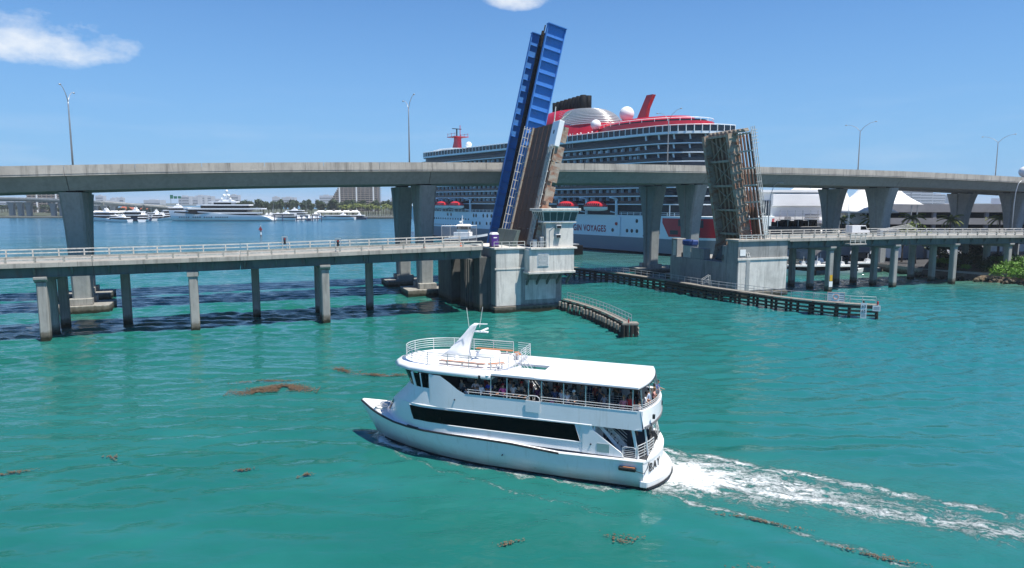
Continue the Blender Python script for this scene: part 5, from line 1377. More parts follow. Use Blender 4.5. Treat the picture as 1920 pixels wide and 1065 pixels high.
XO = [12.7, 12.45, 12.2, 11.65, 11.15, 10.63, 10.09, 9.53, 8.93, 8.54, 8.34, 7.94, 7.3, 6.49, 6.02, 6.11, 5.53, 5.07, 4.57, 2.95, 1.44, 1.04]
for i, (x, y, pose, sh, tr_, sk, hr, h, lab) in enumerate(rail_people):
    if i < len(XO): x = XO[i]
    aft = x < .5
    person(x, y, FZ, (math.pi if aft and y < 2 else P90) + rnd.uniform(-.35, .35), lab, pose, sh, tr_, sk, hr, rnd.random() < .3, h)
pal = [BLK, (.03, .03, .04), (.10, .03, .03), (.05, .06, .09), (.22, .20, .19), (.30, .30, .32), (.03, .06, .10), (.08, .07, .05), (.25, .06, .05), (.38, .36, .34)]
for k in range(26):
    x = 1.4 + (k % 13) * .83 + rnd.uniform(-.25, .25); y = (.9 if k < 13 else -1.3) + rnd.uniform(-.7, .6)
    person(x, y, FZ, rnd.uniform(0, 6.28), 'passenger standing in the shaded crowd under the upper deck roof', rnd.choice(('stand', 'stand', 'phone', 'fold')), rnd.choice(pal), rnd.choice((BLK, NAVY, (.10, .09, .08))), rnd.randrange(4), rnd.choice((HB, HL, HB, ('cap', (.05, .05, .06)))), False, rnd.uniform(.92, 1.05), 'shaded crowd on the upper deck')
person(1.0, .9, 1.99, 2.6, 'person in dark navy standing below the stern stair', 'stand', (.012, .016, .03), (.012, .014, .02), 2, HB, False, 1.02)
person(.35, -1.6, 1.99, 3.0, 'person in dark shirt and khaki trousers by the stern rail', 'stand', (.02, .02, .025), (.28, .24, .17), 1, HB, False, 1.0)
# ================================================================ cruise ship (x forward from stern, y towards the camera side)
SC, SANG = Vector((88.2, 210.4, 0)), math.atan2(.8, -.6)
cs = thing('cruise_ship', 'huge cruise ship with pale blue-grey hull, red upper works and black funnels', 'cruise ship', SC, SANG)
HT = [(12, 3.5), (13, 7), (15, 10.5), (18, 13.6), (22, 16.2), (28, 18.2), (35, 19), (186, 19), (200, 18.3), (212, 16.4), (224, 12.8), (234, 8.6), (242, 4.6), (248.5, .4)]
HWL = [(12, 3.0), (13, 6), (15, 9.5), (18, 12.8), (22, 15.6), (28, 17.8), (35, 18.9), (180, 18.8), (195, 16.8), (208, 13.0), (220, 8.2), (230, 4.0), (238, .7), (248.5, .05)]
XH = [12, 13, 15, 18, 22, 28, 35, 60, 100, 140, 180, 190, 198, 206, 214, 222, 229, 235, 240, 244, 248.5]
def hh(x, z):
    f = max(0, min(1, z / 13.2)); return lerp(interp(HWL, x), interp(HT, x), f ** 1.25)
def stemx(x, z):   # stem rakes: pull forward stations aft near the water
    if x <= 238: return x
    return x - (x - 238) * (1 - max(0, min(1, z / 13.2)) ** .8) * .95
def hull_band(m, z0, z1, name, n=4, off=0.0, xs=XH):
    mb = M(m, True)
    for sg in (1, -1):
        mb.loft([[(stemx(x, lerp(z0, z1, k / n)), sg * (hh(x, lerp(z0, z1, k / n)) + off), lerp(z0, z1, k / n)) for k in range(n + 1)] for x in xs])
    a = [(12 , hh(12, z0), z0), (12, -hh(12, z0), z0), (12, -hh(12, z1), z1), (12, hh(12, z1), z1)]
    mb.add(a, [(0, 1, 2, 3)])
    return mb.build(name, cs)
hull_band('ship_black', -1.5, .7, 'boot_top', 2)
hull_band('ship_grey', .7, 5.6, 'lower_hull', 3)
hull_band('ship_hull', 5.6, 13.2, 'upper_hull', 5)
dk = M('ship_white'); pts = [(stemx(x, 13.2), interp(HT, x)) for x in XH]
dk.prism([(x, -y) for x, y in pts] + [(x, y) for x, y in pts[::-1]], 13.0, 13.2); dk.build('main_deck', cs)
# raised foredeck and bow bulwark
fb = M('ship_hull', True)
xs = [x for x in XH if x >= 206]
for sg in (1, -1): fb.loft([[(x, sg * interp(HT, x), 13.2), (x + .4, sg * (interp(HT, x) + .1), lerp(15, 17.0, (x - 206) / 42))] for x in xs])
fb.build('bow_bulwark', cs)
# red quarter of the stern
rq = M('ship_red', True); xr = [37.8, 35, 31, 28, 25, 22, 20, 18, 16.5, 15, 14, 13, 12.4]
def zr(x): return lerp(6.4, 5.9, 0) if x < 35.5 else lerp(6.2, 11.0, (x - 35.5) / 2.3)
for sg in (1, -1): rq.loft([[(x, sg * (hh(x, z) + .06), z) for z in [lerp(zr(x), 12.5, k / 4) for k in range(5)]] for x in xr])
rq.build('red_quarter', cs)
for (x0, x1, z0, z1) in ((28.5, 31.5, 10.0, 12.2), (23, 26, 9.6, 12.0), (24, 29, 7.0, 8.8), (31.5, 34.5, 7.2, 8.6)):
    M('ship_dark').loft([[(x, hh(x, z) + .09, z) for z in (z0, z1)] for x in (x0, (x0 + x1) / 2, x1)]).build('stern_opening', cs)
# lettering on the side
t1 = text_mesh('VIRGIN VOYAGES', 3.3, 'text_crimson', .02, 1.10, .05); t2 = text_mesh('GIN VOYAGES', 3.3, 'text_crimson', .02, 1.10, .05)
wd = lambda m_: max(v.co.x for v in m_.vertices) - min(v.co.x for v in m_.vertices)
k = 17.6 / wd(t2); L = wd(t1) * k
inst(t1, 'ship_lettering', cs, (64.4 + L / 2, hh(70, 8) + .09, 8.05), (R(90), 0, math.pi), (k, 2.35 / 2.35, 1))
bpy.data.meshes.remove(t2)
PH = M('dark_glass', True).lathe([(.55, -.05), (.55, .02), (.5, .05)], n=12).mesh('porthole')
def porthole(x, z, s=1.0, sy=1.0): inst(PH, 'porthole', cs, (x, hh(x, z) + .02, z), (R(-90), 0, 0), (s, sy, 1))
for x in (61, 53.9, 51.6, 49.2): porthole(x, 7.8, 1.15, 1.25)
porthole(49.3, 11.3, 1.1, 1.3)
for x in (134, 137.2, 140.4, 143.6, 149.5, 151.5): porthole(x, 11.6, 1.2, 1.7)
for x in (135, 138, 141, 146.5, 149.5, 152.5): porthole(x, 8.1, 1.1, 1.5)
for x in (171.5, 174.5): porthole(x, 11.8, 1.2, 1.6)
WI = M('dark_glass').box(-.42, .42, -.03, .05, -.38, .38).mesh('hull_window')
for k in range(24):
    x = 156 + k * 2.3
    inst(WI, 'hull_window', cs, (x, hh(x, 10) + .02, 9.7)); inst(WI, 'hull_window', cs, (x, hh(x, 7) + .02, 6.6), sc=(.7, 1, .7))
for k in range(24): x = 93 + k * 1.7; inst(WI, 'hull_window', cs, (x, 19.0, 9.7))
inst(M('dark_glass').box(-1, 1, -.03, .06, -.9, .9).mesh('hull_window'), 'hull_window', cs, (39.9, hh(39.9, 8) + .02, 8.0))
for (x, z) in ((46, 6.3), (43, 6.5), (41.2, 6.2)): M('ship_dark').box(x - .3, x + .3, 18.9, 19.06, z - .3, z + .3).build('hull_fitting', cs)
# pilot ladder rig
M('ship_hull').box(57.0, 58.0, 19.02, 19.5, 6.2, 12.6).build('ladder_frame', cs); M('red_light').tube([(59.0, 19.1, 10.1), (59.0, 19.3, 10.1)], .6, 12).build('life_ring', cs)
# ---- superstructure decks
DECKS = [17.2, 20.0, 22.85, 25.7, 28.55, 31.4, 34.3, 37.3, 40.9]
def outline(xa, xf, half, n=12, fl=14.0, al=20.0, inset=0.0):
    p = []
    h_ = half - inset
    for k in range(n + 1):     # aft end, elliptical
        t = math.pi / 2 * k / n; p.append((xa + inset + al * (1 - math.cos(t)), max(.05, h_ * math.sin(t))))
    for k in range(5): p.append((lerp(xa + al, xf - fl, (k + 1) / 6), h_))
    for k in range(n + 1): p.append((xf - inset - fl * (1 - math.sin(math.pi / 2 * k / n)), h_ * max(.25, math.cos(math.pi / 2 * k / n) ** .6)))
    return p
def poly_of(o): return o + [(x, -y) for x, y in o[::-1]]
def slab(m, o, z0, z1, name): return M(m).prism(poly_of(o), z0, z1).build(name, cs)
def xa(z): return 22.0 if z < 30 else 25.5
def xfw(z): return lerp(228, 206, (z - 17) / 24)
DIV = M('ship_hull').box(-.06, .06, -1.55, -.25, 0, 2.36).mesh('balcony_divider')
SEAT = M('ship_grey').lathe([(.5, 0), (.62, .5), (.45, 1.0), (.1, 1.1)], n=8, ax=(1, .7)).mesh('balcony_chair')
for i, z in enumerate(DECKS[:-1]):
    zn = DECKS[i + 1]
    slab('ship_white', outline(xa(z), xfw(z), 19.25), z - .33, z, 'deck_edge')
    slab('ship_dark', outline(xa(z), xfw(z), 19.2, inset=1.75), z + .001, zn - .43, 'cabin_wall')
    # glass balustrade
    o = outline(xa(z), xfw(z), 19.12)
    g = M('dark_glass'); g.loft([[(x, y, z + .01), (x, y, z + 1.1)] for x, y in o]); g.loft([[(x, -y, z + .01), (x, -y, z + 1.1)] for x, y in o]); g.build('balustrade', cs)
    if i < 7:
        n = 43
        for k in range(n): inst(DIV, 'balcony_divider', cs, (50 + k * 3.62, 19.0, z + .002))
    if z > 30 :
        for k, (px_, py_) in enumerate(o[2:14:2]): M('ship_white').bar((px_ + .4, py_ - .5, z), (px_ + 1.0, py_ - .5, zn - .43), .35, .5).build('deck_pillar', cs)
CUR = [M(m_).box(-.75, .75, 17.27, 17.34, .05, 2.1).mesh('curtain') for m_ in ('ship_white', 'ship_hull', 'ship_grey')]
rc_ = random.Random(5)
for i, z in enumerate(DECKS[:7]):
    for k in range(43):
        if rc_.random() < .34: inst(CUR[rc_.randrange(3)], 'curtain', cs, (51.8 + k * 3.62 + rc_.uniform(-.7, .7), .12, z + .002), sc=(rc_.uniform(.5, 1.1), 1, 1))
# promenade level: dark recess, rail, davits
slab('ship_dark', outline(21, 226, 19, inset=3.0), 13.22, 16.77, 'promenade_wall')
for k in range(60):
    x = 24 + k * 3.0
    if 58 < x < 92 or x > 190: continue
    M('ship_white').bar((x, 18.8, 13.2), (x, 18.8, 14.3), .14).build('rail_post', cs)
for (a, b) in ((24, 58), (92, 190)):
    for h in (13.75, 14.3): M('ship_white').bar((a, 18.8, h), (b, 18.8, h), .12).build('promenade_rail', cs)
for x in (25, 36, 44): M('ship_white').bar((x, 17.6, 13.2), (x, 17.6, 16.8), .25).build('deck_pillar', cs)
# top deck with glazed screen
zt = 40.9
slab('ship_white', outline(24.3, 207, 19.4), zt - .75, zt, 'deck_edge')
o = outline(24.2, 207, 19.3)
dn = []
for (x0, y0), (x1, y1) in zip(o, o[1:]):
    n = max(1, int(math.hypot(x1 - x0, y1 - y0) / 2.6))
    for k in range(n): dn.append((lerp(x0, x1, k / n), lerp(y0, y1, k / n)))
M('dark_glass').loft([[(x, y - .05, zt + .01), (x, y - .05, zt + 1.9)] for x, y in o]).build('wind_screen', cs)
PO = M('radome').box(-.13, .13, -.12, .12, 0, 2.1).mesh('screen_post')
for x, y in dn: inst(PO, 'screen_post', cs, (x, y + .05, zt))
M('radome').tube([(x, y + .05, zt + 2.1) for x, y in o], .13, 6).build('screen_rail', cs)
# red deckhouses
def oval(cx, a, b, z0, z1, name, m, cy=0, n=36, k=1.0):
    return M(m, False).loft([[(cx + a * s_ * math.cos(2 * math.pi * i / n), cy + b * s_ * math.sin(2 * math.pi * i / n), z) for i in range(n)] for z, s_ in ((z0, 1), (z1, k))], close=True).build(name, cs)
oval(81, 42, 16.8, 41.0, 43.2, 'red_deckhouse', 'ship_red')
oval(60, 25.0, 15.2, 43.21, 45.4, 'red_deckhouse', 'ship_red')
oval(60, 22.5, 12.6, 45.41, 46.3, 'glass_gallery', 'dark_glass')
oval(61, 20.5, 11, 46.31, 47.9, 'red_canopy', 'ship_red', k=.86)
for i in range(30):
    t_ = 2 * math.pi * i / 30; x, y = 60 + 24.7 * math.cos(t_), 15 * math.sin(t_)
    if y > -3: M('radome').bar((x, y, 45.4), (x, y, 46.5), .14).build('rail_post', cs)
M('radome').tube([(60 + 24.7 * math.cos(2 * math.pi * i / 48), 15 * math.sin(2 * math.pi * i / 48), 46.5) for i in range(48)], .1, 5, closed=True).build('gallery_rail', cs)
# funnel casing: red body, ribbed silver dome on its after part, black uptakes
oval(100, 28, 12.5, 43.21, 48.6, 'funnel_base', 'ship_red', k=.84)
M('ship_red', True).loft([[(cx + a_ * math.cos(2 * math.pi * j / 40), b_ * math.sin(2 * math.pi * j / 40), z) for j in range(40)] for cx, a_, b_, z in ((106, 19.5, 10.2, 48.5), (107, 18.2, 9.6, 50.5), (107, 15.8, 8.4, 53), (106.5, 13.2, 6.6, 55.2), (106, 11.6, 5.2, 55.8))], close=True).build('funnel_casing', cs)
for i in range(15):
    f0, f1 = i / 15, (i + .70) / 15; q = []
    for f in (f0, f1): q.append([(93.5 + 4.5 * f + 15.5 * math.cos(f * 1.2) * math.cos(2 * math.pi * j / 40), 10.3 * math.cos(f * 1.15) * math.sin(2 * math.pi * j / 40), 48.3 + 7.4 * math.sin(f * 1.5)) for j in range(40)])
    M('silver', True).loft(q, close=True).build('dome_rib', cs)
M('ship_grey', True).loft([[(93.5 + 4.5 * f + 15.2 * math.cos(f * 1.2) * math.cos(2 * math.pi * j / 40), 10.05 * math.cos(f * 1.15) * math.sin(2 * math.pi * j / 40), 48.25 + 7.4 * math.sin(f * 1.5)) for j in range(40)] for f in [k / 8 for k in range(9)]], close=True).build('dome_core', cs)
for k in range(8):
    x = 96.6 + k * 2.5; tp = 61.3 - .18 * k
    for yy in (1.3, -1.6): M('ship_black', True).lathe([(1.3, 54), (1.3, tp), (1.1, tp + .03), (1.1, tp - 1.2)], (x, yy, 0), 14).build('uptake', cs)
# satellite domes, fin
def radome(x, y, z, r): M('radome', True).sphere((x, y, z), r, 20, 12).build('radome', cs); M('ship_red').lathe([(r * .75, z - r * 1.55), (r * .55, z - r * .75)], (x, y, 0), 12).build('radome_base', cs)
radome(73.3, 0, 51.5, 2.85); radome(77.8, 12, 47.0, 2.0); radome(184.1, 0, 47.0, 1.6)
M('ship_red').prism([(68.1, 47.5), (63.3, 47.5), (62.2, 52.6), (59.6, 57.2), (62.6, 57.2)], -.9, .9, 'y').build('fin', cs)
# forward deckhouse, visor and mast
oval(186, 23, 13.5, 41.0, 43.6, 'red_deckhouse', 'ship_red')
M('ship_white', True).loft([[(x, -y, z), (x, y, z), (x, y, z + .5), (x, -y, z + .5)] for x, y, z in ((214, 5, 40.2), (207, 11, 41.8), (199, 13.6, 43.4), (190, 14, 44.2), (178, 14, 44.0), (166, 12, 43.2))], close=True).build('visor_roof', cs)
M('ship_red').prism([(199.2, 43.8), (192.5, 43.8), (193, 49.5), (193, 51.5), (196.5, 51.5), (196.6, 49.5)], -1.2, 1.2, 'y').build('mast', cs)
for z in (51.5,): M('ship_red').box(190.5, 198.5, -4.2, 4.2, z, z + .3).build('mast_platform', cs)
for (x, y) in ((191, -4), (191, 4), (198, -4), (198, 4), (194.5, 4), (194.5, -4)): M('ship_red').bar((x, y, 51.8), (x, y, 53.6), .14).build('mast_rail_post', cs)
for (y) in (-4, 4): M('ship_red').bar((190.8, y, 53.2), (198.2, y, 53.2), .14).build('mast_rail', cs)
M('ship_black').bar((195.5, 0, 51.8), (195.5, 0, 56), .5).build('radar_post', cs); M('ship_black').bar((195.5, -2.8, 56), (195.5, 2.8, 56), .4, .35).build('radar_scanner', cs)
M('ship_red').bar((192.3, 0, 51.8), (192.3, 0, 57.6), .25).build('antenna', cs)
for k in range(4): M('radome').box(150 - k * 5.5, 153.5 - k * 5.5, 2, 12, 41, 42.6 + .5 * (k % 2)).build('deck_unit', cs, .1)
M('radome').box(128, 150, -6, 9, 41.0, 42.4).build('deckhouse', cs, .2)
for (x, y) in ((84, 18.2), (85.5, 18.2), (87, 18.2)): M('galv').bar((x, y, 38), (x, y, 44), .18).build('crane_leg', cs)
LM = M('radome', True).sphere((0, 0, 0), .35, 8, 6).mesh('deck_lamp')
for k in range(9): inst(LM, 'deck_lamp', cs, (76 + k * 3.1, 15.6 - (k % 2), 43.9))
# lifeboats in davits
def lifeboat(x, label, L=12.5):
    loc = Matrix.Rotation(SANG, 4, 'Z') @ Vector((x, 22.0, 14.6)) + SC
    t = thing('lifeboat', label, 'lifeboat', loc, SANG, 'lifeboats hung along the cruise ship')
    a = M('yacht_white', True); b = M('boat_orange', True); sa, sb = [], []
    for k in range(13):
        f = -1 + k / 6; w = 2.0 * max(.05, 1 - abs(f) ** 3.2); xx = f * L / 2; kl = .5 * abs(f) ** 3
        sa.append([(xx, w * math.sin(q), 1.6 - (1.6 - kl) * math.cos(q)) for q in [-1.57 + j * .393 for j in range(9)]])
        hgt = 2.1 * max(.12, 1 - abs(f) ** 2.6)
        sb.append([(xx, w * 1.02 * math.cos(q), 1.6 + hgt * math.sin(q) ** .8 if q not in (0,) else 1.6) for q in [j * math.pi / 8 for j in range(9)]])
    a.loft(sa); b.loft(sb); a.build('hull', t); b.build('canopy', t)
    for k in range(8):
        xx = -L * .3 + k * L * .085; M('dark_glass').box(xx, xx + .55, 1.62, 1.92, 2.1, 2.75).build('window', t)
    M('ink').tube([(f * L / 2, 2.06 * max(.05, 1 - abs(f) ** 3.2), 1.6) for f in [-1 + k / 6 for k in range(13)]], .09, 5).build('grab_line', t)
for x, lab in ((82.2, 'red-topped lifeboat on the ship side, nearer of the pair by the control house, left one'), (66.9, 'red-topped lifeboat on the ship side, right one of the pair above the lettering'),
               (184.5, 'red-topped lifeboat near the bow, leftmost beside the highway column'), (174.2, 'red-topped lifeboat near the bow, middle one of three'), (161.5, 'red-topped lifeboat near the bow, right one of three above the pilot boat')):
    lifeboat(x, lab)
for x in (90.2, 74.6, 59.0, 154.0, 167.9, 179.4, 191):
    d = M('ship_hull').box(x - .35, x + .35, 18.9, 19.6, 13.2, 19.0); d.bar((x, 19.2, 18.9), (x, 22.6, 19.5), .6, .5); d.bar((x, 19.3, 14.0), (x, 22.2, 14.5), .4, .4); d.build('davit', cs)
# ================================================================ port side: terminal, garage, bank, small craft
def yacht(label, x, y, ang, L, tiers=2, navy=False, group='boats moored in the far marina', flare=1.0, cat='yacht', domes=True):
    t = thing('yacht' if L > 14 else 'motor_boat', label, cat, (x, y, 0), ang, group)
    B = L * .115 if L > 40 else L * .15; Hh = L * .062 if L > 40 else max(1.1, L * .085)
    hullm = 'yacht_navy' if navy else 'yacht_white'
    mb = M(hullm, True); secs = []
    for k in range(13):
        f = k / 12; xx = -L / 2 + L * f
        w = B * (1 - max(0, (f - .45) / .55) ** 2.2) if f > .45 else B * lerp(.9, 1, f / .45)
        sh = Hh * lerp(1, 1.55, max(0, f - .3) / .7); rk = (f > .85) * (f - .85) / .15
        secs.append([(xx, w, sh), (xx - rk * L * .02, w * .9, sh * .5), (xx - rk * L * .06, w * .7, -.3), (xx - rk * L * .06, -w * .7, -.3), (xx - rk * L * .02, -w * .9, sh * .5), (xx, -w, sh)])
    mb.loft(secs); mb.add(secs[0], [tuple(range(6))]); mb.build('hull', t)
    M('yacht_white').loft([[(q[0][0], q[0][1] - .02, q[0][2] - .05), (q[0][0], q[-1][1] + .02, q[-1][2] - .05)] for q in secs]).build('deck', t)
    z = Hh * 1.0; x0, x1 = -L * .36, L * .24; w = B * .86; th = L * .034 if L > 40 else max(1.0, L * .06)
    for k in range(tiers):
        g = M('tint_glass'); ra = L * .03 * (k + 1)
        g.hexa([(x0, -w, z), (x1, -w, z), (x1, w, z), (x0, w, z), (x0 + .2, -w * .95, z + th), (x1 - ra, -w * .9, z + th), (x1 - ra, w * .9, z + th), (x0 + .2, w * .95, z + th)]); g.build('window_band', t)
        r = M('yacht_white').prism([(x0 - L * .05, -w * 1.05), (x1 - ra * .4, -w * .98), (x1 + L * .02, 0), (x1 - ra * .4, w * .98), (x0 - L * .05, w * 1.05)], z + th, z + th * 1.38); r.build('deck_edge', t)
        z += th * 1.381; x0 += L * .06; x1 -= L * .085; w *= .84
    M('yacht_white').prism([(x0 + L * .02, z), (x0 + L * .16, z), (x0 + L * .12, z + th * .9), (x0 + L * .05, z + th * .9)], -w * .6, w * .6, 'y').build('radar_arch', t)
    M('yacht_white').bar((x0 + L * .08, 0, z + th * .9), (x0 + L * .08, 0, z + th * 2.2), L * .008).build('mast', t)
    if domes:
        for sg in (-1, 1): M('radome', True).sphere((x0 + L * .09, sg * w * .45, z + th * 1.25), th * .38, 10, 7).build('radome', t)
    return t
# superyacht with its swooping sheer
sy = thing('superyacht', 'long white superyacht with dark window bands moored across the far marina', 'yacht', (-271, 640, 0), math.pi)
L = 98.0
def sywl(f): return 7.0 * (1 - max(0, (f - .55) / .45) ** 2.0) if f > .55 else 7.0
def sysh(f): return interp([(0, 1.6), (.06, 4.6), (.16, 5.4), (.30, 5.6), (.45, 6.6), (.6, 8.6), (.8, 9.6), (1, 10.2)], f)
mb = M('yacht_white', True); secs = []
for k in range(25):
    f = k / 24; x = -L / 2 + L * f; w = max(.1, sywl(f)); sh = sysh(f); rk = max(0, (f - .9) / .1)
    secs.append([(x, w, sh), (x - rk, w * .95, sh * .5), (x - rk * 3, w * .8, .5), (x - rk * 3, -w * .8, .5), (x - rk, -w * .95, sh * .5), (x, -w, sh)])
mb.loft(secs); mb.add(secs[0], [tuple(range(6))]); mb.build('hull', sy)
M('yacht_navy').loft([[(q[2][0], q[2][1] + .02, .5), (q[2][0], q[2][1] * .9, -.6), (q[3][0], q[3][1] * .9, -.6), (q[3][0], q[3][1] - .02, .5)] for q in secs]).build('boot_top', sy)
M('yacht_white').loft([[(q[0][0], q[0][1], q[0][2] - .1), (q[5][0], q[5][1], q[5][2] - .1)] for q in secs]).build('deck', sy)
def sytier(x0, x1, w, z0, z1, ov0, ov1, name='window_band'):
    M('tint_glass').prism([(x0, -w), (x1 - 4, -w), (x1, -w * .5), (x1, w * .5), (x1 - 4, w), (x0, w)], z0, z1).build(name, sy)
    M('yacht_white').prism([(x0 - ov0, -w - .6), (x1 - 3, -w - .6), (x1 + ov1, -w * .4), (x1 + ov1, w * .4), (x1 - 3, w + .6), (x0 - ov0, w + .6)], z1 + .002, z1 + 1.1).build('deck_edge', sy)
sytier(-31, 13, 6.0, 4.5, 7.0, 5, 3); sytier(-26, 31, 6.2, 8.1, 10.8, 14, 3); sytier(-24, 18, 5.0, 11.9, 14.3, 4, 4); sytier(-8, 6, 3.6, 15.4, 17.2, 8, 5)
M('tint_glass').prism([(8, 7.6), (40, 9.0), (41, 7.9), (20, 6.4)], 6.75, 7.06, 'y').build('hull_window_band', sy)
M('yacht_white').prism([(-14, 18.3), (2, 18.3), (-2, 20.2), (-8, 20.2)], -2, 2, 'y').build('radar_arch', sy)
M('yacht_white').bar((-6, 0, 20), (-6, 0, 28.5), 1.0).build('mast', sy)
for (x, y, z, r) in ((-4, 1.5, 23.5, 1.5), (-8, 1.5, 23.5, 1.5), (-6, 0, 27.6, 1.3), (-2, 2.5, 20.6, 1.0), (-10, 2.5, 20.6, 1.0)): M('radome', True).sphere((x, y, z), r, 12, 8).build('radome', sy)
for k in range(22):
    x = 36 - k * 2.1
    if k in (5, 10, 15): continue
    M('tint_glass').box(x - .45, x + .45, 6.6, 7.03, 3.2, 4.1).build('porthole', sy)
def px2(px, Y): return (px - 960) / 1280 * (Y * .9928 + 2)
marina = [  # px, Y, length, tiers, ang, navy, label
 (192, 640, 34, 2, 2.9, False, 'grey-blue yacht with three radomes, leftmost beside the highway column'),
 (221, 610, 26, 1, 2.9, False, 'low white motor yacht with dark cabin near the causeway pier'),
 (246, 640, 36, 2, 3.0, True, 'dark blue hulled yacht among the white ones left of the superyacht'),
 (271, 620, 26, 2, 1.9, False, 'white yacht moored stern-on below the red roof'),
 (298, 660, 24, 2, 1.7, False, 'white yacht with tall mast just left of the superyacht bow'),
 (325, 700, 60, 3, 3.1, False, 'big white yacht half hidden behind the superyacht bow'),
 (524, 650, 44, 2, 3.1, False, 'white sleek yacht just right of the superyacht stern'),
 (545, 690, 46, 3, 3.1, False, 'white yacht with high radar mast behind the sleek one'),
 (562, 640, 16, 1, 1.6, False, 'small white motor boat, first in the row of slips right of the superyacht'),
 (572, 645, 16, 1, 1.6, False, 'small white motor boat, second in the row of slips'),
 (581, 650, 16, 1, 1.6, True, 'small dark motor boat in the middle of the row of slips'),
 (589, 655, 15, 1, 1.6, False, 'small white motor boat, fourth in the row of slips'),
 (597, 662, 15, 1, 1.6, False, 'small white motor boat at the right end of the row of slips'),
 (627, 690, 42, 1, 3.1, False, 'streamlined white yacht in front of the long white canopy'),
 (664, 700, 26, 1, 3.1, True, 'dark low boat between the streamlined yacht and the pier')]
for (px_, Y, Ln, ti, an, nv, lab) in marina: yacht(lab, px2(px_, Y), Y, an, Ln, ti, nv)
mr = random.Random(21)
for k in range(14):
    px_ = 176 + k * 11 + mr.uniform(-3, 3); Y = 668 + mr.uniform(0, 40)
    yacht('white motor yacht packed in the back row of the left marina', px2(px_, Y), Y, mr.choice((1.5, 1.7, 3.0, .1)), mr.uniform(14, 30), mr.choice((1, 2, 2)), False, 'back row of the left marina')
for k in range(14):
    px_ = 503 + k * 7.5 + mr.uniform(-2, 2); Y = 690 + mr.uniform(0, 30)
    yacht('white motor yacht packed behind the slips right of the superyacht', px2(px_, Y), Y, mr.choice((1.5, 1.7, 3.0)), mr.uniform(12, 24), mr.choice((1, 2)), False, 'back row behind the right slips')
for k in range(10):
    px_ = mr.choice((mr.uniform(180, 320), mr.uniform(510, 600))); Y = 660 + mr.uniform(0, 40)
    tag(M('galv').lathe([(.16, 0), (.07, mr.uniform(13, 19))], n=6).build('sailing_mast', loc=(px2(px_, Y), Y, 0)), 'thin bare sailing mast among the marina yachts', 'mast', 'sailing masts in the marina')
# marina canopies, pontoons, pier
def canopy(px0, px1, Y, z, label):
    a, b = px2(px0, Y), px2(px1, Y); t = thing('marina_canopy', label, 'canopy', (a, Y, 1.6))
    n = max(2, int((b - a) / 9))
    for k in range(n):
        c, d = lerp(0, b - a, k / n), lerp(0, b - a, (k + 1) / n)
        M('tent').hexa([(c, 0, z), (d, 0, z), (d, 9, z), (c, 9, z), (c + 2, 3, z + 1.8), (d - 2, 3, z + 1.8), (d - 2, 6, z + 1.8), (c + 2, 6, z + 1.8)]).build('canopy_panel', t)
        M('galv').bar((c, .3, 0), (c, .3, z), .3).build('post', t)
canopy(592, 672, 742, 5.0, 'long white canopy along the marina quay')
canopy(172, 250, 765, 4.5, 'white canopy beneath the causeway at left')
pr = thing('fishing_pier', 'long low pier on many posts right of the marina', 'pier', (px2(680, 728), 728, 0))
Wd = px2(738, 728) - px2(680, 728)
M('conc').box(0, Wd, 0, 6, 2.0, 2.6).build('deck', pr)
for k in range(12): M('conc').box(k * Wd / 12, k * Wd / 12 + .7, .1, .8, -1, 2.0).build('pile', pr)
for k in range(13): M('rail_white').bar((k * Wd / 12, .2, 2.6), (k * Wd / 12, .2, 4.0), .3).build('rail_post', pr)
M('rail_white').bar((0, .2, 4.0), (Wd, .2, 4.0), .25).build('rail', pr)
for i, px_ in enumerate((515, 530, 556, 566, 577, 586, 595, 603)):
    t = tag(M('yacht_navy').lathe([(.45, -1), (.45, 5.2), (.3, 5.6)], (0, 0, 0), 8).build('mooring_pile', loc=(px2(px_, 630), 630, 0)), 'dark blue mooring pile standing in the marina slips', 'pile', 'mooring piles of the marina')
# far causeway bridge, leading right and down
cw = thing('causeway_bridge', 'distant pale causeway bridge descending behind the yachts at left', 'bridge', (-760, 800, 0))
path = [(-760, 800, 22.0), (px2(0, 795), 795, 22.2), (px2(60, 790), 790, 21.5), (px2(120, 785), 785, 20.2), (px2(200, 780), 780, 17.8), (px2(270, 790), 790, 14.2), (px2(330, 810), 810, 11.0), (px2(430, 850), 850, 8.0)]
path = [Vector(p) - Vector((-760, 800, 0)) for p in path]
for a, b in zip(path, path[1:]):
    d = (b - a).normalized(); nv = Vector((-d.y, d.x, 0)).normalized(); U_ = Vector((0, 0, 1))
    for (w0, w1, z0, z1, m, nm) in ((-8, 8, -1.4, 0, 'conc_box', 'deck'), (-4, 4, -3.6, -1.401, 'conc_box', 'box_girder'), (-8.05, -7.6, .001, 1.1, 'conc_white', 'parapet')):
        M(m).hexa([a + nv * w0 + U_ * z0, b + nv * w0 + U_ * z0, b + nv * w1 + U_ * z0, a + nv * w1 + U_ * z0, a + nv * w0 + U_ * z1, b + nv * w0 + U_ * z1, b + nv * w1 + U_ * z1, a + nv * w1 + U_ * z1]).build(nm, cw)
for (px_, Y, h) in ((40, 792, 17.5), (118, 786, 16), (198, 782, 13.5), (292, 798, 8.8)):
    x = px2(px_, Y) + 760; y = Y - 800
    for dx in (-10, 0, 10):
        mb = M('conc_col'); mb.loft([[(x + dx - w, y - 2, z), (x + dx + w, y - 2, z), (x + dx + w, y + 2, z), (x + dx - w, y + 2, z)] for w, z in ((2.4, 1.5), (2.4, h * .6), (3.4, h * .85), (5.2, h))], close=True); mb.build('column', cw)
    if px_ < 250: M('conc').box(x - 15, x + 15, y - 5, y + 5, -1, 2.0).build('footing', cw)
gs = thing('gantry_sign', 'green highway signs on a gantry above the distant causeway', 'sign', (px2(322, 830), 830, 10))
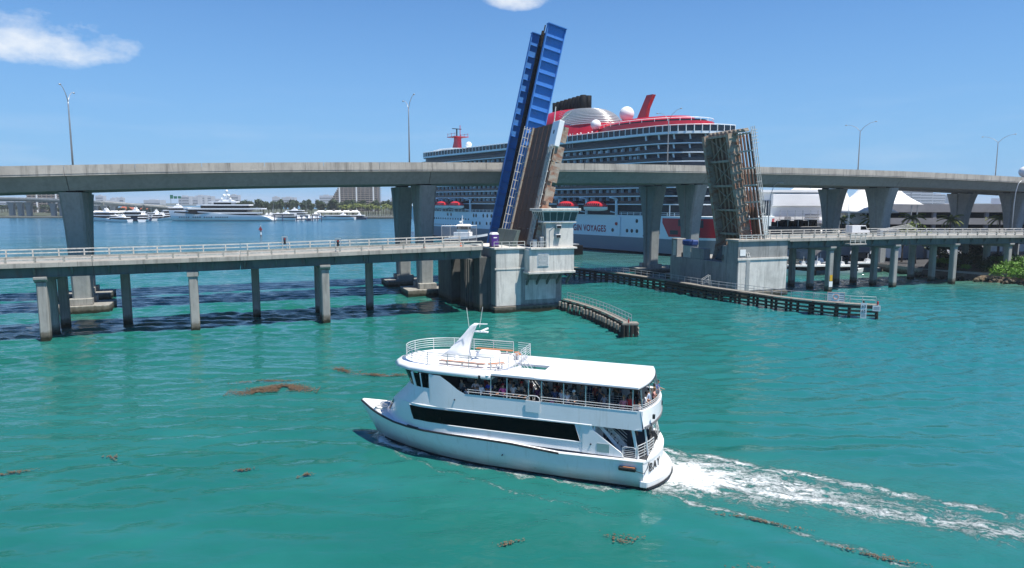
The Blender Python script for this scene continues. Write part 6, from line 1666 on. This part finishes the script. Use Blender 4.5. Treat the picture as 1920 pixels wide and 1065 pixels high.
for x in (0, 13): M('galv').bar((x, 0, 0), (x, 0, 14), .5).build('post', gs)
M('galv').bar((0, 0, 13.6), (13, 0, 13.6), .5).build('beam', gs)
for (x0, x1, z0, z1) in ((-.5, 3.2, 11.5, 16), (4, 8, 11.5, 14.5), (9, 12.5, 12, 14.5)): M('sign_green').box(x0, x1, -.6, -.3, z0, z1).build('sign_panel', gs)
rr = thing('red_roof_house', 'house with a red tiled roof behind the marina yachts', 'house', (px2(245, 830), 830, 1.6))
M('bldg_tan').box(-13, 13, 0, 14, 0, 7).build('wall', rr)
mat('red_tile', (.42, .11, .055), .8, var=.12, scale=.5)
M('red_tile').hexa([(-15, -2, 7), (15, -2, 7), (15, 16, 7), (-15, 16, 7), (-7, 6, 13.5), (7, 6, 13.5), (7, 8, 13.5), (-7, 8, 13.5)]).build('roof', rr)
for k in range(5): M('dark_glass').box(-11 + k * 5, -8.5 + k * 5, -.06, .02, 2.5, 5).build('window', rr)

# ---- condominium towers with real slabs, piers and recessed glazing
def tower(name, label, px0, px1, Y, H, m, step=None, n=None, dep=28):
    a, b = px2(px0, Y), px2(px1, Y); W_ = b - a
    t = thing(name, label, 'tower', (a, Y, 1.6)); fl = 3.2; n = int(H / fl)
    M('dark_glass').box(.9 + (step[0] if step else 0) * 0, W_ - .9, 1.0, dep, 0, H).build('glazing', t) if not step else None
    for k in range(n + 1):
        z = k * fl; x0 = 0
        if step: x0 = max(0, (k - step[0]) * step[1])
        if x0 > W_ * .8: break
        M(m).box(x0 - 1.2, W_ + 1.2, -1.2, dep, z - .28, z + .28).build('floor_slab', t)
        if step: M('dark_glass').box(x0 + .8, W_ - .8, 1.0, dep, z + .281, z + fl - .281).build('glazing', t)
        M('bldg_tan').box(x0 - 1.2, W_ + 1.2, -1.2, -1.05, z + .281, z + 1.1).build('balcony_front', t)
    nb = max(4, int(W_ / 6.5))
    for k in range(nb + 1):
        x = W_ * k / nb; top = H
        if step and x < step[1] * (n - step[0]): top = min(H, (step[0] + x / step[1]) * fl)
        wdt = 2.2 if k % 4 == 2 else .5
        M('bldg_white' if k % 4 == 2 else m).box(x - wdt / 2, x + wdt / 2, -1.45, dep * .5, 0, top).build('pier', t)
    return t
tower('condominium_tower', 'stepped tan condominium tower with balconies behind the palm trees', 622, 709, 1150, 62, 'bldg_tan', step=(6, 2.0))
tower('condominium_tower', 'brown and white condominium tower left of the big highway column', 54, 117, 1050, 58, 'bldg_tan')
# ---- hazy skyline
sk_ = [(8, 30, 20), (25, 42, 14), (150, 30, 22), (187, 60, 16), (205, 28, 30), (212, 45, 10), (220, 48, 9), (228, 44, 9), (285, 30, 34), (345, 55, 22), (358, 50, 30), (375, 62, 20), (385, 60, 26), (398, 38, 40), (438, 60, 20), (517, 50, 14), (540, 48, 26), (611, 62, 26), (700, 26, 40), (738, 48, 12), (1705, 120, 46), (1730, 100, 40), (1690, 60, 30), (1760, 70, 26), (1790, 64, 24), (1812, 110, 22), (1480, 40, 40)]
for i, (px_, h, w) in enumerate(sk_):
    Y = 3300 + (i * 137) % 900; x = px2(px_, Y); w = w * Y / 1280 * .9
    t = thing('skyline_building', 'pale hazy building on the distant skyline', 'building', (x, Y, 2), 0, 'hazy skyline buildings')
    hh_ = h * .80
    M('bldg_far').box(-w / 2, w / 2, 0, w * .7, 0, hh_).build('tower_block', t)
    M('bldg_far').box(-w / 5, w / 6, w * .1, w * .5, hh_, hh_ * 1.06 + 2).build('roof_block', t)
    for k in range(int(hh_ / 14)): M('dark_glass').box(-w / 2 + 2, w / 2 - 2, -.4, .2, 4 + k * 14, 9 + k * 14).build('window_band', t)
# ---- tree belts
def leaf_cloud(mb, c, r, n, size, rr, flat=.8):
    for _ in range(n):
        while True:
            p = Vector((rr.uniform(-1, 1), rr.uniform(-1, 1), rr.uniform(-1, 1)))
            if .25 < p.length < 1: break
        q = Vector((c[0] + p.x * r[0], c[1] + p.y * r[1], c[2] + p.z * r[2]))
        a = Vector((rr.gauss(0, 1), rr.gauss(0, 1), rr.gauss(0, flat))).normalized(); b = a.orthogonal().normalized()
        if rr.random() < .5: b = a.cross(b)
        s = size * rr.uniform(.6, 1.4)
        mb.add([q - a * s, q + b * s * .6, q + a * s, q - b * s * .5], [(0, 1, 2, 3)])
rr_ = random.Random(3)
def tree_mesh(h, w, seed, m='leaf_far', n=260, ls=.55):
    r = random.Random(seed); tr_ = M('trunk', True).tube([(0, 0, 0), (.2, 0, h * .3), (r.uniform(-.3, .3), .2, h * .62)], [h * .035, h * .026, h * .012], 7)
    for k in range(4):
        a = r.uniform(0, 6.28); tr_.tube([(.1, 0, h * .35), (math.cos(a) * w * .3, math.sin(a) * w * .3, h * .62), (math.cos(a) * w * .5, math.sin(a) * w * .5, h * .75)], [h * .016, h * .01, h * .004], 5)
    cr = M(m)
    for k in range(9):
        a = r.uniform(0, 6.28); d = r.uniform(0, .62) * w
        leaf_cloud(cr, (math.cos(a) * d, math.sin(a) * d, h * r.uniform(.5, .88)), (w * .36, w * .36, h * .15), n // 9, ls * r.uniform(.8, 1.2), r)
    return tr_.mesh('trunk'), cr.mesh('crown', fix=False)
TM = [tree_mesh(13, 5.5, 11 + k, n=520, ls=.8) for k in range(4)]
def tree(x, y, z, k, sc, label, group, name='broadleaf_tree', tm=None):
    t = thing(name, label, 'tree', (x, y, z), rr_.uniform(0, 6.28), group); t.scale = (sc[0], sc[0], sc[1])
    a, b = (tm or TM)[k % len(tm or TM)]; inst(a, 'trunk', t); inst(b, 'crown', t); return t
# belt across the far island: individual crowns
for i in range(120):
    px_ = 100 + i * 5.6 + rr_.uniform(-4, 4)
    if 330 < px_ < 415 and rr_.random() < .7: continue
    Y = 800 + rr_.uniform(0, 90); 
    tree(px2(px_, Y), Y, 1.6, i, (rr_.uniform(.9, 1.45), rr_.uniform(1.1, 1.5) if px_ > 450 else rr_.uniform(.6, .9)), 'dark green tree in the belt behind the far marina', 'trees behind the far marina')
for i in range(26):
    px_ = -40 + i * 5.5; Y = 1000 + rr_.uniform(0, 120)
    tree(px2(px_, Y), Y, 1.6, i, (1.3, .9), 'green tree on the low shore at the far left', 'trees on the far left shore')
# ---- palms
def frond_mesh(L, seed):
    r = random.Random(seed); mb = M('leaf_palm')
    for s in (1, -1):
        for k in range(11):
            f0 = .08 + k * .083; p = Vector((L * f0, 0, L * (.34 * f0 - .62 * f0 * f0)))
            q = p + Vector((L * .09, s * L * .20 * (1 - .6 * f0) , -L * .10 - .05 * k * .1)); w = L * .085
            mb.add([p, p + Vector((w, 0, 0)), q], [(0, 1, 2)]); mb.add([p, p + Vector((w, 0, .01)), (p + q) / 2 + Vector((w, 0, 0)), q], [(0, 1, 2, 3)])
    mb.tube([(L * f, 0, L * (.34 * f - .62 * f * f)) for f in (0, .25, .5, .75, 1)], [.05, .04, .03, .02, .01], 4)
    return mb.mesh('frond', fix=False)
FR = [frond_mesh(2.9, k) for k in range(2)]
def palm(x, y, z, h, label, group='palm trees', nf=18, sc=1.0):
    t = thing('palm_tree', label, 'palm tree', (x, y, z), rr_.uniform(0, 6), group)
    M('trunk', True).tube([(0, 0, 0), (.1, 0, h * .5), (.25, .1, h)], [.28 * sc, .2 * sc, .15 * sc], 8).build('trunk', t)
    for k in range(nf):
        a = k * 2.4; inst(FR[k % 2], 'frond', t, (.25, .1, h), (0, rr_.uniform(-.65, .55), a), (sc, sc, sc))
for (px_, Y, h, lab) in ((1706, 216, 11.2, 'coconut palm in front of the parking garage, left of the brown column'), (1776, 216, 10.6, 'coconut palm partly behind the brown highway column'), (1871, 214, 11.0, 'coconut palm at the right, beside the curved lamp'),
                    (1632, 213, 10.8, 'low palm between two highway columns by the tents'), (1573, 213, 10.6, 'palm beside the white tent, left of the wide column')):
    palm(px2(px_, Y), Y, 1.9, h, lab, sc=1.25)
for i in range(26):
    px_ = 640 + i * 4.2 + rr_.uniform(-1.5, 1.5); Y = 752 + rr_.uniform(0, 20)
    palm(px2(px_, Y), Y, 1.6, rr_.uniform(9, 13), 'tall palm in the row behind the far pier', 'palm row behind the far pier', 9, 1.5)
# ---- terminal
tm = thing('cruise_terminal', 'white cruise terminal with curved roof line behind the rusty leaf', 'terminal', (px2(1425, 232), 232, 1.9), .05)
M('bldg_white').box(0, 25, 0, 30, 0, 19.2).build('wall', tm, .1)
M('bldg_white').prism([(-1, -1), (26, -1), (26, 31), (-1, 31)], 19.21, 20.0).build('roof', tm)
M('bldg_white').box(3.2, 26.5, -.9, -.02, 14.5, 18.6).build('fascia_band', tm, .2)
gl_ = M('dark_glass').box(-.1, 2.9, -.14, .02, 9, 16.5).build('window', tm)
for k in range(3): M('bldg_white').box(.9 * k + .4, .9 * k + .5, -.2, -.142, 9, 16.5).build('mullion', gl_)
for k in range(7): M('galv').bar((5 + k * 2.6, -3, 0), (5 + k * 2.6, -3, 13.2), .18).build('screen_post', tm)
for k in range(12): M('galv').bar((5, -3, 3 + k * .9), (21, -3, 3 + k * .9), .06).build('screen_bar', tm)
M('bldg_grey').box(8, 10.2, -.06, .02, 9, 11).build('window', tm)
for k in range(9): M('bldg_grey').box(15, 20, -.12, -.02, 5 + k * .8, 5.4 + k * .8).build('louvre', tm)
def tent(px_, Y, r, z0, z1, label):
    t = thing('tensile_canopy', label, 'tent', (px2(px_, Y), Y, 1.9), 0, 'white peaked canopies of the terminal')
    mb = M('tent', True); n = 8; secs = []
    for k in range(9):
        f = k / 8; rad = r * (1 - f) ** 1.7 + .35 * f; z = lerp(z0, z1, f)
        secs.append([(rad * math.cos(2 * math.pi * j / n + .4), rad * math.sin(2 * math.pi * j / n + .4), z) for j in range(n)])
    mb.loft(secs, close=True); mb.build('membrane', t)
    for j in range(0, n, 2): M('galv').bar((r * .96 * math.cos(2 * math.pi * j / n + .4), r * .96 * math.sin(2 * math.pi * j / n + .4), 0), (r * .96 * math.cos(2 * math.pi * j / n + .4), r * .96 * math.sin(2 * math.pi * j / n + .4), z0), .3).build('mast', t)
tent(1497, 250, 10, 17.5, 23.5, 'white peaked canopy rising behind the terminal roof, leftmost'); tent(1530, 250, 10, 17.5, 23.5, 'white peaked canopy behind the terminal roof, second from left')
tent(1578, 226, 9, 9.0, 20.5, 'white peaked canopy right of the flared column, lower one'); tent(1610, 224, 11, 12.5, 22.4, 'tall white peaked canopy between two flared columns'); tent(1672, 240, 9, 15.0, 22.3, 'white peaked canopy just right of the widest column')
wk = thing('walkway_canopy', 'long white covered walkway in front of the terminal and garage', 'canopy', (px2(1490, 218), 218, 1.9))
M('bldg_white').box(0, 52, 0, 6, 4.6, 6.9).build('roof', wk, .1)
for k in range(10): M('galv').box(k * 5.5, k * 5.5 + .4, .3, .7, 0, 4.6).build('post', wk)
M('bldg_white').box(16, 30, 1, 7, 12.6, 13.4).build('upper_roof', wk)
for k in range(3): M('galv').bar((17 + k * 6, 2, 6.9), (17 + k * 6, 2, 12.6), .35).build('post', wk)
# ---- garage
gg = thing('parking_garage', 'grey concrete parking garage with dark open storeys at right', 'parking garage', (px2(1600, 262), 262, 1.9), -.06)
for k in range(3):
    z = k * 4.6
    M('bldg_grey').box(0, 98, 0, 40, z + 3.2, z + 4.6).build('floor_slab', gg)
    M('bldg_grey').box(0, 98, -.4, -.01, z + 2.9 - (.0 if k else .6), z + 5.3 if k < 2 else z + 6.0).build('spandrel', gg)
    for j in range(11): M('bldg_grey').box(j * 9.6, j * 9.6 + 1.2, .02, 1.2, z, z + 3.2).build('column', gg)
M('interior_dark').box(0, 98, 14, 14.5, 0, 13.4).build('back_wall', gg)
M('bldg_grey').box(62, 82, -.9, -.42, 4.5, 15.6).build('stair_wall', gg)
for k in range(6): M('dark_glass').box(66 + k * 2.4, 67.6 + k * 2.4, -1.0, -.902, 11.6, 13.6).build('window', gg)
M('bldg_white').box(58, 64, 8, 14, 13.81, 17.4).build('roof_hut', gg); M('bldg_white').box(76, 92, 10, 16, 13.81, 19.5).build('roof_hut', gg)
for (x, nm) in ((21, 0), (40, 1)): M('galv').bar((x, 1.5, 13.8), (x, 1.5, 22), .3).build('lamp_post', gg); 
def car(x, y, z, ang, m, label, van=False):
    t = thing('parked_van' if van else 'parked_car', label, 'van' if van else 'car', (x, y, z), ang)
    h = 2.0 if van else 1.05
    prof = [(-2.2, .35), (2.2, .35), (2.25, .8), (1.3, .95), (.7, 1.45), (-1.2, 1.48), (-2.0, 1.0), (-2.25, .95)] if not van else [(-2.6, .35), (2.5, .35), (2.55, 1.0), (1.8, 1.2), (1.3, 2.2), (-2.6, 2.25)]
    M(m).prism(prof, -.88, .88, 'y').build('body', t, .06)
    gx = [(.6, 1.38), (1.15, .98), (-1.6, 1.02), (-1.1, 1.40)] if not van else [(1.2, 2.05), (1.6, 1.3), (-.2, 1.3), (-.2, 2.05)]
    for sg in (-1, 1):
        M('tint_glass').prism(gx, sg * .885 - .01, sg * .885 + .01, 'y').build('side_window', t)
        for x_ in (-1.4, 1.4): M('black_rubber').tube([(x_, sg * .72, .34), (x_, sg * .92, .34)], .34, 12).build('wheel', t)
    return t
mat('car_red', (.35, .015, .02), .3, var=.03, coat=.5); mat('car_silver', (.45, .46, .48), .3, .4, var=.03, coat=.5); mat('car_dark', (.03, .035, .045), .3, var=.03, coat=.5); mat('car_white', (.75, .75, .75), .3, var=.02, coat=.5)
ca = Matrix.Rotation(-.06, 3, 'Z')
for (x, m, lab) in ((21.5, 'car_red', 'red car parked on the garage top deck'), (34, 'car_silver', 'silver car parked on the garage top deck')):
    p = ca @ Vector((x, 1.8, 0)); car(px2(1600, 262) + p.x, 262 + p.y, 1.9 + 13.81, 0, m, lab)
# generator block by the terminal
gb_ = thing('generator_block', 'dark slatted machinery block in front of the white terminal', 'machinery', (px2(1453, 190), 190, 1.9), .1)
M('ship_dark').box(0, 13, 0, 5, 3.0, 9.2).build('housing', gb_, .1)
for k in range(9): M('ship_black').box(.6 + k * 1.35, 1.3 + k * 1.35, .5, 4.5, 9.21, 10.4 + .3 * (k % 3)).build('cooling_unit', gb_, .05)
for k in range(5): M('galv').bar((.4 + k * 3, .3, 9.2), (.4 + k * 3, .3, 11.2), .1).build('rail_post', gb_)
M('galv').bar((.4, .3, 11.1), (12.5, .3, 11.1), .08).build('rail', gb_)
M('galv').box(1, 12, 1, 4, 0, 3.0).build('plinth', gb_)
# perimeter wall at the far right
fw = thing('perimeter_wall', 'pale panelled wall below the garage at right', 'wall', (px2(1742, 222), 222, 1.9), .0)
for k in range(9): M('conc_white').box(k * 4.2, k * 4.2 + 4.1, 0, .3, 0, 7.2).build('panel', fw)
# satellite dome at far right over the viaduct
dm_ = thing('satellite_dome', 'white dome just showing over the viaduct at the right edge', 'dome', (px2(1911, 330), 330, 1.9))
M('bldg_grey').lathe([(1.8, 0), (1.2, 28)], n=12).build('tower', dm_); M('radome', True).sphere((0, 0, 30.2), 2.6, 16, 10).build('dome', dm_)

# ---- planted bank and riprap
bk = M('soil', True); n = 14
edge = [(150, 119), (128, 132), (117, 140.5), (111.3, 147), (107, 153.5), (97.5, 163)]
dense = smooth_path([(x, y, 0) for x, y in edge], 3.0); secs = []
for i, p in enumerate(dense):
    d = (dense[min(i + 1, len(dense) - 1)] - dense[max(i - 1, 0)]).normalized(); nv = Vector((d.y, -d.x, 0))
    if nv.dot(Vector((1, 1, 0))) < 0: nv = -nv
    secs.append([p - nv * 1.5 + Vector((0, 0, -1)), p + nv * .6 + Vector((0, 0, .7)), p + nv * 4 + Vector((0, 0, 2.6)), p + nv * 9 + Vector((0, 0, 4.0)), p + nv * 16 + Vector((0, 0, 4.2))])
bk.loft(secs); struct(bk.build('bank'))
ST = []
for k in range(5):
    bm = bmesh.new(); bmesh.ops.create_icosphere(bm, subdivisions=1, radius=1)
    for v in bm.verts: v.co = v.co * (1 + .35 * mnoise.noise(v.co * 1.7 + Vector((k * 5, 0, 0)))); v.co.z *= .7
    me = bpy.data.meshes.new('boulder'); bm.to_mesh(me); bm.free(); me.materials.append(MATS['stone']); ST.append(me)
rp2 = thing('riprap', 'row of brown boulders at the foot of the planted bank', 'rocks', tuple(dense[0]))
for i, p in enumerate(dense):
    for k in range(9):
        r = rr_.uniform(.28, .85); q = p + Vector((rr_.uniform(-1.6, 1.6), rr_.uniform(-1.6, 1.6), rr_.uniform(-.1, .75))) - dense[0]
        inst(ST[rr_.randrange(5)], 'boulder', rp2, q, (rr_.random() * 6, rr_.random() * 6, rr_.random() * 6), (r, r, r * .8))
def bush_mesh(seed, m, n=520, ls=.13):
    r = random.Random(seed); mb = M(m)
    for k in range(7): leaf_cloud(mb, (r.uniform(-.9, .9), r.uniform(-.9, .9), r.uniform(.35, .8)), (.75, .75, .55), n // 7, ls, r)
    return mb.mesh('foliage', fix=False)
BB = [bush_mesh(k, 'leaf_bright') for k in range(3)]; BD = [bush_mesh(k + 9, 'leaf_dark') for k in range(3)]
SM = M('trunk', True).tube([(0, 0, -.2), (.05, 0, .4), (.2, .1, .9)], [.07, .05, .02], 6).mesh('stem')
def bush(x, y, z, s, bright, label, group):
    t = thing('shrub', label, 'shrub', (x, y, z), rr_.random() * 6, group); t.scale = (s, s, s * .85)
    inst((BB if bright else BD)[rr_.randrange(3)], 'foliage', t); inst(SM, 'stem', t)
for i in range(0, len(dense) - 1):
    p = dense[i]; d = (dense[min(i + 1, len(dense) - 1)] - dense[max(i - 1, 0)]).normalized(); nv = Vector((d.y, -d.x, 0))
    if nv.dot(Vector((1, 1, 0))) < 0: nv = -nv
    for k in range(6):
        q = p + nv * (1.9 + k * 2.0) + d * rr_.uniform(-1.3, 1.3); z = min(4.2, .9 + (1.9 + k * 2.0) * .42)
        under = p.x < 112.5
        if p.x > 107.3: bush(q.x, q.y, z - .3, rr_.uniform(1.4, 2.1), rr_.random() < .85, 'bright green shrub on the sunny bank at the right edge', 'bright shrubs on the bank')  # sunlit part of the bank, its sunshine painted in as lighter leaf colour
        elif k > 0: bush(q.x, q.y, z - .4, rr_.uniform(1.3, 2.0), rr_.random() < .2, 'dark shrub in the shade under the right bridge', 'shaded shrubs under the bridge')  # bridge shade painted in as darker leaf colour
TS = [tree_mesh(5.5, 3.0, 70 + k, 'leaf_palm', 300, .22) for k in range(2)]
tree(px2(1715, 178), 178, 1.9, 0, (1.6, 2.1), 'sparse feathery tree rising beyond the right bridge deck', 'trees by the right bridge', tm=TS)
tree(px2(1690, 183), 183, 1.9, 1, (1.3, 1.9), 'second feathery tree left of the sparse one beyond the bridge', 'trees by the right bridge', tm=TS)
TD = [tree_mesh(6, 3.2, 90 + k, 'leaf_dark', 700, .3) for k in range(2)]
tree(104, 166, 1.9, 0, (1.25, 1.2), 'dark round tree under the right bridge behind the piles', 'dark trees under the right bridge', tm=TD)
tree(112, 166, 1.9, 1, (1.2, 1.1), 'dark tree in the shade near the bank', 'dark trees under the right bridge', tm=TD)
# ---- small marina behind the right piles
dk_ = thing('floating_dock', 'grey floating dock seen between the right bridge piles', 'dock', (60, 171, 0), .12)
M('timber_grey').box(-6, 36, 0, 2.4, .25, .6).build('deck', dk_)
for k in range(8): M('timber_black').lathe([(.25, -2), (.25, 4.6), (.05, 5.1)], (-5 + k * 5.6, 2.7, 0), 8).build('pile', dk_)
for k in range(8): M('white_paint').lathe([(.27, 4.45), (.27, 4.75), (.05, 5.3)], (-5 + k * 5.6, 2.7, 0), 8).build('pile_cap', dk_)
for (px_, Y, L_, an, nv, lab) in ((1492, 168, 8, 3.0, False, 'white motor boat by the dock, just right of the right pier'), (1545, 169, 9, .2, True, 'dark motor boat at the dock behind the yellow-marked pile'), (1590, 168, 8.5, .15, False, 'white motor boat with black outboards at the dock'),
                              (1610, 176, 10, 3.1, True, 'dark cabin boat behind the dock'), (1520, 178, 11, 3.1, False, 'white cabin boat behind the dock near the right pier')):
    b_ = yacht(lab, px2(px_, Y), Y, an, L_, 1, nv, 'small boats at the floating dock', cat='boat', domes=False)
    for sg in (-.5, .5): M('ship_black').box(-L_ / 2 - .7, -L_ / 2 - .1, sg - .22, sg + .22, -.2, 1.3).build('outboard', b_, .08)
tr2 = thing('box_trailer', 'white box trailer parked beyond the right bridge piles', 'trailer', (px2(1652, 186), 186, 1.9), .15)
M('bldg_white').box(0, 6.2, 0, 2.6, .8, 3.9).build('box', tr2, .08)
for x in (1.4, 4.6): M('black_rubber').tube([(x, -.05, .5), (x, .3, .5)], .5, 12).build('wheel', tr2)
M('galv').bar((-1.4, 1.3, .8), (0, 1.3, .9), .15).build('hitch', tr2)
hu = thing('harbour_hut', 'small white hut with blue windows behind the right bridge', 'hut', (px2(1760, 190), 190, 1.9), .1)
M('bldg_white').box(0, 7, 0, 5, 0, 5.6).build('wall', hu, .05); M('bldg_white').box(-.6, 7.6, -.6, 5.6, 5.61, 6.0).build('roof', hu)
for k in range(3): M('dark_glass').box(.6 + k * 2.2, 2.2 + k * 2.2, -.05, .02, 2.6, 4.4).build('window', hu)
for (px_, Y, m, lab, van) in ((1805, 186, 'car_white', 'white van parked under the right bridge near the dark trees', True), (1580, 188, 'car_dark', 'dark car parked beyond the floating dock', False), (1620, 189, 'car_dark', 'dark van parked beyond the floating dock', True), (1512, 190, 'car_silver', 'silver van parked beyond the right pier', True)):
    car(px2(px_, Y), Y, 1.9, .2, m, lab, van)
# dark fence / sheet wall closing the yard
yw = thing('yard_fence', 'dark panelled yard fence behind the small boats', 'fence', (px2(1470, 193), 193, 1.9), .08)
for k in range(16): M('bldg_grey').box(k * 3.2, k * 3.2 + 3.1, 0, .15, 0, 4.4).build('panel', yw)
# ---- white vehicles and roofs visible over the right deck
car(*BP(147, 5.5, 10.75)[:2], 10.75, BANG, 'car_white', 'white van driving on the right bridge near the gate', True)
# ---- pilot boat by the ship
pb = thing('pilot_boat', 'white and navy pilot boat with tall wheelhouse by the ship side', 'boat', (-20.3, 300, 0), -.25)
mb = M('yacht_navy', True); secs = []
for k in range(11):
    f = k / 10; w = 2.9 * (1 - max(0, (f - .5) / .5) ** 2.2); x = -9 + 19 * f; sh = 1.8 + 1.9 * f ** 1.8
    secs.append([(x, w, sh), (x, w * .75, -.3), (x, -w * .75, -.3), (x, -w, sh)])
mb.loft(secs); mb.add(secs[0], [(0, 1, 2, 3)]); mb.build('hull', pb)
M('yacht_white').loft([[(q[0][0], q[0][1] * 1.03, q[0][2] - .5), (q[0][0], q[0][1] * 1.04, q[0][2] + .5)] for q in secs]).build('bulwark', pb); M('yacht_white').loft([[(q[3][0], q[3][1] * 1.03, q[3][2] - .5), (q[3][0], q[3][1] * 1.04, q[3][2] + .5)] for q in secs]).build('bulwark', pb)
M('yacht_white').loft([[(q[0][0], q[0][1], q[0][2] - .05), (q[3][0], q[3][1], q[3][2] - .05)] for q in secs]).build('deck', pb)
M('yacht_white').box(-5, 2.5, -2.1, 2.1, 1.7, 4.8).build('cabin', pb, .2)
M('yacht_white').box(-3.5, 1.6, -1.9, 1.9, 4.801, 6.0).build('upper_cabin', pb, .1)
M('tint_glass').box(-3.3, 1.7, -1.95, 1.95, 6.0, 7.4).build('wheelhouse_window', pb)
M('yacht_white').hexa([(-4.2, -2.3, 7.4), (2.5, -2.3, 7.4), (2.5, 2.3, 7.4), (-4.2, 2.3, 7.4), (-3, -1.6, 8.2), (1.4, -1.6, 8.2), (1.4, 1.6, 8.2), (-3, 1.6, 8.2)]).build('roof', pb)
M('yacht_white').bar((-1.5, 0, 8.2), (-1.5, 0, 12.0), .3).build('mast', pb); M('yacht_white').bar((-1.5, -1.4, 10), (-1.5, 1.4, 10), .25).build('radar_scanner', pb)
for (y, z) in ((-1, 9.0), (1, 9.0)): M('radome', True).sphere((-2.2, y, z), .55, 8, 6).build('radome', pb)
for k in range(8): M('rail_white').bar((-8.5 + k * .5, 2.4, 1.8), (-8.5 + k * .5, 2.4, 3.0), .08).build('rail_post', pb)
M('rail_white').bar((-8.6, 2.4, 3.0), (-4.8, 2.4, 3.0), .08).build('rail', pb)
# dark mooring barge against the ship
bg = thing('mooring_barge', 'black mooring barge between ship and left pier', 'barge', (17.5, 238, 0), SANG)
M('ship_black').prism([(-8, -.5), (7, -.5), (8, 3.2), (-8, 3.2)], -2.5, 2.5, 'y').build('hull', bg, .1); M('galv').box(-7, 3, -1.5, 1.5, 3.3, 3.7).build('hatch', bg); M('radome').box(-2, -.5, -1, .5, 3.71, 4.3).build('crate', bg)
# channel marker
cm = thing('channel_marker', 'red and white channel marker post in open water', 'marker', (-131.1, 357, 0))
M('rust_steel').lathe([(.35, -2), (.35, 4.2)], n=8).build('pile', cm); M('white_paint').lathe([(.42, .8), (.42, 2.2)], n=8).build('reflective_band', cm)
M('red_light').prism([(-1.1, 3.2), (1.1, 3.2), (.0, 5.2)], -.45, -.38, 'y').build('day_board', cm); M('galv').lathe([(.25, 4.2), (.25, 5.6), (.1, 5.9)], n=8).build('lantern', cm)
# ================================================================ sea haze
hz_ = M('water').box(-7020, 7020, -320, 9020, -3.2, 66)
hm_ = bpy.data.materials.new('haze'); hm_.use_nodes = True
for n_ in list(hm_.node_tree.nodes): hm_.node_tree.nodes.remove(n_)
ho = hm_.node_tree.nodes.new('ShaderNodeOutputMaterial'); hv_ = hm_.node_tree.nodes.new('ShaderNodeVolumePrincipled')
hv_.inputs['Color'].default_value = (.80, .90, 1.0, 1); hv_.inputs['Density'].default_value = 0.00011; hv_.inputs['Anisotropy'].default_value = 0.0
hm_.node_tree.links.new(hv_.outputs[0], ho.inputs['Volume'])
MATS['haze'] = hm_
hz_.mats = ['haze']; stuff(hz_.build('haze'))
